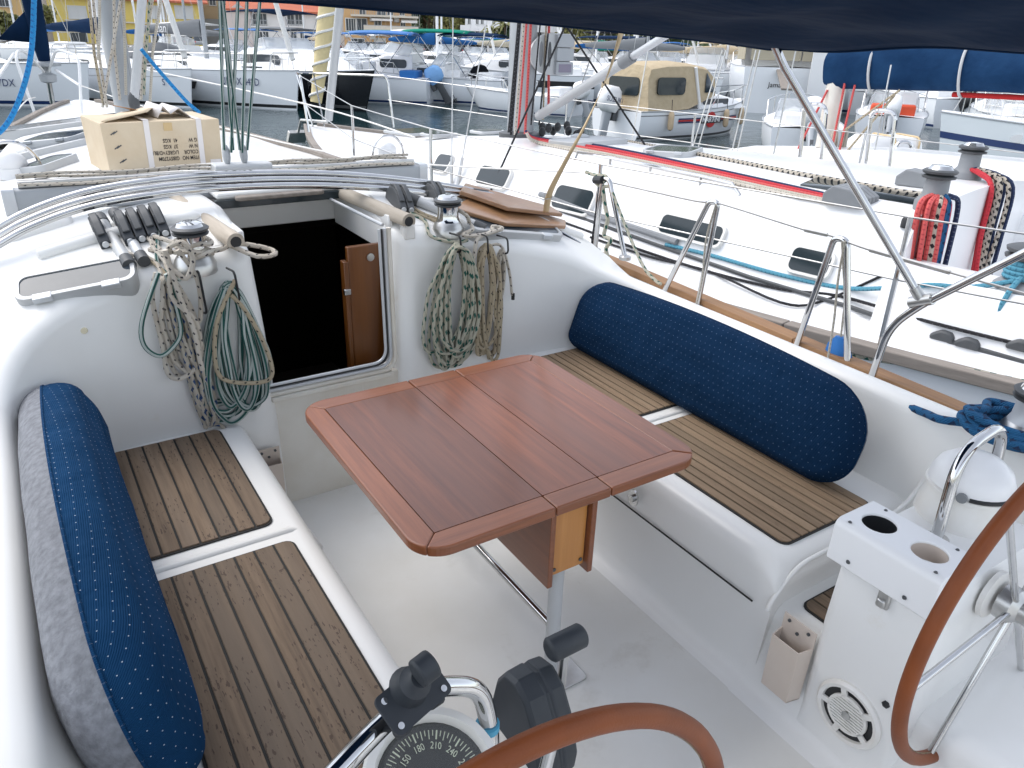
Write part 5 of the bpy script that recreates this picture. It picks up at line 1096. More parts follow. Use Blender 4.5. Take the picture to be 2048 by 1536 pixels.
# ---------------------------------------------------------------- neighbouring yacht to starboard
NYAW = math.atan2(0.187, 0.982); NST = 6.9; NO = Vector((4.15 + 0.187 * NST, 6.28 - 0.982 * NST, WATER)); NL = 10.9
ny = thing('neighbouring_yacht', 'large white sailing yacht moored alongside to starboard with red halyard tails', 'sailboat', NO, NYAW)
NM = Matrix.Translation(NO) @ Matrix.Rotation(NYAW, 4, 'Z'); NI = NM.inverted()
def nl(px, py, z): return NI @ al(px, py, z=z)
NS = hull(ny, NL, 3.62, 1.08, ds=0.72, bowz=1.26, boot='navy_paint', deck=False)
def nb(y): return float(np.interp(y, [s_[0] for s_ in NS], [s_[1] for s_ in NS]))
def nz(y): return float(np.interp(y, [s_[0] for s_ in NS], [s_[2] for s_ in NS]))
YA = 2.88                                      # aft end of its coachroof
def Hn(x, y):
    zs = nz(y); u = abs(x)
    top = float(np.interp(y, [YA, 3.5, 5, NST, 8.3, 9.3], [1.68, 1.67, 1.64, 1.59, 1.45, zs])) - 0.055 * x * x
    wc = float(np.interp(y, [YA, 5, NST, 8.3, 9.3], [1.02, 0.98, 0.80, 0.5, 0.2]))
    t = 1 - min(1, max(0, (u - wc) / 0.27)); t = t * 0.8 + 0.2 * t * t * (3 - 2 * t)
    if y > YA: return zs + max(0, top - zs) * t
    # cockpit with coamings
    co = zs + 0.30 * (1 - sm(1.30, 1.42, u)) * sm(0.88, 0.98, u) 
    return co if u > 0.9 else 0.75
q = MB(); ysn = [0, 0.5, 1, 1.5, 2, 2.4, YA - 0.02, YA - 0.005, YA + 0.005] + list(np.linspace(YA + 0.06, NL, 90)); usn = np.linspace(-1, 1, 121)
q.loft([[Vector((u * nb(y), y, Hn(u * nb(y), y))) for u in usn] for y in ysn], closed=False); q.build('deck', 'white_paint', ny, ang=38)
def dn(px, py, dz=0.0, lo=2.0):
    d = _ray(RL, px, py); d = d / np.linalg.norm(d); t = lo
    while t < 16:
        p = NI @ Vector(CAMPOS + d * t)
        if 0 <= p.y <= NL and abs(p.x) <= nb(p.y) and p.z < Hn(p.x, p.y) + dz: return p
        t += 0.01
    return NI @ Vector(CAMPOS + d * 6.0)
def npl(px, py, x): 
    """pixel to the fore-and-aft plane at local x"""
    d = _ray(RL, px, py); o = NI @ Vector(CAMPOS); e = NI @ Vector(CAMPOS + d) - o; return o + e * ((x - o.x) / e.x)
for s_ in (-1, 1):
    for a0, a1 in zip(np.linspace(0.1, NL - 0.15, 8)[:-1], np.linspace(0.1, NL - 0.15, 8)[1:]):
        R0 = []
        for y in np.linspace(a0, a1 - 0.005, 6): R0.append([Vector((s_ * (nb(y) + 0.03), y, nz(y) - 0.02)), Vector((s_ * (nb(y) + 0.03), y, nz(y) + 0.035)), Vector((s_ * (nb(y) - 0.05), y, nz(y) + 0.035)), Vector((s_ * (nb(y) - 0.05), y, nz(y) - 0.02))])
        q = MB(); q.loft(R0, True, True, True); q.build('toe_rail', 'teak_grey', ny, smooth=False, bevel=0.006)
for pxs in (((870, 344), (904, 350), (905, 314), (878, 310)), ((956, 370), (1022, 384), (1022, 342), (963, 331)), ((1108, 418), (1190, 438), (1190, 384), (1115, 368)), ((1315, 470), (1442, 502), (1460, 455), (1330, 424)), ((1573, 545), (1656, 566), (1680, 508), (1588, 488))):
    hatch(pxs, hinge=False, pane='glass_dark', surf=dn, par=ny, name='portlight', fm='white_plastic', th=0.014, bd=0.018, lift=0.018, proud=True)
hatch(((1295, 312), (1390, 318), (1400, 304), (1300, 298)), hinge=True, surf=dn, par=ny); hvt = hatch(((1140, 292), (1215, 300), (1210, 284), (1145, 277)), hinge=False, pane='mid_grey', surf=dn, par=ny)
c = dn(1160, 282); q = MB(); q.lathe([(0.09, 0.02), (0.085, 0.045), (0.05, 0.06), (0.002, 0.063)], 18, Matrix.Translation(c)); q.build('solar_vent', 'mid_grey', ny)

def flat_hatch(x, y, w_, l_):
    z = max(Hn(x, y), Hn(x, y + l_ / 2), Hn(x, y - l_ / 2)) + 0.012; q = MB(); q.prism(rrect(x - w_ / 2, x + w_ / 2, y - l_ / 2, y + l_ / 2, 0.06, 4), 0.03, Matrix.Translation((0, 0, z))); h = q.build('deck_hatch', 'alloy_pale', ny, bevel=0.008); q = MB(); q.prism(rrect(x - w_ / 2 + 0.03, x + w_ / 2 - 0.03, y - l_ / 2 + 0.03, y + l_ / 2 - 0.03, 0.05, 4), 0.003, Matrix.Translation((0, 0, z + 0.031))); q.build('pane', 'hatch_glass', h, smooth=False)
flat_hatch(0, 8.55, 0.55, 0.5); flat_hatch(-0.3, 7.75, 0.35, 0.25); flat_hatch(0.35, 7.75, 0.35, 0.25)
# handrail, halyard tails, clutches, winch
def on_n(pts, dz): return [dn(px, py) + Vector((0, 0, dz)) for px, py in pts]
hr = on_n(((1155, 318), (1220, 330), (1300, 346), (1400, 368), (1462, 384)), 0.05); tubes(ny, 'handrail', 'steel', 0.011, [dn(1150, 320)] + hr + [dn(1480, 390)], n=8)
for p in hr[1:-1]: tubes(ny, 'handrail_post', 'steel', 0.009, [p, p - Vector((0, 0, 0.06))])
for k, (m_, off) in enumerate((('rope_red', 0), ('rope_navy', 4), ('rope_coral', -5), ('rope_plain', -10), ('rope_white', -15))):
    tubes(ny, 'halyard_tail', m_, 0.011, spline(on_n(((1052, 268 + off * -0.1), (1075, 282 - off * 0.6), (1200, 300 - off), (1400, 342 - off), (1560, 378 - off), (1668, 402 - off * 0.8)), 0.018), 4))
def nclutch(px, py, n):
    p = dn(px, py)
    for k in range(n):
        prof = [(-0.11, 0), (0.11, 0), (0.11, 0.05), (0.06, 0.095), (-0.03, 0.085), (-0.11, 0.04)]; x0 = p.x + (k - n / 2) * 0.048
        q = MB(); q.loft([[Vector((x, p.y + y, p.z + z)) for y, z in prof] for x in (x0, x0 + 0.042)], True, True, True); o = q.build('rope_clutch', 'grey', ny, bevel=0.006, smooth=False)
nclutch(1700, 405, 5); nclutch(1835, 372, 3)
def nwinch(p, s_, lab=None, mats=('grey', 'grey', 'dark_grey')):
    M = Matrix.Translation(p) @ Matrix.Diagonal((s_, s_, s_, 1)); q = MB(); q.lathe([(0.066, -0.01), (0.066, 0.03), (0.058, 0.04), (0.046, 0.055), (0.043, 0.115)], 24, M); w_ = q.build('winch', mats[0], ny)
    q = MB(); q.lathe([(0.043, 0.115), (0.060, 0.119), (0.062, 0.126), (0.045, 0.131), (0.060, 0.137), (0.064, 0.146), (0.054, 0.152)], 24, M); q.build('self_tailer', mats[2], w_)
    q = MB(); q.lathe([(0.046, 0.152), (0.036, 0.165), (0.012, 0.168)], 20, M); q.build('cap', 'steel', w_)
nw = dn(1862, 418); nwinch(nw, 1.35)
R_ = random.Random(3)
def bundle(label, top, mid, bot, m, n, r, seed, spread=0.05):
    R_ = random.Random(seed); q = MB()
    for k in range(n):
        j = lambda s_: Vector((R_.uniform(-s_, s_), R_.uniform(-s_, s_), R_.uniform(-s_, s_) * 0.3)); d = j(spread)
        q.tube(spline([top + j(0.03), top * 0.5 + mid * 0.5 + Vector((0, 0, 0.03)) + d * 0.7, mid + d, mid * 0.5 + bot * 0.5 + d, bot + d * 0.7 + j(0.02)], 5), r, 6)
    return q.build('rope_bundle', m, label=label, cat='rope')
def wld(p): return NM @ p
ed = Vector((nw.x - 0.02, YA + 0.01, nw.z - 0.02))
for m_, n_, dx, sd, lb in (('rope_coral', 6, -0.09, 1, 'coral red rope tails hanging from the neighbouring yacht\'s winch, nearest us'), ('rope_red', 5, 0.05, 2, 'deep red rope tails hanging from the neighbouring yacht\'s winch'), ('rope_blue', 5, -0.02, 3, 'blue rope tails hanging between the red ones on the neighbouring yacht'), ('rope_bw', 2, -0.05, 4, 'black and white flecked rope tails among the red tails'), ('rope_navy', 3, 0.10, 5, 'dark navy rope tails hanging rightmost on the neighbouring coachroof corner')):
    bundle(lb, wld(nw + Vector((0, -0.02, 0.07))), wld(ed + Vector((dx * 1.5, -0.04, 0.03))), wld(ed + Vector((dx * 1.1 + 0.02, -0.07, -0.62))), m_, n_ + 2, 0.0135, sd, 0.05)
nw2 = Vector((nw.x + 1.15, YA + 0.22, Hn(nw.x + 1.15, YA + 0.22))); nwinch(nw2, 1.35)
for m_, n_, dx, sd, lb in (('rope_bw', 6, -0.05, 11, 'black and white rope tails hanging from the far winch of the neighbouring yacht'), ('rope_navy', 5, 0.04, 12, 'dark blue rope tails hanging from the far winch of the neighbouring yacht'), ('rope_red', 2, -0.12, 13, 'single red tail beside the black and white ropes on the far winch')):
    bundle(lb, wld(nw2 + Vector((0, 0, 0.06))), wld(Vector((nw2.x + dx - 0.1, YA - 0.02, nw2.z))), wld(Vector((nw2.x + dx - 0.1, YA - 0.05, nw2.z - 0.6))), m_, n_, 0.014, sd, 0.05)
# big primary winch with pale blue sheet
pwn = npl(2020, 640, -1.22); pwn = Vector((-1.15, pwn.y, 1.38)); q = MB(); Mx = Matrix.Translation(pwn)
q.lathe([(0.13, -0.06), (0.13, 0.03), (0.115, 0.045), (0.085, 0.06), (0.078, 0.15)], 28, Mx); wn = q.build('primary_winch', 'grey', ny)
q = MB(); q.lathe([(0.078, 0.15), (0.112, 0.158), (0.116, 0.17), (0.08, 0.178), (0.112, 0.19), (0.116, 0.205), (0.09, 0.215), (0.03, 0.22)], 28, Mx); q.build('self_tailer', 'dark_grey', wn)
q = MB(); q.tube([pwn + Vector((0.092 * math.cos(a), 0.092 * math.sin(a), 0.065 + 0.0035 * a)) for a in np.linspace(0, 8 * math.pi, 120)], 0.012, 7)
q.tube(spline([pwn + Vector((-0.09, 0.02, 0.065)), pwn + Vector((-0.14, 0.2, 0.0)), dn(1850, 590) + Vector((0, 0, 0.05)), dn(1700, 588) + Vector((0, 0, 0.03)), dn(1560, 560) + Vector((0, 0, 0.03)), dn(1420, 520) + Vector((0, 0, 0.03)), dn(1330, 498) + Vector((0, 0, 0.03))], 5), 0.012, 7); q.tube(spline([pwn + Vector((-0.09, 0, 0.09)), pwn + Vector((-0.16, 0.02, 0.02)), pwn + Vector((-0.18, 0.03, -0.1)), pwn + Vector((-0.17, 0.0, -0.2))], 5), 0.012, 7)
o = q.build('jib_sheet', 'rope_sky', ny)
# side deck gear: jib tracks, blocks, stowed pole and running lines
tubes(ny, 'jib_track', 'dark_grey', 0.013, [p + Vector((0, 0, 0.015)) for p in on_n(((1120, 425), (1300, 490), (1500, 560), (1700, 620), (1900, 690), (2048, 730)), 0.0)]); tubes(ny, 'stowed_pole', 'grey', 0.022, on_n(((1080, 402), (1200, 448), (1352, 500)), 0.05), n=8)
for pts, m_, r in ((((1100, 440), (1250, 495), (1400, 545), (1560, 585), (1680, 600), (1850, 650), (2048, 700)), 'rope_black', 0.009), (((1180, 480), (1300, 520), (1420, 550), (1560, 612), (1640, 610), (1760, 560)), 'rope_black', 0.008), (((1330, 575), (1500, 640), (1700, 715), (1900, 745), (2048, 775)), 'rope_green_fleck', 0.016)):
    tubes(ny, 'deck_line', m_, r, spline(on_n(pts, 0.02), 5))
for px, py in ((1885, 682), (1935, 697), (2040, 702)):
    p = dn(px, py); q = MB(); q.loft([[Vector((x, p.y + y, p.z + z)) for y, z in ((-0.05, 0), (0.06, 0), (0.06, 0.025), (0.015, 0.055), (-0.03, 0.05), (-0.05, 0.03))] for x in (p.x - 0.02, p.x + 0.02)], True, True, True); q.build('sheet_car', 'dark_grey', ny, bevel=0.012)
p = dn(1905, 505, 0); q = MB(); q.bx(p.x - 0.035, p.x + 0.035, p.y - 0.03, p.y + 0.05, p.z, p.z + 0.06); 
cm = dn(1812, 455); q = MB(); q.lathe([(0.03, 0), (0.03, 0.04), (0.02, 0.055)], 12, Matrix.Translation(cm)); q.build('cam_cleat', 'black', ny)
# stanchions, lifelines and bow pulpit
sx = -1; posts = []
for yl in (0.9, 2.7, 4.4, 6.1, 7.6):
    b_ = Vector((-nb(yl) + 0.03, yl, nz(yl) + 0.03)); t_ = b_ + Vector((0.0, 0, 0.60)); posts.append(t_)
    tubes(ny, 'stanchion', 'steel', 0.0125, [b_, t_], n=8); b2 = Vector((nb(yl) - 0.03, yl, nz(yl) + 0.03)); tubes(ny, 'stanchion', 'steel', 0.0125, [b2, b2 + Vector((0, 0, 0.6))], n=8)
bowp = [Vector((s_ * (nb(NL - 1.1)), NL - 1.1, nz(NL) + 0.03)) for s_ in (-1, 1)]; nose = Vector((0, NL - 0.05, nz(NL) + 0.62))
tubes(ny, 'pulpit', 'steel', 0.014, [bowp[0], bowp[0] + Vector((0, 0.1, 0.6)), nose + Vector((-0.12, 0, 0)), nose + Vector((0.12, 0, 0)), bowp[1] + Vector((0, 0.1, 0.6)), bowp[1]], fil=0.08, n=8); tubes(ny, 'pulpit', 'steel', 0.012, [nose + Vector((-0.12, 0, 0)), Vector((-0.08, NL - 0.3, nz(NL)))], [nose + Vector((0.12, 0, 0)), Vector((0.08, NL - 0.3, nz(NL)))], [bowp[0] + Vector((0, 0.05, 0.3)), nose + Vector((-0.1, -0.1, -0.3))])
for dz in (0, -0.28):
    for s_ in (-1, 1): tubes(ny, 'lifeline', 'dull_steel', 0.0045, [Vector((s_ * abs(p.x), p.y, p.z + dz)) for p in posts] + [bowp[0 if s_ < 0 else 1] + Vector((0, 0.1, 0.6 + dz))], n=5)
ap = Vector((-0.05, NL - 0.1, nz(NL) + 0.05)); q = MB(); q.tube([ap + Vector((0, -0.5, 0.03)), ap + Vector((0, 0.15, 0.0)), ap + Vector((0, 0.28, -0.2))], 0.02, 8); q.box(ap + Vector((0, 0.3, -0.22)), (0.26, 0.06, 0.16), Matrix.Rotation(0.5, 3, 'X')); q.build('anchor', 'dull_steel', ny, bevel=0.01)
# pale tube on the forestay
fa = Vector((0, NL - 0.55, nz(NL) + 0.1)); q = MB(); q.tube([fa, fa + Vector((0, -0.45, 1.4)), fa + Vector((0, -1.2, 3.8))], 0.05, 12); q.build('forestay_tube', 'alloy_pale', ny)
# mast with instrument pod, vang, shrouds and halyards
mz = Hn(0, NST); q = MB(); q.loft([[Vector((0.095 * math.cos(a), NST + 0.15 * math.sin(a), z)) for a in np.linspace(0, 2 * math.pi, 21)[:-1]] for z in (mz - 0.02, mz + 3, mz + 11)], True, True, True); nm_ = q.build('mast', 'mast_grey', ny)
q = MB(); q.lathe([(0.2, 0), (0.2, 0.05), (0.14, 0.07)], 16, Matrix.Translation((0, NST, mz - 0.02))); q.build('mast_collar', 'dark_grey', nm_)
def nmp(px, py, dy=-0.16):
    d = _ray(RL, px, py); o = NI @ Vector(CAMPOS); e = NI @ Vector(CAMPOS + d) - o; return o + e * ((NST + dy - o.y) / e.y)
pod0 = nmp(1075, 150); pod1 = nmp(1138, 68); PW = abs(pod1.x - pod0.x); PH = pod1.z - pod0.z; px0 = nmp(1060, 110).x
q = MB(); Mpod = basis((px0, NST - 0.17, (pod0.z + pod1.z) / 2), (1, 0, 0), (0, 0, 1)); hw = (pod1.x - px0)
pl = [(hw * 0.5, -PH / 2)] + [(hw, -PH / 2), (hw, PH / 2), (hw * 0.5, PH / 2)] + [(hw * 0.5 - hw * 0.55 * math.sin(math.radians(a)), PH / 2 * math.cos(math.radians(a))) for a in range(15, 180, 15)]
q.prism(pl, 0.02, Mpod); pod = q.build('instrument_pod', 'alloy_pale', nm_, smooth=False)
for u in (0.22, 0.44):
    q = MB(); q.prism([(hw * u + 0.022 * math.cos(a), PH * 0.30 * math.sin(a)) for a in np.linspace(0, 2 * math.pi, 21)[:-1]], 0.003, Mpod @ Matrix.Translation((0, 0, 0.02))); q.build('pod_slot', 'grey' if u < 0.3 else 'dark_grey', pod, smooth=False)
for k in range(3):
    zc = PH * (0.33 - 0.33 * k); q = MB(); q.prism(rrect(hw * 0.58, hw * 1.04, zc - PH * 0.155, zc + PH * 0.155, 0.01, 3), 0.035, Mpod @ Matrix.Translation((0, 0, 0.015))); dsp = q.build('instrument_display', 'mid_grey', pod, smooth=False, bevel=0.004)
    if k == 2: q = MB(); q.prism(rrect(hw * 0.64, hw * 0.98, zc - PH * 0.1, zc + PH * 0.1, 0.004, 2), 0.002, Mpod @ Matrix.Translation((0, 0, 0.0502))); mat('lcd', (0.22, 0.2, 0.26), 0.3); q.build('screen', 'lcd', dsp, smooth=False)
va = nmp(1090, 232, -0.2); va = Vector((0.03, NST - 0.2, va.z)); vb_ = npl(1330, 72, -0.05); q = MB(); vd = (vb_ - va); q.tube([va, va + vd * 0.78], 0.042, 12); vg = q.build('boom_vang', 'alloy_pale', ny); q = MB(); q.tube([va + vd * 0.7, va + vd * 0.78], 0.05, 12); q.build('vang_collar', 'grey', vg); q = MB(); q.tube([va + vd * 0.78, va + vd * 1.25], 0.03, 12); q.build('vang_rod', 'alloy', vg)
q = MB(); bz0 = (va + vd * 1.25); q.tube([Vector((0, NST - 0.2, bz0.z + 0.02)), Vector((0, NST - 4.4, bz0.z + 0.1))], 0.09, 12); q.build('boom', 'mast_grey', ny)
for (xa, ya, xb, yb, dy, m_, r) in ((1022, 270, 1040, 40, -0.3, 'rope_black', 0.012), (1030, 270, 1048, 40, -0.28, 'rope_white', 0.012), (1036, 265, 1052, 60, -0.2, 'rope_coral', 0.010), (1050, 268, 1062, 40, -0.2, 'rope_coral', 0.012), (1018, 265, 1038, 40, -0.32, 'rope_black', 0.014), (1078, 250, 1088, 150, -0.22, 'rope_black', 0.008), (1086, 240, 1090, 120, -0.2, 'rope_tan', 0.008), (1097, 230, 1098, 40, -0.15, 'rope_coral', 0.012), (1062, 250, 1072, 140, -0.22, 'rope_black', 0.007)):
    a = nmp(xa, ya, dy); b = nmp(xb, yb, dy); tubes(nm_ if False else ny, 'halyard', m_, r, [a, b, a + (b - a) * 1.8])
for (xa, ya), (xb, yb) in (((903, 372), (906, 40)), ((915, 372), (972, 50)), ((973, 400), (1140, 30)), ((1290, 290), (1128, 45))):
    a = dn(xa, ya); b = NI @ dist(xb, yb, (NM @ a - Vector(CAMPOS)).xy.length + 0.35); bl = xa in (973, 1290); tubes(ny, 'shroud', 'rope_black' if bl else 'dull_steel', 0.009 if bl else 0.0055, [a, b, a + (b - a) * 1.6])
    if not bl: tubes(ny, 'turnbuckle', 'dull_steel', 0.014, [a, a + (b - a) * 0.18])
q = MB(); R_ = random.Random(5)
for k in range(10): p = Vector((R_.uniform(0.05, 0.45), NST + R_.uniform(-0.5, -0.1), mz + 0.04 + R_.random() * 0.06)); q.sphere(p, 0.045, (1, 0.5, 1), 8, 5)
q.build('mast_blocks', 'black', ny)
# recessed doghouse window on its far side of the roof
p0, p1, p2, p3 = dn(1600, 372), dn(1838, 412), dn(1830, 392), dn(1640, 355)
q = MB(); q.add([p + Vector((0, 0, 0.012)) for p in (p0, p1, p2, p3)], [(0, 1, 2, 3)]); q.build('roof_window', 'glass_dark', ny, solid=0.01)
tubes(ny, 'roof_track', 'rope_bw', 0.016, on_n(((1200, 276), (1400, 312), (1600, 352), (1800, 388), (1880, 398)), 0.012), n=6)
# ---------------------------------------------------------------- boats further off
def place(px, py, L, yaw_deg, end='bow', z=None):
    """root matrix for a boat whose bow or stern meets the water at this pixel"""
    p = al(px, py, z=WATER if z is None else z); yw = math.radians(yaw_deg); d = Vector((-math.sin(yw), math.cos(yw), 0))
    o = p - d * L if end == 'bow' else p
    return Vector((o.x, o.y, WATER)), yw
def outboard(root, y, x=0.0, s_=1.0, m='white_paint', tilt=0.0, cover=None, text_=None):
    M = Matrix.Translation((x, y, 0.62 * s_)) @ Matrix.Rotation(-tilt, 4, 'X') @ Matrix.Diagonal((s_, s_, s_, 1))
    q = MB(); R0 = []
    for z, w_, l_, dy in ((0.0, 0.13, 0.20, -0.16), (0.12, 0.19, 0.30, -0.2), (0.35, 0.20, 0.33, -0.2), (0.52, 0.17, 0.29, -0.18), (0.62, 0.10, 0.18, -0.16)): R0.append([M @ Vector((px_, dy + py_, z)) for px_, py_ in rrect(-w_, w_, -l_, l_, w_ * 0.8, 4)])
    q.loft(R0, True, True, True); o = q.build('outboard_cowl', cover or m, root, ang=60)
    q = MB(); q.loft([[M @ Vector((px_, dy + py_, z)) for px_, py_ in rrect(-w_, w_, -l_, l_, w_ * 0.7, 3)] for z, w_, l_, dy in ((0.05, 0.09, 0.13, -0.2), (-0.35, 0.06, 0.12, -0.22), (-0.85, 0.035, 0.15, -0.24))], True, True, True); q.lathe([(0.02, -0.32), (0.06, -0.1), (0.06, 0.15), (0.02, 0.28)], 10, M @ Matrix.Translation((0, -0.28, -0.78)) @ Matrix.Rotation(math.pi / 2, 4, 'X')); q.build('outboard_leg', 'mid_grey' if not cover else 'dark_grey', o)
    q = MB(); q.box((0, 0, 0), (0.2, 0.16, 0.28)); q.v = [tuple(M @ (Vector(v) + Vector((0, 0.02, -0.05)))) for v in q.v]; q.build('transom_bracket', 'dark_grey', o, bevel=0.02)
    for a in (0, 120, 240):
        q = MB(); q.box((0, 0, 0), (0.07, 0.012, 0.16)); A = Matrix.Rotation(math.radians(a), 4, 'Y'); q.v = [tuple(M @ (A @ (Vector(v) + Vector((0, 0, 0.1))) + Vector((0, -0.5, -0.78)))) for v in q.v]; q.build('propeller_blade', 'dark_grey', o)
    if text_: text('cowl_lettering', text_, 0.15 * s_, M @ basis((0.206, -0.2, 0.30), (0, 1, 0), (0, 0, 1)), 'navy_paint', o)
    return o
def canopy(root, y0, y1, w_, z, m, h=0.1, post=0.0, name='bimini', drop=0.06):
    q = MB(); n = 9
    q.loft([[Vector((u * w_, y, z + h * (1 - u * u) - drop * abs(2 * (y - y0) / (y1 - y0) - 1) ** 3)) for u in np.linspace(-1, 1, n)] for y in np.linspace(y0, y1, 8)], closed=False); o = q.build(name, m, root, solid=0.03, ang=70)
    if post:
        for s_ in (-1, 1):
            for ya, yb in ((y0 + 0.1, (y0 + y1) / 2), (y1 - 0.1, (y0 + y1) / 2)): q = MB(); q.tube([Vector((s_ * w_, ya, z)), Vector((s_ * w_ * 0.98, yb, z - post))], 0.015, 5); q.build('bimini_strut', 'steel', o)
    return o
def screen(root, y, w_, z0, z1, rk=0.5, m='clear_vinyl', side=0.8, frame_m='alloy'):
    P = [Vector((-w_, y - side, z0)), Vector((-w_ * 0.9, y - 0.05, z0)), Vector((0, y + 0.18, z0)), Vector((w_ * 0.9, y - 0.05, z0)), Vector((w_, y - side, z0))]; T_ = [Vector((p.x * 0.92, p.y - rk * (z1 - z0) * (1 if 0 < i < 4 else 0.3), z1 if 0 < i < 4 else z0 + (z1 - z0) * 0.8)) for i, p in enumerate(P)]
    o = None
    for i in range(4): q = MB(); q.quad(P[i], P[i + 1], T_[i + 1], T_[i]); o = q.build('windscreen_pane', m, root, smooth=False, solid=0.008)
    q = MB(); q.tube(T_, 0.018, 6)
    for a, b in zip(P, T_): q.tube([a, b], 0.014, 6)
    q.build('windscreen_frame', frame_m, root)
def motorboat(name, label, pos, yaw, L, B, fb, m='hull_white', cab=None, top=None, eng=None, ws=True, stripe=None, boot='navy_paint', rails=True, seat='white_paint', group=None, cov=None):
    root = thing(name, label, 'motorboat', pos, yaw, group)
    S = hull(root, L, B, fb, m, 'white_paint', stripe, boot, ds=0.86, full=0.4, bowz=1.3, rake=0.7)
    zf = fb * 1.02
    if cab:
        y0, y1, zt = cab; house(root, [(L * y0, B * 0.40, B * 0.36, zf, zf + zt), (L * (y0 * 0.6 + y1 * 0.4), B * 0.40, B * 0.35, zf, zf + zt), (L * (y0 * 0.25 + y1 * 0.75), B * 0.33, B * 0.27, zf, zf + zt * 0.62), (L * y1, B * 0.2, B * 0.15, zf, zf + zt * 0.12)], name='cabin')
        side_window(root, L * y0 + 0.25, L * (y0 * 0.5 + y1 * 0.5), zf + zt * 0.35, zf + zt * 0.75, lambda y, z: B * 0.385 * np.interp(y, [0, L * (y0 * 0.6 + y1 * 0.4), L * y1], [1.0, 1.0, 0.72]))
        if ws: screen(root, L * (y0 * 0.7 + y1 * 0.3), B * 0.36, zf + zt * 0.9, zf + zt * 0.9 + 0.5, 0.9)
    elif ws: screen(root, L * 0.58, B * 0.36, zf, zf + 0.55, 0.7)
    q = MB(); q.bx(-B * 0.3, B * 0.3, L * 0.08, L * 0.2, zf - 0.1, zf + 0.32); q.build('stern_seat', seat, root, bevel=0.06)
    q = MB(); q.bx(0.1, B * 0.32, L * 0.42, L * 0.5, zf - 0.1, zf + 0.62); q.build('helm_console', 'white_paint', root, bevel=0.06)
    if top: canopy(root, L * top[0], L * top[1], B * 0.42, zf + top[2], top[3], 0.12, top[2] - 0.1)
    if eng: outboard(root, -0.12, 0, eng[0], eng[1], eng[2], eng[3] if len(eng) > 3 else None, eng[4] if len(eng) > 4 else None)
    if rails:
        for s_ in (-1, 1):
            P = [Vector((s_ * max(b_ - 0.06, 0.02), y, zg + 0.45)) for y, b_, zg, kw in S if y > L * 0.5]; q = MB(); q.tube([Vector((P[0].x, P[0].y - 0.3, P[0].z - 0.45))] + P, 0.014, 6)
            for p in P[::4]: q.tube([p, p - Vector((0, 0, 0.45))], 0.012, 5)
            q.build('bow_rail', 'steel', root)
    return root, S
def side_text(root, S, L, body, y, z, size, m, side=1, sx=0.8):
    """lettering on the topsides; side +1 is starboard"""
    b0 = float(np.interp(y, [s_[0] for s_ in S], [s_[1] for s_ in S])); b1 = float(np.interp(y + 0.3, [s_[0] for s_ in S], [s_[1] for s_ in S])); zg = float(np.interp(y, [s_[0] for s_ in S], [s_[2] for s_ in S]))
    f_ = 0.985
    o = Vector((side * (b0 * f_ + 0.03), y, z)); ex = Vector((side * (b1 - b0) * f_, 0.3, 0)) * side; return text('hull_lettering', body, size, basis(o, ex, (side * 0.06, 0, 1)), m, root, sx=sx)
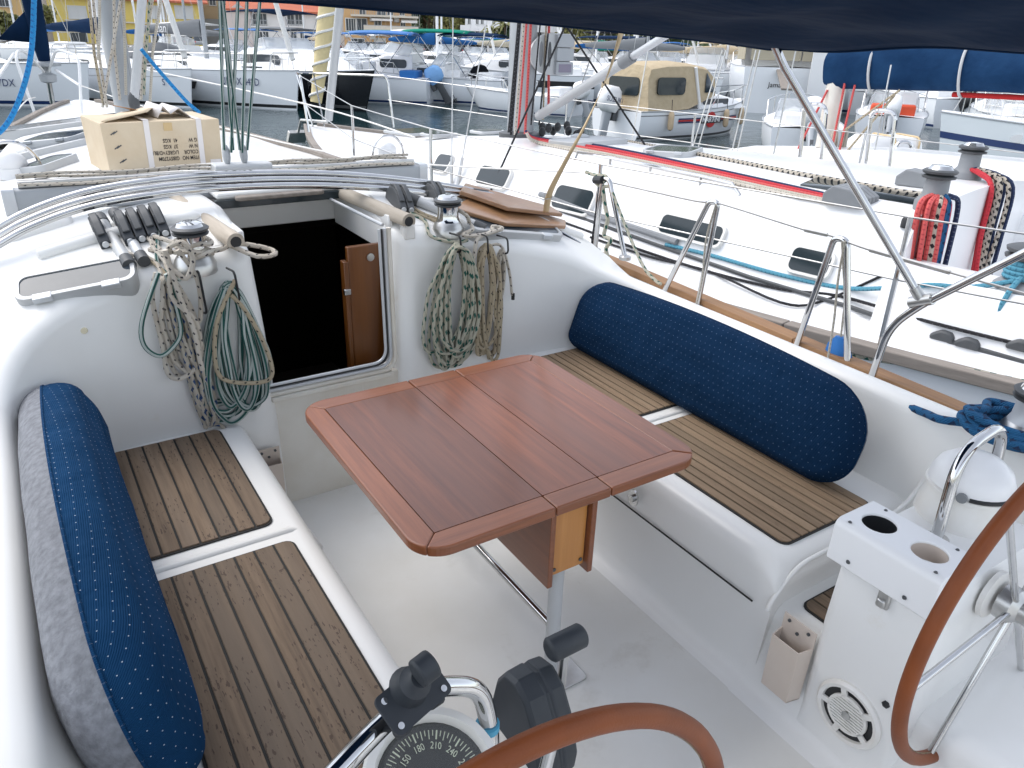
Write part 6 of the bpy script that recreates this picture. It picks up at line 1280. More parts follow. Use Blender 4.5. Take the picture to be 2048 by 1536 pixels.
def sailboat(name, label, pos, yaw, L, B, fb, m='hull_white', mast_h=13, mast_r=0.09, cover='blue_canvas_far', dodger=None, stripe=None, boot='navy_paint', mast_t=0.55, mast_m='mast_grey', furl=None, roof=True, group=None, rig=True, detail=True):
    root = thing(name, label, 'sailboat', pos, yaw, group)
    S = hull(root, L, B, fb, m, 'white_paint', stripe, boot, ds=0.78, bowz=1.18, rake=0.25)
    zf = fb * 1.05
    if roof:
        house(root, [(L * 0.28, B * 0.30, B * 0.27, zf, zf + 0.45), (L * 0.5, B * 0.29, B * 0.25, zf, zf + 0.42), (L * 0.65, B * 0.22, B * 0.18, zf + 0.02, zf + 0.3), (L * 0.74, B * 0.14, B * 0.1, zf + 0.05, zf + 0.1)])
        side_window(root, L * 0.34, L * 0.55, zf + 0.14, zf + 0.30, lambda y, z: B * 0.285 * np.interp(y, [0, L * 0.5, L * 0.65], [1, 0.97, 0.76]) - (z - zf) * 0.06)
    mz_ = zf + 0.4; my = L * mast_t
    q = MB(); q.tube([Vector((0, my, mz_)), Vector((0, my, mz_ + mast_h))], mast_r, 10); ms_ = q.build('mast', mast_m, root)
    if rig:
        for s_ in (-1, 1):
            q = MB(); q.tube([Vector((s_ * B * 0.45, my - 0.1, fb)), Vector((s_ * B * 0.2, my, mz_ + mast_h * 0.5)), Vector((0, my, mz_ + mast_h))], 0.009, 4); q.build('shroud', 'dull_steel', root)
            q = MB(); q.tube([Vector((0, my, mz_ + mast_h * 0.45)), Vector((s_ * B * 0.22, my - 0.1, mz_ + mast_h * 0.46))], 0.03, 5); q.build('spreader', mast_m, root)
        q = MB(); q.tube([Vector((0, L - 0.2, fb * 1.15)), Vector((0, my + 0.05, mz_ + mast_h * 0.95))], 0.010, 4); q.build('forestay', 'dull_steel', root); q = MB(); q.tube([Vector((0, 0.1, fb)), Vector((0, my - 0.05, mz_ + mast_h))], 0.009, 4); q.build('backstay', 'dull_steel', root)
    if cover:
        q = MB(); bl = L * 0.38; q.loft([[Vector((w_ * math.cos(a) , my - 0.1 - bl * t, mz_ + 1.0 + h_ * math.sin(a) + 0.1 * (1 - t))) for a in np.linspace(0, 2 * math.pi, 13)[:-1]] for t, w_, h_ in ((0, 0.12, 0.32), (0.12, 0.17, 0.3), (0.5, 0.15, 0.2), (0.85, 0.12, 0.15), (1, 0.06, 0.08))], True, True, True); q.build('boom_cover', cover, root, ang=70)
    if furl:
        q = MB(); q.tube([Vector((0, L - 0.25, fb * 1.18 + 0.35)), Vector((0, my + 0.15, mz_ + mast_h * 0.92))], furl[0], 8); q.build('furled_headsail', furl[1], root)
    if dodger:
        q = MB(); R0 = []
        for y, w_, h_ in ((L * 0.22, B * 0.33, 0.75), (L * 0.28, B * 0.33, 0.82), (L * 0.36, B * 0.3, 0.45)): R0.append([Vector((w_ * math.cos(a), y, zf + 0.1 + h_ * math.sin(a) ** 0.6)) for a in np.linspace(0.02, math.pi - 0.02, 13)])
        q.loft(R0, closed=False); q.build('spray_hood', dodger, root, solid=0.02, ang=70)
    if detail:
        for s_ in (-1, 1):
            P = [Vector((s_ * max(b_ - 0.05, 0.05), y, zg + 0.58)) for y, b_, zg, kw in S]; q = MB(); q.tube(P, 0.009, 4); q.build('lifeline', 'dull_steel', root)
            for p in P[1::4]: q = MB(); q.tube([p, p - Vector((0, 0, 0.58))], 0.012, 5); q.build('stanchion', 'steel', root)
        q = MB(); zb = S[-1][2]; q.tube(fillet([Vector((-0.42, L - 1.1, zb)), Vector((-0.4, L - 0.9, zb + 0.6)), Vector((0, L + 0.1, zb + 0.62)), Vector((0.4, L - 0.9, zb + 0.6)), Vector((0.42, L - 1.1, zb))], 0.15), 0.02, 6); q.build('pulpit', 'white_paint', root)
        q = MB(); q.box((0, L * 0.78, zb + 0.03), (0.55, 0.55, 0.05)); q.build('deck_hatch', 'glass_dark', root, bevel=0.02)
    return root, S
# --- third yacht, its boom cover and the liferaft on deck
T3 = Vector((7.85, 5.6, 0)); TY = math.radians(11); TL = 9.6; td = Vector((-math.sin(TY), math.cos(TY), 0)); tp_ = T3 - td * (TL * 0.56); tp_.z = WATER
t3r, S3 = sailboat('third_yacht', 'white yacht beyond the neighbouring one with a fat navy boom cover', tp_, TY, TL, 3.1, 0.98, mast_h=10.5, mast_r=0.105, cover=None, mast_t=0.56, mast_m='gelcoat_old', detail=False)
TMi = (Matrix.Translation(tp_) @ Matrix.Rotation(TY, 4, 'Z')).inverted()
def t3(px, py, x):
    d = _ray(RL, px, py); o = TMi @ Vector(CAMPOS); e = TMi @ Vector(CAMPOS + d) - o; return o + e * ((x - o.x) / e.x)
my = TL * 0.56; q = MB(); R0 = []
for k in range(28):
    t = k / 27; y = my + 0.12 - 4.2 * t; c = 2.27 + 0.03 * math.sin(5 * t); hh = 0.23 - 0.06 * t + 0.015 * math.sin(13 * t); ww = 0.15 + 0.012 * math.sin(17 * t)
    if k == 0: hh *= 0.8
    R0.append([Vector((ww * math.cos(a) * (1 + 0.08 * math.sin(3 * a + 9 * t)), y, c + hh * math.sin(a) * (1 + 0.06 * math.sin(2 * a + 15 * t)))) for a in np.linspace(0, 2 * math.pi, 21)[:-1]])
q.loft(R0, True, True, True); bc_ = q.build('boom_cover', 'blue_canvas', t3r, ang=70)
for t in (0.12, 0.33, 0.52):
    y = my + 0.12 - 4.2 * t; q = MB(); q.tube([Vector((0.168 * math.cos(a), y + 0.02 * math.sin(a), 2.27 + 0.235 * math.sin(a))) for a in np.linspace(0, 2 * math.pi, 25)[:-1]], 0.014, 6, closed=True); q.build('sail_tie', 'alloy_pale', bc_)
tubes(t3r, 'boom', 'red_canvas', 0.025, [Vector((0, my - 1.2, 2.06)), Vector((0, my - 4.3, 2.10))], n=8)
for (xa, ya), (xb, yb), m_ in (((1580, 330), (1655, 180), 'rope_coral'), ((1690, 260), (1800, 180), 'rope_tan'), ((1662, 340), (1790, 190), 'rope_tan'), ((1672, 330), (1710, 170), 'rope_coral'), ((1655, 340), (1690, 165), 'rope_coral')):
    tubes(t3r, 'running_line', m_, 0.012, [t3(xa, ya, -0.25), t3(xb, yb, -0.1)])
for x_, (xa, ya) in ((-0.13, (1590, 200)), (-0.12, (1612, 230)), (0.13, (1660, 215))):
    p = Vector((x_, my - 0.02, 1.62)); q = MB(); q.tube(coil_pts(p, 0.55, 0.12, 4, my - 0.10, 0.012, 0, int(xa), pinch=0.7), 0.011, 6); q.build('mast_coil', 'rope_plain', t3r)
lr = thing('liferaft', 'white liferaft canister with brown straps on the deck beyond the neighbour', 'liferaft', al(1757, 338, z=0.58) , math.radians(-25))
q = MB(); q.loft([[Vector((x, y, z)) for x, y in rrect(-w_, w_, -d_, d_, 0.09, 5)] for z, w_, d_ in ((0, 0.34, 0.2), (0.05, 0.38, 0.25), (0.19, 0.39, 0.26), (0.2, 0.375, 0.245), (0.21, 0.39, 0.26), (0.33, 0.37, 0.245), (0.39, 0.32, 0.2))], True, True, True); q.build('canister', 'white_paint', lr, ang=30)
for x in (-0.03, 0.28):
    q = MB(); q.tube([Vector((x, y, z)) for y, z in rrect(-0.266, 0.266, -0.005, 0.40, 0.08, 4)], 0.012, 6, closed=True); q.build('strap', 'webbing', lr)
q = MB(); q.tube(fillet([Vector((-0.12, -0.36, -0.15)), Vector((-0.08, -0.36, 0.36)), Vector((0.12, -0.36, 0.36)), Vector((0.14, -0.36, -0.15))], 0.1), 0.02, 8); q.build('guard_hoop', 'steel', lr)
# --- grey-hulled yacht with a blue stripe and lifeline netting
gp, gy = place(1852, 352, 10.0, 12, 'bow'); g_, GS = sailboat('grey_yacht', 'grey-hulled yacht with a navy stripe and white netting along its rail', gp, gy, 10.0, 3.2, 1.15, 'hull_grey', stripe=('navy_paint', 0.62, 0.72), boot='navy_paint', mast_h=12, cover=None, furl=None)
q = MB()
for side in (-1,):
    S_ = [(y, b_, zg) for y, b_, zg, kw in GS]
    for k in range(60):
        y = 1.0 + k * 0.14
        if y > 9.3: break
        b_ = float(np.interp(y, [s_[0] for s_ in S_], [s_[1] for s_ in S_])); zg = float(np.interp(y, [s_[0] for s_ in S_], [s_[2] for s_ in S_])); q.tube([Vector((side * (b_ - 0.05), y, zg)), Vector((side * (b_ - 0.05), y, zg + 0.55))], 0.006, 4)
    for j in range(1, 5): q.tube([Vector((side * (float(np.interp(y, [s_[0] for s_ in S_], [s_[1] for s_ in S_])) - 0.05), y, float(np.interp(y, [s_[0] for s_ in S_], [s_[2] for s_ in S_])) + 0.13 * j)) for y in np.linspace(1.0, 9.2, 14)], 0.006, 4)
q.build('rail_netting', 'white_plastic', g_)
q = MB(); q.box((0, 5.2, 2.1), (0.9, 0.05, 1.0)); q.build('hanging_towel', 'pale_blue_cloth', g_, bevel=0.01)
q = MB(); q.prism([(0.16 * math.cos(a), 0.08 * math.sin(a)) for a in np.linspace(0, 2 * math.pi, 17)[:-1]], 0.006, basis((-(float(np.interp(8.2, [s_[0] for s_ in GS], [s_[1] for s_ in GS])) * 0.99) - 0.01, 8.2, 1.02), (0.25, -1, 0), (-0.06, 0, 1))); q.build('hull_badge', 'white_paint', g_)
# --- sports cabin boat with the vermouth stripes
mp, my_ = place(1228, 276, 6.2, -84, 'stern'); mr, MS_ = motorboat('cabin_boat', 'white cabin boat with beige canvas enclosure and red and blue hull stripes', mp, my_, 6.2, 2.3, 0.78, cab=(0.42, 0.92, 0.42), top=None, eng=None, boot='dark_grey', stripe=('black', 0.86, 0.885))
zf = 0.8
q = MB(); R0 = []
for y, wb, wt, zb, zt in ((0.25, 1.02, 0.95, 0.8, 1.75), (0.35, 1.02, 0.95, 0.8, 2.0), (1.0, 1.04, 0.98, 0.8, 2.08), (2.0, 1.04, 0.98, 0.85, 2.1), (2.9, 0.98, 0.92, 1.1, 2.0), (3.35, 0.92, 0.88, 1.2, 1.75)): R0.append([Vector((-wb, y, zb)), Vector((-wt, y, zb + (zt - zb) * 0.55)), Vector((-wt * 0.96, y, zt - 0.08)), Vector((-wt * 0.8, y, zt)), Vector((0, y, zt + 0.05)), Vector((wt * 0.8, y, zt)), Vector((wt * 0.96, y, zt - 0.08)), Vector((wt, y, zb + (zt - zb) * 0.55)), Vector((wb, y, zb))])
q.loft(R0, False, True, False); ca = q.build('canvas_enclosure', 'beige_canvas', mr, ang=40)
for y0, y1, m_ in ((0.55, 1.75, 'hatch_glass'),):
    for s_ in (-1, 1):
        q = MB(); P = rrect(y0, y1, 1.25, 1.72, 0.12, 4); q.loft([[Vector((s_ * 1.045, y, z)) for y, z in P], [Vector((s_ * 1.0, y, z)) for y, z in P]], True, True); q.build('vinyl_window', 'glass_dark', ca)
q = MB(); P = rrect(-0.6, 0.6, 1.2, 1.7, 0.12, 4); q.loft([[Vector((x, 0.285, z)) for x, z in P], [Vector((x, 0.22, z)) for x, z in P]], True, True, True); q.build('vinyl_window', 'glass_dark', ca)
for s_ in (-1, 1):
    q = MB(); q.tube([Vector((s_ * 1.03, 2.55, 0.85)), Vector((s_ * 0.97, 2.2, 2.0))], 0.05, 6); q.build('canopy_arch', 'white_paint', mr)
    q = MB(); q.add([Vector((s_ * 1.0, 2.75, 1.3)), Vector((s_ * 0.97, 3.3, 1.3)), Vector((s_ * 0.95, 2.8, 1.85))], [(0, 1, 2)]); q.build('side_vinyl', 'hatch_glass', mr, solid=0.02)
outboard(mr, -0.15, 0, 1.15, 'white_paint', 0.15, None, 'SUZUKI')
def strip_on(S, y0, y1, z0, z1, m_, root, name, side=1, out=0.012):
    q = MB(); R0 = []
    for y in np.linspace(y0, y1, 9):
        b_ = float(np.interp(y, [s_[0] for s_ in S], [s_[1] for s_ in S])); R0.append([Vector((side * (b_ * 0.988 + out), y, z0)), Vector((side * (b_ * 0.992 + out), y, z1))])
    q.loft(R0, closed=False); return q.build(name, m_, root)
for z0, z1, m_ in ((0.46, 0.50, 'navy_paint'), (0.505, 0.555, 'red_paint'), (0.56, 0.60, 'navy_paint')): strip_on(MS_, 1.5, 4.9, z0, z1, m_, mr, 'hull_stripe')
b0 = float(np.interp(3.0, [s_[0] for s_ in MS_], [s_[1] for s_ in MS_])); Mm = basis((b0 * 0.99 + 0.03, 3.0, 0.53), (0, 1, 0), (0.03, 0, 1))
q = MB(); q.prism([(0.23 * math.cos(a), 0.23 * math.sin(a)) for a in np.linspace(0, 2 * math.pi, 25)[:-1]], 0.006, Mm); q.build('hull_roundel', 'red_paint', mr, smooth=False)
q = MB(); q.prism(rrect(-0.48, 0.48, -0.10, 0.10, 0.01, 2), 0.004, Mm @ Matrix.Translation((0, 0, 0.008))); q.build('name_panel', 'black', mr, smooth=False); text('hull_lettering', 'MARTINI', 0.21, Mm @ Matrix.Translation((0, 0, 0.0135)), 'white_paint', mr, sx=1.05, offset=0.006)
for y, lb in ((1.05, 'nearest the outboard engine'), (3.75, 'amidships beside the name panel'), (5.15, 'at the bow')):
    b_ = float(np.interp(y, [s_[0] for s_ in MS_], [s_[1] for s_ in MS_])); p = Matrix.Translation(mp) @ Matrix.Rotation(my_, 4, 'Z') @ Vector((b_ + 0.12, y, 0.28)); f_ = thing('fender', 'tan fender hanging on the striped cabin boat, ' + lb, 'fender', p, 0.001)
    q = MB(); q.lathe([(0.02, 0), (0.07, 0.03), (0.09, 0.1), (0.09, 0.42), (0.07, 0.5), (0.025, 0.54)], 12); q.build('fender_body', 'fender', f_); q = MB(); q.tube([(0, 0, 0.5), (0, 0.03, 0.85)], 0.01, 5); q.build('lanyard', 'rope_black', f_)
# --- sailing yachts moored opposite, bows towards us
Y1, a1 = place(192, 214, 11.5, 232, 'bow'); r1, S1 = sailboat('moored_yacht', 'white yacht at the far left with blue spray hood, bow to the right', Y1, a1, 11.5, 3.6, 1.22, dodger='blue_canvas_far', mast_h=15, furl=None, cover='blue_canvas_far', group='yachts moored opposite'); side_text(r1, S1, 11.5, '477DX', 9.0, 0.72, 0.34, 'navy_paint', -1); side_text(r1, S1, 11.5, '477DX', 9.0, 0.75, 0.34, 'navy_paint', 1)
canopy(r1, 0.6, 2.6, 1.3, 2.9, 'blue_canvas_far', 0.2, 1.2)
Y2, a2 = place(392, 217, 11.0, 204, 'bow'); r2, S2 = sailboat('moored_yacht', 'white yacht with a blue crest and registration on the bow, behind the mast', Y2, a2, 11.0, 3.5, 1.12, stripe=('alloy_pale', 0.80, 0.82), mast_h=14, furl=(0.10, 'sail_white'), cover='navy_canvas', boot='black', group='yachts moored opposite')
for sd in (-1, 1): side_text(r2, S2, 11.0, 'PA 262D', 8.6, 0.92, 0.30, 'navy_paint', sd); side_text(r2, S2, 11.0, 'S', 10.05, 0.85, 0.32, 'navy_paint', sd)
for sd in (-1, 1):
    bq = float(np.interp(9.1, [s_[0] for s_ in S2], [s_[1] for s_ in S2])); Mq = basis((sd * (bq * 0.985 + 0.03), 9.1, 0.62), Vector((sd * -0.25, 0.3, 0)) * sd, (0, 0, 1)); q = MB(); q.prism([(0.2 * math.cos(a), 0.24 * math.sin(a)) for a in np.linspace(math.pi * 0.85, 2.25 * math.pi, 15)] + [(0.1, 0.0), (0.0, -0.08), (-0.08, 0.0)], 0.006, Mq); q.build('hull_crest', 'navy_paint', r2, smooth=False)
Y3, a3 = place(603, 222, 12.0, 202, 'bow'); r3, S3b = sailboat('moored_yacht', 'white yacht with grey spray hood and grey boom cover, bow to the right', Y3, a3, 12.0, 3.7, 1.16, dodger='grey_canvas', cover='grey_canvas', mast_h=15, furl=(0.09, 'sail_white'), boot='black', group='yachts moored opposite')
for sd in (-1, 1): side_text(r3, S3b, 12.0, 'UDOX 448D', 9.9, 0.92, 0.36, 'navy_paint', sd)
bq = 3.9 / 2 * 0.985; 
for sd in (-1, 1):
    bq = float(np.interp(7.6, [s_[0] for s_ in S3b], [s_[1] for s_ in S3b])); q = MB(); q.prism([(-0.45, 0.13), (0.45, 0.13), (0.3, -0.13), (-0.3, -0.13)], 0.01, basis((sd * (bq * 0.985 + 0.02), 7.6, 0.72), Vector((sd * -0.05, 0.3, 0)) * sd, (0, 0, 1))); q.build('hull_port', 'black', r3, smooth=False)
text('cover_lettering', 'elan', 0.5, basis((-0.2, 12 * 0.55 - 2.6, 1.16 * 1.05 + 1.45), (0, -1, 0), (0, 0, 1)), 'white_paint', r3); text('cover_lettering', 'elan', 0.5, basis((0.2, 12 * 0.55 - 2.6, 1.16 * 1.05 + 1.45), (0, 1, 0), (0, 0, 1)), 'white_paint', r3)
q = MB(); q.lathe([(0.2, 0), (0.26, 0.12), (0.3, 0.3), (0.27, 0.6), (0.15, 0.78), (0.01, 0.83)], 16, Matrix.Translation((0.9, 0.6, 3.0))); q.build('radome', 'white_paint', r3); q = MB(); q.tube([(0.9, 0.6, 1.3), (0.9, 0.6, 3.0)], 0.05, 6); q.build('radome_post', 'white_paint', r3)
# --- black-hulled motor yacht
Y4, a4 = place(752, 226, 11.0, 189, 'bow'); r4, S4 = motorboat('motor_yacht', 'black-hulled motor yacht with white deck, bow to the right', Y4, a4, 11.0, 3.4, 1.12, 'hull_black', cab=(0.25, 0.85, 0.9), top=(0.12, 0.42, 2.3, 'navy_canvas'), eng=None, boot='dark_grey', group='motor boats moored opposite')
for sd in (-1, 1): side_text(r4, S4, 11.0, 'PI 811 DX', 8.8, 0.8, 0.4, 'dark_grey', sd)
# --- small boats, sterns towards us
G5 = 'motor boats moored opposite'
Y5, a5 = place(862, 207, 6.2, 52, 'stern'); motorboat('outboard_boat', 'white outboard boat with royal blue bimini and sky blue engine cover', Y5, a5, 6.2, 2.4, 1.0, cab=(0.5, 0.9, 0.5), top=(0.1, 0.55, 1.75, 'bright_blue'), eng=(1.2, 'white_paint', 0.5, 'sky_blue_cloth'), seat='bright_blue', group=G5)
Y6, a6 = place(950, 206, 6.4, 45, 'stern'); motorboat('outboard_boat', 'white cuddy boat with green bimini and black engine cover', Y6, a6, 6.4, 2.4, 1.05, cab=(0.42, 0.9, 0.9), top=(0.02, 0.5, 1.85, 'green_canvas'), eng=(1.25, 'black', 0.35, 'black_canvas'), group=G5)
Y7, a7 = place(1015, 210, 6.0, 40, 'stern'); motorboat('outboard_boat', 'white outboard boat with navy bimini and grey engine, left of the neighbouring mast', Y7, a7, 6.0, 2.3, 1.0, cab=(0.45, 0.9, 0.55), top=(0.05, 0.5, 1.8, 'navy_canvas'), eng=(1.15, 'mid_grey', 0.3), group=G5)
Y8, a8 = place(1180, 205, 7.5, 60, 'stern'); motorboat('cabin_cruiser', 'white cabin cruiser with a dark hull band behind the neighbouring vang', Y8, a8, 7.5, 2.7, 1.2, cab=(0.35, 0.88, 0.8), top=None, stripe=('black', 0.55, 0.8), group=G5)
Y9, a9 = place(1150, 232, 5.0, 30, 'stern'); motorboat('open_boat', 'small white open boat with outboard below the neighbouring vang', Y9, a9, 5.0, 2.0, 0.7, eng=(1.0, 'white_paint', 0.3), group=G5)
Y10, a10 = place(1395, 195, 9.5, -50, 'stern'); motorboat('cabin_cruiser', 'white cruiser with tan moulded hardtop behind the beige canvas boat', Y10, a10, 9.5, 3.1, 1.5, cab=(0.3, 0.88, 0.8), top=(0.05, 0.5, 2.2, 'tan_canvas'), group=G5)
Y11, a11 = place(1290, 178, 9.0, 40, 'stern'); motorboat('cabin_cruiser', 'white cruiser with a black canvas enclosure', Y11, a11, 9.0, 3.0, 1.4, cab=(0.4, 0.9, 0.7), top=(0.05, 0.5, 2.1, 'black_canvas'), group=G5)
# big motor yacht stern-on with beige screens
Y12, a12 = place(1560, 228, 13.0, -44, 'stern'); r12, S12 = motorboat('motor_yacht', 'large cream motor yacht with beige side screens and a white boarding panel', Y12, a12, 13.0, 4.2, 1.9, cab=(0.3, 0.9, 1.5), top=(0.02, 0.45, 2.3, 'white_paint'), boot='navy_paint', group=G5)
for s_ in (-1, 1):
    for k in range(3): q = MB(); q.bx(s_ * 1.82, s_ * 1.86, 0.5 + k * 1.5, 1.95 + k * 1.5, 2.2, 4.1); q.build('side_screen', 'tan_canvas', r12, bevel=0.02)
for k in range(3): q = MB(); q.bx(-1.6 + k * 1.1, -0.55 + k * 1.1, 0.32, 0.36, 2.2, 4.1); q.build('stern_screen', 'tan_canvas', r12, bevel=0.02)
q = MB(); q.bx(0.9, 2.0, -0.5, -0.44, 0.3, 4.3); q.build('boarding_panel', 'white_paint', r12, bevel=0.02); text('hull_lettering', 'Jamal', 0.3, basis((-0.4, -0.03, 1.2), (1, 0, 0), (0, 0, 1)), 'ink', r12)
q = MB(); q.box((-0.2, -1.2, 1.5), (0.5, 3.0, 0.08), Matrix.Rotation(0.25, 3, 'X')); q.build('gangway', 'teak_grey', r12, bevel=0.01)
Y13, a13 = place(1606, 322, 4.8, -47, 'stern'); motorboat('open_boat', 'small white boat with a white outboard tilted up, beside the third mast', Y13, a13, 4.8, 2.0, 0.75, eng=(1.15, 'white_paint', 0.75), ws=True, group=G5)
Y14, a14 = place(1770, 290, 5.2, -58, 'stern'); motorboat('open_boat', 'white open boat with pale outboard behind the liferaft', Y14, a14, 5.2, 2.1, 0.8, eng=(1.1, 'white_paint', 0.6), top=(0.15, 0.5, 1.5, 'sail_white'), seat='orange', group=G5)
Y15, a15 = place(1850, 235, 9.5, -60, 'stern'); motorboat('cabin_cruiser', 'white cruiser with navy canvas cockpit cover under the boom cover', Y15, a15, 9.5, 3.2, 1.5, cab=(0.4, 0.9, 0.9), top=(0.05, 0.5, 2.0, 'blue_canvas'), group=G5)
Y16, a16 = place(2040, 265, 8.0, -62, 'stern'); motorboat('cabin_cruiser', 'white motorboat with rolled navy bimini at the right edge', Y16, a16, 8.0, 2.9, 1.3, cab=(0.4, 0.9, 0.7), top=(0.1, 0.3, 1.9, 'blue_canvas'), eng=(1.2, 'white_paint', 0.4), group=G5)

# more small craft packed between the rows
for k, (px, py, L_, yw, B_, fb_, cb, tp2, en, nm, lb) in enumerate((
    (1105, 178, 6.5, 20, 2.4, 1.0, (0.42, 0.9, 0.6), (0.05, 0.5, 1.8, 'bright_blue'), (1.1, 'dark_grey', 0.3), 'outboard_boat', 'white outboard boat with blue bimini just right of the neighbouring mast'),
    (1215, 172, 7.0, -20, 2.5, 1.05, (0.4, 0.9, 0.8), None, (1.1, 'white_paint', 0.3), 'outboard_boat', 'white cuddy boat behind the twisted webbing strap'),
    (1250, 190, 6.0, 35, 2.3, 0.95, None, None, (1.1, 'black', 0.4), 'open_boat', 'white open boat left of the beige canvas boat'),
    (1345, 168, 8.0, -35, 2.8, 1.2, (0.4, 0.9, 0.8), (0.05, 0.45, 1.9, 'bright_blue'), None, 'cabin_cruiser', 'white cruiser with bright blue top behind the beige canvas'),
    (1690, 205, 9.0, -50, 3.0, 1.35, (0.35, 0.9, 0.9), (0.05, 0.4, 2.0, 'blue_canvas_far'), None, 'cabin_cruiser', 'white cruiser with blue canopy behind the third mast'),
    (1735, 232, 6.5, -75, 2.4, 1.0, (0.42, 0.9, 0.6), (0.1, 0.45, 1.6, 'sail_white'), (1.1, 'white_paint', 0.5), 'outboard_boat', 'white outboard boat with white arch top under the boom cover'),
    (1915, 258, 7.5, -30, 2.6, 1.05, (0.4, 0.9, 0.7), None, (1.1, 'black', 0.4), 'outboard_boat', 'white boat with black outboard behind the grey yacht'),
    (1985, 238, 9.0, -75, 3.0, 1.35, (0.35, 0.9, 0.9), (0.05, 0.45, 2.0, 'black_canvas'), None, 'cabin_cruiser', 'white cruiser with black canopy near the right edge'),
    (2060, 300, 6.5, -50, 2.3, 0.9, None, (0.2, 0.55, 1.5, 'blue_canvas'), (1.1, 'mid_grey', 0.4), 'open_boat', 'open boat with small blue top at the right edge'),
    (770, 188, 7.0, 205, 2.5, 1.0, (0.4, 0.9, 0.6), None, None, 'open_boat', 'white boat bow-on between the black hull and the blue bimini'),
    (905, 182, 7.5, 60, 2.6, 1.1, (0.35, 0.9, 0.9), (0.05, 0.45, 1.9, 'sail_white'), None, 'cabin_cruiser', 'white cruiser with white top behind the green bimini'),
    (985, 180, 7.5, 30, 2.6, 1.1, (0.35, 0.9, 0.9), (0.05, 0.45, 1.9, 'blue_canvas_far'), None, 'cabin_cruiser', 'white cruiser with royal blue top behind the grey engine'))):
    yp, ya = place(px, py, L_, yw, 'stern' if yw < 180 else 'bow'); motorboat(nm, lb, yp, ya, L_, B_, fb_, cab=cb, top=tp2, eng=en, group=G5)
# third yacht's shrouds, in pairs
for (xa, ya), (xb, yb) in (((1372, 338), (1445, 100)), ((1384, 338), (1452, 100)), ((1455, 340), (1512, 100)), ((1466, 340), (1520, 100)), ((1260, 300), (1300, 80)), ((1750, 300), (1782, 130))):
    tubes(t3r, 'shroud', 'dull_steel', 0.007, [t3(xa, ya, -1.25), t3(xb, yb, -1.1)], n=5)
for (x0, y0_, s_) in ((1606, 330, 0.0), (1735, 350, 0.0)):
    A = t3(x0 - 8, y0_ + 10, -1.3); q = MB(); q.tube(fillet([A, A + Vector((0.0, 0.06, 0.62)), A + Vector((0, -0.16, 0.62)), A + Vector((0, -0.22, 0))], 0.08), 0.02, 8); q.build('stanchion_gate', 'steel', t3r)
# ---------------------------------------------------------------- quay, houses, trees, cars
GZ = 0.55
mat('quay_stone', (0.42, 0.39, 0.34), 0.85, var=(0.6, 0.6, (0.32, 0.29, 0.25)), bump=(2, 0.05))
mat('quay_wall', (0.40, 0.36, 0.29), 0.85, var=(0.5, 0.6, (0.28, 0.25, 0.2)))
mat('asphalt', (0.10, 0.10, 0.10), 0.9, var=(0.4, 0.4, (0.14, 0.14, 0.135)))
for nm, c in (('render_yellow', (0.72, 0.56, 0.16)), ('render_ochre', (0.66, 0.44, 0.20)), ('render_tan', (0.55, 0.43, 0.27)), ('render_white', (0.78, 0.76, 0.74)), ('render_pinkish', (0.66, 0.58, 0.54)), ('render_orange', (0.64, 0.40, 0.19)), ('render_bright', (0.82, 0.82, 0.82)), ('render_cream', (0.66, 0.60, 0.50)), ('render_red', (0.45, 0.2, 0.13))):
    mat(nm, c, 0.85, var=(0.35, 0.5, tuple(x * 0.82 for x in c)))
mat('roof_tile', (0.50, 0.14, 0.07), 0.8, var=(0.8, 0.6, (0.36, 0.10, 0.06)), bump=(9, 0.05, (1, 0.2, 1)))
mat('pane_dark', (0.04, 0.05, 0.06), 0.12); mat('shutter', (0.6, 0.6, 0.58), 0.7); mat('shutter_green', (0.10, 0.22, 0.18), 0.7); mat('awning', (0.75, 0.72, 0.68), 0.8)
mat('glass_rail', (0.25, 0.32, 0.36), 0.1, alpha=0.75)
q = MB(); F = []
for px, r in ((-500, 150), (-150, 132), (250, 122), (600, 116), (900, 118), (1250, 112), (1600, 105), (2100, 98), (2600, 95)):
    p = dist(px, 120, r); F.append(Vector((p.x, p.y, 0)))
Bk = [p * 3.2 for p in F]
q = MB(); n = len(F)
q.add([Vector((p.x, p.y, GZ)) for p in F] + [Vector((p.x, p.y, GZ)) for p in Bk], [(i, i + 1, n + i + 1, n + i) for i in range(n - 1)]); q.build('quay', 'quay_stone', kind='structure', smooth=False, loc=(0, 0, 0))
q = MB(); q.add([Vector((p.x, p.y, GZ - 0.003)) for p in F] + [Vector((p.x, p.y, WATER - 1)) for p in F], [(i, i + 1, n + i + 1, n + i) for i in range(n - 1)]); q.build('quay_wall', 'quay_wall', kind='structure', smooth=False, loc=(0, 0, 0))
q = MB(); a_ = [p * 1.055 for p in F]; b_ = [p * 1.13 for p in F]
q.add([Vector((p.x, p.y, GZ + 0.004)) for p in a_] + [Vector((p.x, p.y, GZ + 0.004)) for p in b_], [(i, i + 1, n + i + 1, n + i) for i in range(n - 1)]); q.build('road', 'asphalt', kind='structure', smooth=False, loc=(0, 0, 0))
BR = 142.0
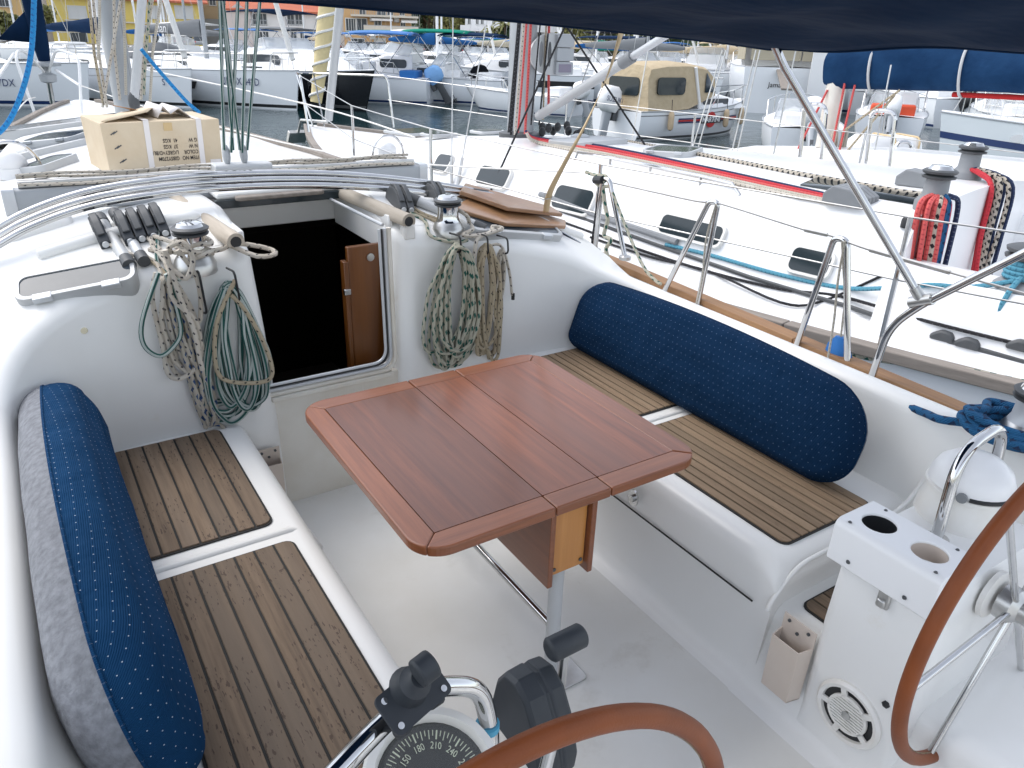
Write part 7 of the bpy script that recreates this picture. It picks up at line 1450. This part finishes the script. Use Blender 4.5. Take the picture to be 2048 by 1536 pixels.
class Bld:
    """a house front seen square on: pixel columns and rows become metres on its facade"""
    def __init__(s, name, label, px0, px1, rng, depth, wall_m, base=None):
        c = dist((px0 + px1) / 2, 100, rng); s.r = rng; s.o = Vector((c.x, c.y, GZ)); s.n = Vector((-c.x, -c.y, 0)).normalized(); s.yaw = math.atan2(-s.n.x, s.n.y) + math.pi
        s.px0, s.px1 = px0, px1; s.root = thing(name, label, 'building', s.o, s.yaw); s.M = (Matrix.Translation(s.o) @ Matrix.Rotation(s.yaw, 4, 'Z')); s.I = s.M.inverted(); s.wm = wall_m; s.d = depth
    def p(s, px, py, y=0.0):       # local x, z on the plane local y (facade at y=0, street side is -y)
        d = _ray(RL, px, py); o = s.I @ Vector(CAMPOS); e = s.I @ Vector(CAMPOS + d) - o; q_ = o + e * ((y - o.y) / e.y); return q_
    def wall(s, x0, x1, ytop, m=None, ybot=None, y0=0.0, dep=None, name='wall'):
        a = s.p(x0, 100, y0).x; b = s.p(x1, 100, y0).x; zt = s.p((x0 + x1) / 2, ytop, y0).z; zb = 0.0 if ybot is None else s.p((x0 + x1) / 2, ybot, y0).z
        q = MB(); q.bx(a, b, y0, y0 + (dep or s.d), zb, zt); return q.build(name, m or s.wm, s.root, smooth=False)
    def win(s, x0, x1, y0, y1, pane='pane_dark', frame='shutter', yy=0.0, bars=1, sill=True):
        A = s.p(x0, y1, yy); B = s.p(x1, y0, yy); x0, x1 = sorted((A.x, B.x)); z0, z1 = A.z, B.z
        q = MB(); t = min(0.14, (x1 - x0) * 0.1); q.bx(x0 - t, x0, yy - 0.08, yy + 0.06, z0, z1); q.bx(x1, x1 + t, yy - 0.08, yy + 0.06, z0, z1); q.bx(x0 - t, x1 + t, yy - 0.08, yy + 0.06, z1, z1 + t)
        for k in range(bars): xm = x0 + (x1 - x0) * (k + 1) / (bars + 1); q.bx(xm - 0.04, xm + 0.04, yy - 0.06, yy + 0.05, z0, z1)
        w_ = q.build('window', frame, s.root, smooth=False)
        q = MB(); q.bx(x0, x1, yy - 0.03, yy + 0.04, z0, z1); q.build('pane', pane, w_, smooth=False)
        if sill: q = MB(); q.bx(x0 - 0.15, x1 + 0.15, yy - 0.2, yy + 0.02, z0 - 0.12, z0); q.build('sill', 'shutter', w_, smooth=False)
        return w_
    def slab(s, x0, x1, yt, th, out, m='render_cream', name='balcony', rail=None, rh=1.0):
        a = s.p(x0, yt, 0).x; b = s.p(x1, yt, 0).x; z = s.p((x0 + x1) / 2, yt, 0).z; q = MB(); q.bx(a, b, -out, 0.02, z - th, z); o = q.build(name, m, s.root, smooth=False)
        if rail:
            q = MB(); q.bx(a, b, -out, -out + 0.05, z + rh - 0.08, z + rh)
            if rail == 'bars':
                k = a
                while k < b: q.bx(k, k + 0.05, -out, -out + 0.05, z, z + rh); k += 0.28
            q.build('railing', 'mid_grey', o, smooth=False)
            if rail != 'bars': q = MB(); q.bx(a, b, -out + 0.01, -out + 0.04, z, z + rh - 0.08); q.build('rail_panel', rail, o, smooth=False)
        return o
b1 = Bld('ochre_house', 'ochre building with a white ground floor at the far left edge', -160, 62, BR, 14, 'render_ochre')
b1.wall(-160, 62, -120); b1.wall(-160, 62, 28, 'render_white', None, -0.25, 0.25, 'ground_floor')
for k in range(4): b1.win(-150 + 50 * k, -130 + 50 * k, 0, 12, yy=0, bars=1); b1.win(-140 + 52 * k, -108 + 52 * k, 34, 52, 'shutter_green', yy=-0.25)
b2 = Bld('white_house', 'narrow white house between the ochre and the yellow houses', 64, 112, BR + 4, 12, 'render_white'); b2.wall(64, 112, -100)
for k in range(2): b2.win(72 + 18 * k, 82 + 18 * k, 20, 40); b2.win(72 + 18 * k, 82 + 18 * k, -30, -8)
b3 = Bld('yellow_house', 'long yellow house with red roof edge behind the masts at left', 112, 412, BR, 12, 'render_yellow'); b3.wall(112, 412, -2); 
q = MB(); a = b3.p(110, 0, 0); c = b3.p(414, 0, 0); zt = b3.p(260, -2, 0).z; q.add([Vector((a.x, -0.8, zt)), Vector((c.x, -0.8, zt)), Vector((c.x, 6, zt + 2.6)), Vector((a.x, 6, zt + 2.6)), Vector((a.x, -0.8, zt - 0.25)), Vector((c.x, -0.8, zt - 0.25))], [(0, 1, 2, 3), (4, 5, 1, 0)]); q.build('roof', 'roof_tile', b3.root, smooth=False)
for x in (140, 200, 300, 353): b3.win(x, x + 30, 14, 36, 'shutter'); b3.win(x + 4, x + 30, 54, 84, 'pane_dark', sill=False)
b3.slab(130, 410, 44, 0.2, 0.35, 'render_cream', 'string_course')
for x in (335, 250): q = MB(); p = b3.p(x, 60, -0.12); q.tube([Vector((p.x, -0.12, 0)), Vector((p.x, -0.12, zt))], 0.07, 6); q.build('drainpipe', 'render_tan', b3.root)
b4 = Bld('tan_house', 'tan stone house between the yellow house and the red-roofed one', 412, 470, BR + 6, 12, 'render_tan'); b4.wall(412, 470, -60); b4.wall(412, 452, 38, 'grey', None, -2.0, 2.0, 'annex'); b4.win(420, 430, -2, 10); b4.win(440, 450, -2, 10)
b5 = Bld('red_roofed_house', 'long white house with a red tiled roof and white balustrades', 448, 690, BR, 12, 'render_white')
b5.wall(455, 690, 22); a = b5.p(452, 20, 0); c = b5.p(693, 20, 0); zt = b5.p(570, 22, 0).z; q = MB(); q.add([Vector((a.x, -0.9, zt)), Vector((c.x, -0.9, zt)), Vector((c.x, 7, zt + 3.2)), Vector((a.x, 7, zt + 3.2)), Vector((a.x, -0.9, zt - 0.3)), Vector((c.x, -0.9, zt - 0.3))], [(0, 1, 2, 3), (4, 5, 1, 0)]); q.build('roof', 'roof_tile', b5.root, smooth=False)
q = MB(); g0 = b5.p(452, 25, -0.5); g1 = b5.p(500, 25, -0.5); gz = b5.p(476, 6, -0.5).z; q.add([Vector((g0.x, -0.5, 0)), Vector((g1.x, -0.5, 0)), Vector((g1.x, -0.5, zt - 0.4)), Vector(((g0.x + g1.x) / 2, -0.5, gz)), Vector((g0.x, -0.5, zt - 0.4))], [(0, 1, 2, 3, 4)]); q.build('gable', 'render_pinkish', b5.root, smooth=False, solid=0.1)
for x0, x1 in ((507, 518), (520, 532), (576, 587), (592, 603), (640, 650), (660, 670)): b5.win(x0, x1, 28, 48)
for x0, x1 in ((500, 536), (572, 606), (634, 674)): b5.slab(x0, x1, 52, 0.2, 0.7, 'render_white', 'balcony', 'bars', 0.9)
for x0, x1 in ((516, 524), (528, 536), (583, 592), (602, 608), (660, 668)): b5.win(x0, x1, 64, 84, sill=False)
b5.slab(490, 690, 60, 0.15, 0.2, 'render_cream', 'string_course')
b6 = Bld('orange_apartments', 'orange apartment block with long balconies and striped awnings', 690, 832, BR - 2, 14, 'render_orange'); b6.wall(690, 824, -60)
b6.win(693, 712, 38, 61, bars=3); b6.win(713, 733, 38, 61, 'hatch_glass', bars=1)
for yt in (31, 65): b6.slab(702 if yt < 40 else 728, 836, yt, 0.3, 1.5, 'render_cream', 'balcony', 'render_cream' if yt > 40 else 'bars', 1.0)
for x0, x1 in ((755, 770), (800, 808), (720, 730), (775, 785)): b6.win(x0, x1, 8, 30)
for x0, x1 in ((750, 762), (802, 810)): b6.win(x0, x1, 42, 64)
for x0, x1 in ((750, 770), (796, 810)): b6.win(x0, x1, 78, 92, 'shutter')
b6.win(704, 728, 78, 95, sill=False)
for x0, x1, yy in ((743, 785, 33), (802, 834, 37)):
    p0 = b6.p(x0, yy, 0); p1 = b6.p(x1, yy + 6, 0); q = MB(); q.add([Vector((p0.x, 0, p0.z)), Vector((p1.x, 0, p0.z)), Vector((p1.x, -1.4, p1.z)), Vector((p0.x, -1.4, p1.z)), Vector((p0.x, -1.4, p1.z - 0.3)), Vector((p1.x, -1.4, p1.z - 0.3))], [(0, 1, 2, 3), (3, 2, 5, 4)]); q.build('awning', 'awning', b6.root, smooth=False, solid=0.03)
for x, y in ((745, 38), (770, 60), (793, 40), (696, 70), (746, 74), (786, 74)): p = b6.p(x, y, -0.3); q = MB(); q.bx(p.x - 0.45, p.x + 0.45, -0.4, 0, p.z - 0.35, p.z + 0.35); q.build('air_conditioner', 'shutter', b6.root, bevel=0.05)
b7 = Bld('waterfront_restaurant', 'low white restaurant with a glass-railed terrace on its roof', 838, 978, BR - 8, 10, 'render_bright'); b7.wall(838, 978, 76, None, 84, 0, None, 'fascia'); b7.wall(838, 978, 84, 'interior_shade', None, 2.0, 6, 'interior')  # near-black block stands in for the shaded inside
for x in (838, 870, 902, 934, 974): b7.wall(x, x + 4, 84, 'render_white', None, 0, 0.5, 'pillar')
b7.slab(842, 940, 75, 0.1, -0.2, 'render_white', 'terrace', None); a = b7.p(842, 75, 0.3); c = b7.p(940, 75, 0.3)
for k in range(8): x0 = a.x + (c.x - a.x) * k / 8; q = MB(); q.bx(x0 + 0.05, x0 + (c.x - a.x) / 8 - 0.05, 0.3, 0.33, a.z, a.z + 1.2); q.build('glass_panel', 'glass_rail', b7.root, smooth=False)
b8 = Bld('white_apartments', 'tall white apartment block with rounded terraces', 922, 1130, BR + 6, 16, 'render_bright'); b8.wall(930, 1130, -60); b8.wall(1040, 1130, -60, None, None, -3, 3, 'wing')
for yt in (52, 76): b8.slab(922, 1012, yt, 0.9, 2.2, 'render_bright', 'terrace'); b8.slab(1016, 1130, yt + 2, 0.9, 4.5, 'render_bright', 'terrace')
for y0 in (38, 62, 86, 10):
    for x in (936, 952, 962, 985, 1000): b8.win(x, x + 5, y0, y0 + 10)
    for x in (1050, 1075, 1095): b8.win(x, x + 8, y0, y0 + 11, yy=-3)
for x in (985, 1010): b8.wall(x, x + 4, 84, None, None, -4, 1, 'column')
b9 = Bld('cream_house', 'low cream house far behind the tan hardtop cruiser', 1455, 1575, BR - 20, 10, 'render_cream'); b9.wall(1455, 1575, 78)
for x in (1470, 1495, 1520, 1548): b9.win(x, x + 12, 90, 102)
b10 = Bld('beige_pavilion', 'long low beige pavilion beyond the forest of masts', 1250, 1400, BR - 18, 8, 'render_cream'); b10.wall(1250, 1400, 92); b10.slab(1245, 1405, 90, 0.5, 1.5, 'render_white', 'flat_roof')
for x in (1262, 1290, 1318, 1346, 1374): b10.win(x, x + 12, 98, 108)
b11 = Bld('terracotta_house', 'terracotta house at the right above the navy boom cover', 1840, 1990, BR - 35, 10, 'render_red'); b11.wall(1840, 1990, 60)
for x in (1860, 1890, 1925, 1960): b11.win(x, x + 12, 80, 94)
b12 = Bld('pale_house', 'pale house at the far right beside the terracotta one', 1990, 2200, BR - 35, 10, 'render_cream'); b12.wall(1990, 2200, 50)
for x in (2000, 2025): b12.win(x, x + 12, 80, 94)
# --- wooded hill behind
mat('hill_green', (0.045, 0.075, 0.03), 0.95, var=(0.06, 0.7, (0.08, 0.085, 0.04)), bump=(0.5, 1.0))
q = MB(); R0 = []
for k, sc2 in enumerate((1.32, 1.45, 1.7, 2.1, 2.6)): R0.append([Vector((p.x * sc2, p.y * sc2, GZ + (0, 9, 24, 42, 50)[k] * (1 + 0.15 * math.sin(3 * i + k)))) for i, p in enumerate(F)])
q.loft(R0, closed=False); q.build('hillside', 'hill_green', kind='structure', loc=(0, 0, 0))
mat('leaf', (0.055, 0.095, 0.03), 0.7, var=(0.6, 0.8, (0.10, 0.13, 0.04))); mat('leaf_dark', (0.025, 0.055, 0.022), 0.7, var=(0.6, 0.8, (0.05, 0.08, 0.03))); mat('leaf_yellow', (0.16, 0.17, 0.05), 0.7, var=(0.6, 0.8, (0.22, 0.2, 0.07))); mat('bark', (0.10, 0.075, 0.05), 0.9)
def tree(name, label, p, h, w_, m, seed, trunk=0.3, n=900, group='trees along the waterfront', leaf=0.32, flat=1.0):
    R_ = random.Random(seed); root = thing(name, label, 'tree', p, 0.0, group); q = MB()
    q.tube([p, p + Vector((0.1 * w_ * 0.2, 0, h * 0.35)), p + Vector((0, 0, h * 0.75))], 0.2, 8, rr=[h * 0.035, h * 0.026, h * 0.01])
    for k in range(5): a = k * 1.3 + seed; q.tube([p + Vector((0, 0, h * (0.3 + 0.08 * k))), p + Vector((math.cos(a) * w_ * 0.3, math.sin(a) * w_ * 0.3, h * (0.5 + 0.08 * k)))], h * 0.01, 5)
    q.build('trunk', 'bark', root)
    lob = [(Vector((R_.uniform(-1, 1) * w_ * 0.33, R_.uniform(-1, 1) * w_ * 0.33, h * R_.uniform(trunk + 0.12, 0.9))), w_ * R_.uniform(0.16, 0.3)) for _ in range(12)]
    q = MB(); vs = []; fs = []
    for k in range(n):
        c, r = R_.choice(lob); d = Vector((R_.gauss(0, 1), R_.gauss(0, 1), R_.gauss(0, 1))).normalized() * r * R_.uniform(0.6, 1.08); d.z *= flat; o = p + c + d
        e1 = Vector((R_.gauss(0, 1), R_.gauss(0, 1), R_.gauss(0, 0.6))).normalized() * leaf * R_.uniform(0.6, 1.4); e2 = e1.cross(Vector((R_.gauss(0, 1), R_.gauss(0, 1), R_.gauss(0, 1)))).normalized() * leaf * 0.6
        b_ = len(vs); vs += [o - e1, o + e2, o + e1, o - e2]; fs.append((b_, b_ + 1, b_ + 2, b_ + 3))
    q.add(vs, fs); q.build('crown', m, root, smooth=False); return root
def palm(p, h, seed, label, w_=2.6, n=16):
    R_ = random.Random(seed); root = thing('palm_tree', label, 'palm tree', p, 0.0, 'palms along the waterfront'); q = MB(); q.tube([p, p + Vector((0.2, 0.1, h * 0.5)), p + Vector((0.1, 0, h))], 0.2, 8, rr=[0.3, 0.22, 0.2]); q.build('trunk', 'bark', root); q = MB()
    for k in range(n):
        a = 2 * math.pi * k / n + R_.random() * 0.3; up = R_.uniform(0.1, 1.0); d = Vector((math.cos(a), math.sin(a), 0)); sd = Vector((-d.y, d.x, 0)); c = p + Vector((0.1, 0, h)); prev = None
        for j in range(9):
            t = j / 8; o = c + d * w_ * t + Vector((0, 0, up * w_ * 0.55 * math.sin(t * 2.2) - w_ * 0.55 * t * t)); 
            if prev is not None:
                for s_ in (-1, 1): q.quad(prev, o, o + sd * s_ * 0.34 * math.sin(math.pi * min(1, t + 0.1)) + Vector((0, 0, -0.22)) + d * 0.2, prev + sd * s_ * 0.1 + Vector((0, 0, -0.1)))
            prev = o
    q.build('crown', 'leaf_yellow' if seed % 2 else 'leaf', root, smooth=False)
def ground(px, rng): p = dist(px, 110, rng); return Vector((p.x, p.y, GZ))
for k, (px, rg, h, w_, m_, lb) in enumerate(((848, 160, 13, 9, 'leaf_dark', 'dark tree left of the gap behind the restaurant'), (868, 156, 12, 8, 'leaf', 'mid green tree behind the restaurant roof'), (890, 160, 13, 10, 'leaf_dark', 'broad dark tree behind the restaurant'), (912, 158, 10, 8, 'leaf', 'tree touching the white apartment block'), (905, 150, 7, 7, 'leaf_yellow', 'low yellowish tree above the glass terrace rail'), (1030, 136, 4, 6, 'leaf_dark', 'hedge-like tree below the white apartments'), (1150, 140, 7, 8, 'leaf_yellow', 'bushy yellowish tree right of the instrument pod'), (1185, 150, 12, 9, 'leaf_dark', 'tall dark tree among the far masts'), (1215, 146, 9, 8, 'leaf', 'green tree among the far masts'), (1245, 142, 8, 8, 'leaf_yellow', 'yellow-green tree left of the pavilion'), (1290, 150, 9, 9, 'leaf', 'tree behind the pavilion, left'), (1340, 150, 9, 9, 'leaf_dark', 'tree behind the pavilion, right'), (1420, 140, 8, 8, 'leaf', 'tree between pavilion and cream house'), (1810, 118, 7, 7, 'leaf_dark', 'tree left of the terracotta house'), (140, 152, 9, 7, 'leaf', 'tree between the white and yellow houses'), (100, 130, 4.5, 4, 'leaf_yellow', 'small yellowish tree in front of the narrow white house'), (20, 130, 3.5, 3.5, 'leaf_yellow', 'small bush before the ochre house'))):
    p = ground(px, rg); tree('waterfront_tree', lb, p, h, w_, m_, k + 1, n=1100)
palm(ground(1008, 134), 4.6, 1, 'palm in front of the white apartments'); palm(ground(985, 136), 3.8, 3, 'shorter palm left of the tall one'); palm(ground(873, 152), 11, 5, 'tall palm in the dark trees behind the restaurant', 3.4); palm(ground(858, 153), 10, 7, 'second tall palm behind the restaurant', 3.2)
# --- parked cars and terrace parasols
def car(px, rng, m, label, yaw=0.3):
    p = ground(px, rng); root = thing('parked_car', label, 'car', p, yaw + math.atan2(-p.x, p.y) + math.pi / 2, 'cars parked along the quay'); q = MB()
    body = [(-2.05, 0.35), (-2.1, 0.6), (-1.95, 0.85), (-1.2, 0.95), (1.0, 0.95), (1.95, 0.8), (2.1, 0.55), (2.05, 0.35)]
    q.loft([[Vector((x * k, s_, z)) for x, z in body] for s_, k in ((-0.84, 0.98), (-0.78, 1.0), (0.78, 1.0), (0.84, 0.98))], True, True, True); q.build('body', m, root, bevel=0.05)
    q = MB(); cab_ = [(-1.75, 0.93), (-1.25, 1.45), (0.35, 1.47), (1.05, 0.93)]; q.loft([[Vector((x, s_ * f, z)) for x, z in cab_] for s_, f in ((-1, 0.74), (1, 0.74))], True, True, True); q.build('windows', 'pane_dark', root, bevel=0.08)
    q = MB(); q.bx(-1.2, 0.32, -0.66, 0.66, 1.44, 1.49); q.build('roof', m, root, bevel=0.02)
    for x in (-1.3, 1.3):
        for s_ in (-1, 1): q = MB(); q.lathe([(0.31, -0.09), (0.31, 0.09), (0.18, 0.1)], 14, Matrix.Translation((x, s_ * 0.76, 0.31)) @ Matrix.Rotation(math.pi / 2, 4, 'X')); q.build('wheel', 'rubber', root)
    for s_ in (-1, 1):
        q = MB(); q.sphere((2.02, s_ * 0.6, 0.68), 0.12, (0.5, 1.2, 0.8), 8, 5); q.build('headlight', 'white_paint', root); q = MB(); q.sphere((-2.03, s_ * 0.62, 0.72), 0.11, (0.4, 1, 1), 8, 5); q.build('tail_light', 'red_paint', root)
mat('car_white', (0.75, 0.75, 0.75), 0.25); mat('car_blue', (0.03, 0.12, 0.28), 0.25); mat('car_red', (0.45, 0.02, 0.03), 0.25); mat('car_dark', (0.03, 0.035, 0.04), 0.25); mat('car_grey', (0.3, 0.31, 0.32), 0.3)
for px, m_, lb, yw in ((668, 'car_dark', 'dark car parked at the left of the orange apartments', 0.2), (706, 'car_white', 'white car parked before the orange apartments', 0.1), (735, 'car_dark', 'dark car beside the blue hatchback', 1.4), (756, 'car_blue', 'blue hatchback facing the water', 1.5), (792, 'car_red', 'red car parked before the orange apartments', 1.4), (835, 'car_grey', 'grey car at the corner of the restaurant', 0.2), (852, 'car_dark', 'dark car next to the grey one', 1.5), (882, 'car_white', 'white car in front of the restaurant', 0.2), (912, 'car_dark', 'black car in front of the restaurant', 0.2), (360, 'car_dark', 'dark car before the yellow house', 0.1), (400, 'car_grey', 'grey car before the yellow house', 0.1), (540, 'car_blue', 'blue car before the red-roofed house', 0.1), (42, 'car_red', 'red car at the far left of the quay', 0.1), (12, 'car_grey', 'silver car at the far left of the quay', 0.1)):
    car(px, 128 if px > 300 else 133, m_, lb, yw)
def parasol(px, rng, label):
    p = ground(px, rng); root = thing('terrace_parasol', label, 'parasol', p, 0.0, 'white terrace parasols'); q = MB(); q.tube([p, p + Vector((0, 0, 2.6))], 0.04, 6); q.build('pole', 'white_paint', root); q = MB(); q.lathe([(1.5, 2.15), (1.5, 2.2), (0.8, 2.5), (0.02, 2.75)], 8, Matrix.Translation(p), cap=False); q.build('canopy', 'sail_white', root, smooth=False)
parasol(872, 131, 'white parasol at the left of the restaurant terrace'); parasol(916, 131, 'white parasol at the right of the restaurant terrace')
for px, lb in ((1400, 'left white marquee roof far behind the cruisers'), (1440, 'right white marquee roof far behind the cruisers')):
    p = ground(px, 108); root = thing('marquee', lb, 'tent', p, 0.4); q = MB(); q.lathe([(2.6, 2.3), (2.6, 2.6), (1.0, 3.3), (0.05, 4.2)], 4, Matrix.Translation(p), cap=False); q.build('roof', 'sail_white', root, smooth=False); q = MB()
    for a in range(4): q.tube([p + Vector((2.5 * math.cos(a * math.pi / 2), 2.5 * math.sin(a * math.pi / 2), 0)), p + Vector((2.5 * math.cos(a * math.pi / 2), 2.5 * math.sin(a * math.pi / 2), 2.5))], 0.06, 6)
    q.build('posts', 'white_paint', root)
# --- rows of moored boats in the middle distance
def far_boat(kind, px, rng, yaw, L, label, canv, group, mh=11, hullm='hull_white'):
    p = dist(px, 130, rng); pos = Vector((p.x, p.y, WATER))
    if kind == 's': sailboat('moored_sailboat', label, pos, yaw, L, L * 0.31, 1.15, hullm, mast_h=mh, mast_r=0.075, cover=canv, detail=False, rig=rng < 90, furl=(0.07, 'sail_white') if int(px) % 2 else None, mast_m='white_paint' if int(px) % 3 else 'mast_grey', group=group)
    else: motorboat('moored_motorboat', label, pos, yaw, L, L * 0.33, 1.15, hullm, cab=(0.35, 0.88, 0.75), top=(0.05, 0.48, 1.9, canv), rails=False, group=group)
CN = {'navy_canvas': 'navy', 'bright_blue': 'bright blue', 'blue_canvas_far': 'royal blue', 'green_canvas': 'green', 'tan_canvas': 'tan', 'sail_white': 'white', 'grey_canvas': 'grey', 'beige_canvas': 'beige'}
R_ = random.Random(11); cols = list(CN)
spec = []
for px in range(20, 440, 44): spec.append(('s', px + R_.uniform(-12, 12), R_.uniform(58, 95), 'before the yellow house'))
for px in range(440, 720, 40): spec.append(('m' if px % 3 else 's', px + R_.uniform(-12, 12), R_.uniform(50, 92), 'before the red-roofed house'))
for px in range(640, 1040, 27): spec.append(('m' if (px // 27) % 3 else 's', px + R_.uniform(-10, 10), R_.uniform(46, 96), 'before orange apartments and restaurant'))
for px in range(1110, 1420, 20): spec.append(('s' if (px // 20) % 3 else 'm', px + R_.uniform(-9, 9), R_.uniform(40, 95), 'right of the instrument pod'))
for px in range(1420, 2060, 46): spec.append(('m' if (px // 46) % 3 else 's', px + R_.uniform(-14, 14), R_.uniform(36, 84), 'under the right bimini edge'))
ORD = 'leftmost,second,third,fourth,fifth,sixth,seventh,eighth,ninth,tenth,eleventh,twelfth,thirteenth,fourteenth,fifteenth,sixteenth,seventeenth'.split(',')
spec.sort(key=lambda s_: s_[1]); cnt = {}
for k, (kd, px, rg, where) in enumerate(spec):
    cv = R_.choice(cols); i_ = cnt[where] = cnt.get(where, -1) + 1; far_boat(kd, px, rg, math.radians(R_.choice((15, 195, 25, 205)) + R_.uniform(-8, 8)), R_.uniform(7.5, 11), '%s with %s canvas, %s from left %s' % ('sailboat' if kd == 's' else 'motorboat', CN[cv], ORD[i_], where) if i_ else '%s with %s canvas, leftmost %s' % ('sailboat' if kd == 's' else 'motorboat', CN[cv], where), cv, 'boats in the middle distance, ' + where, R_.uniform(9, 14))
# yellow and white furled sail, striped pole
fs_ = thing('furled_sail', 'pale yellow and white furled sail on a stay beside the neighbouring bow', 'sail', al(632, 205, y=11.5), 0.001); 
a = al(632, 205, y=11.5); b = al(655, 10, y=11.5); q = MB(); q.tube([Vector((0, 0, 0)), (b - a) * 0.3, (b - a) * 0.7, (b - a) * 1.5], 0.1, 10, rr=[0.085, 0.10, 0.12, 0.13]); q.build('sail', 'sail_yellow', fs_)
q = MB(); d = (b - a); e = Vector((1, 0, 0)); f_ = d.normalized().cross(e).normalized(); q.tube([d * t + (e * math.cos(t * 40) + f_ * math.sin(t * 40)) * (0.095 + 0.03 * t) for t in np.linspace(0.02, 1.2, 120)], 0.022, 5); q.build('sail_edge', 'sail_white', fs_)
# ---------------------------------------------------------------- set the own yacht and everything on it afloat at its trim
bpy.context.view_layer.update()
for o in NEAR:
    o.matrix_world = TB @ o.matrix_world
for o in bpy.data.objects:
    if '_o' in o: del o['_o']
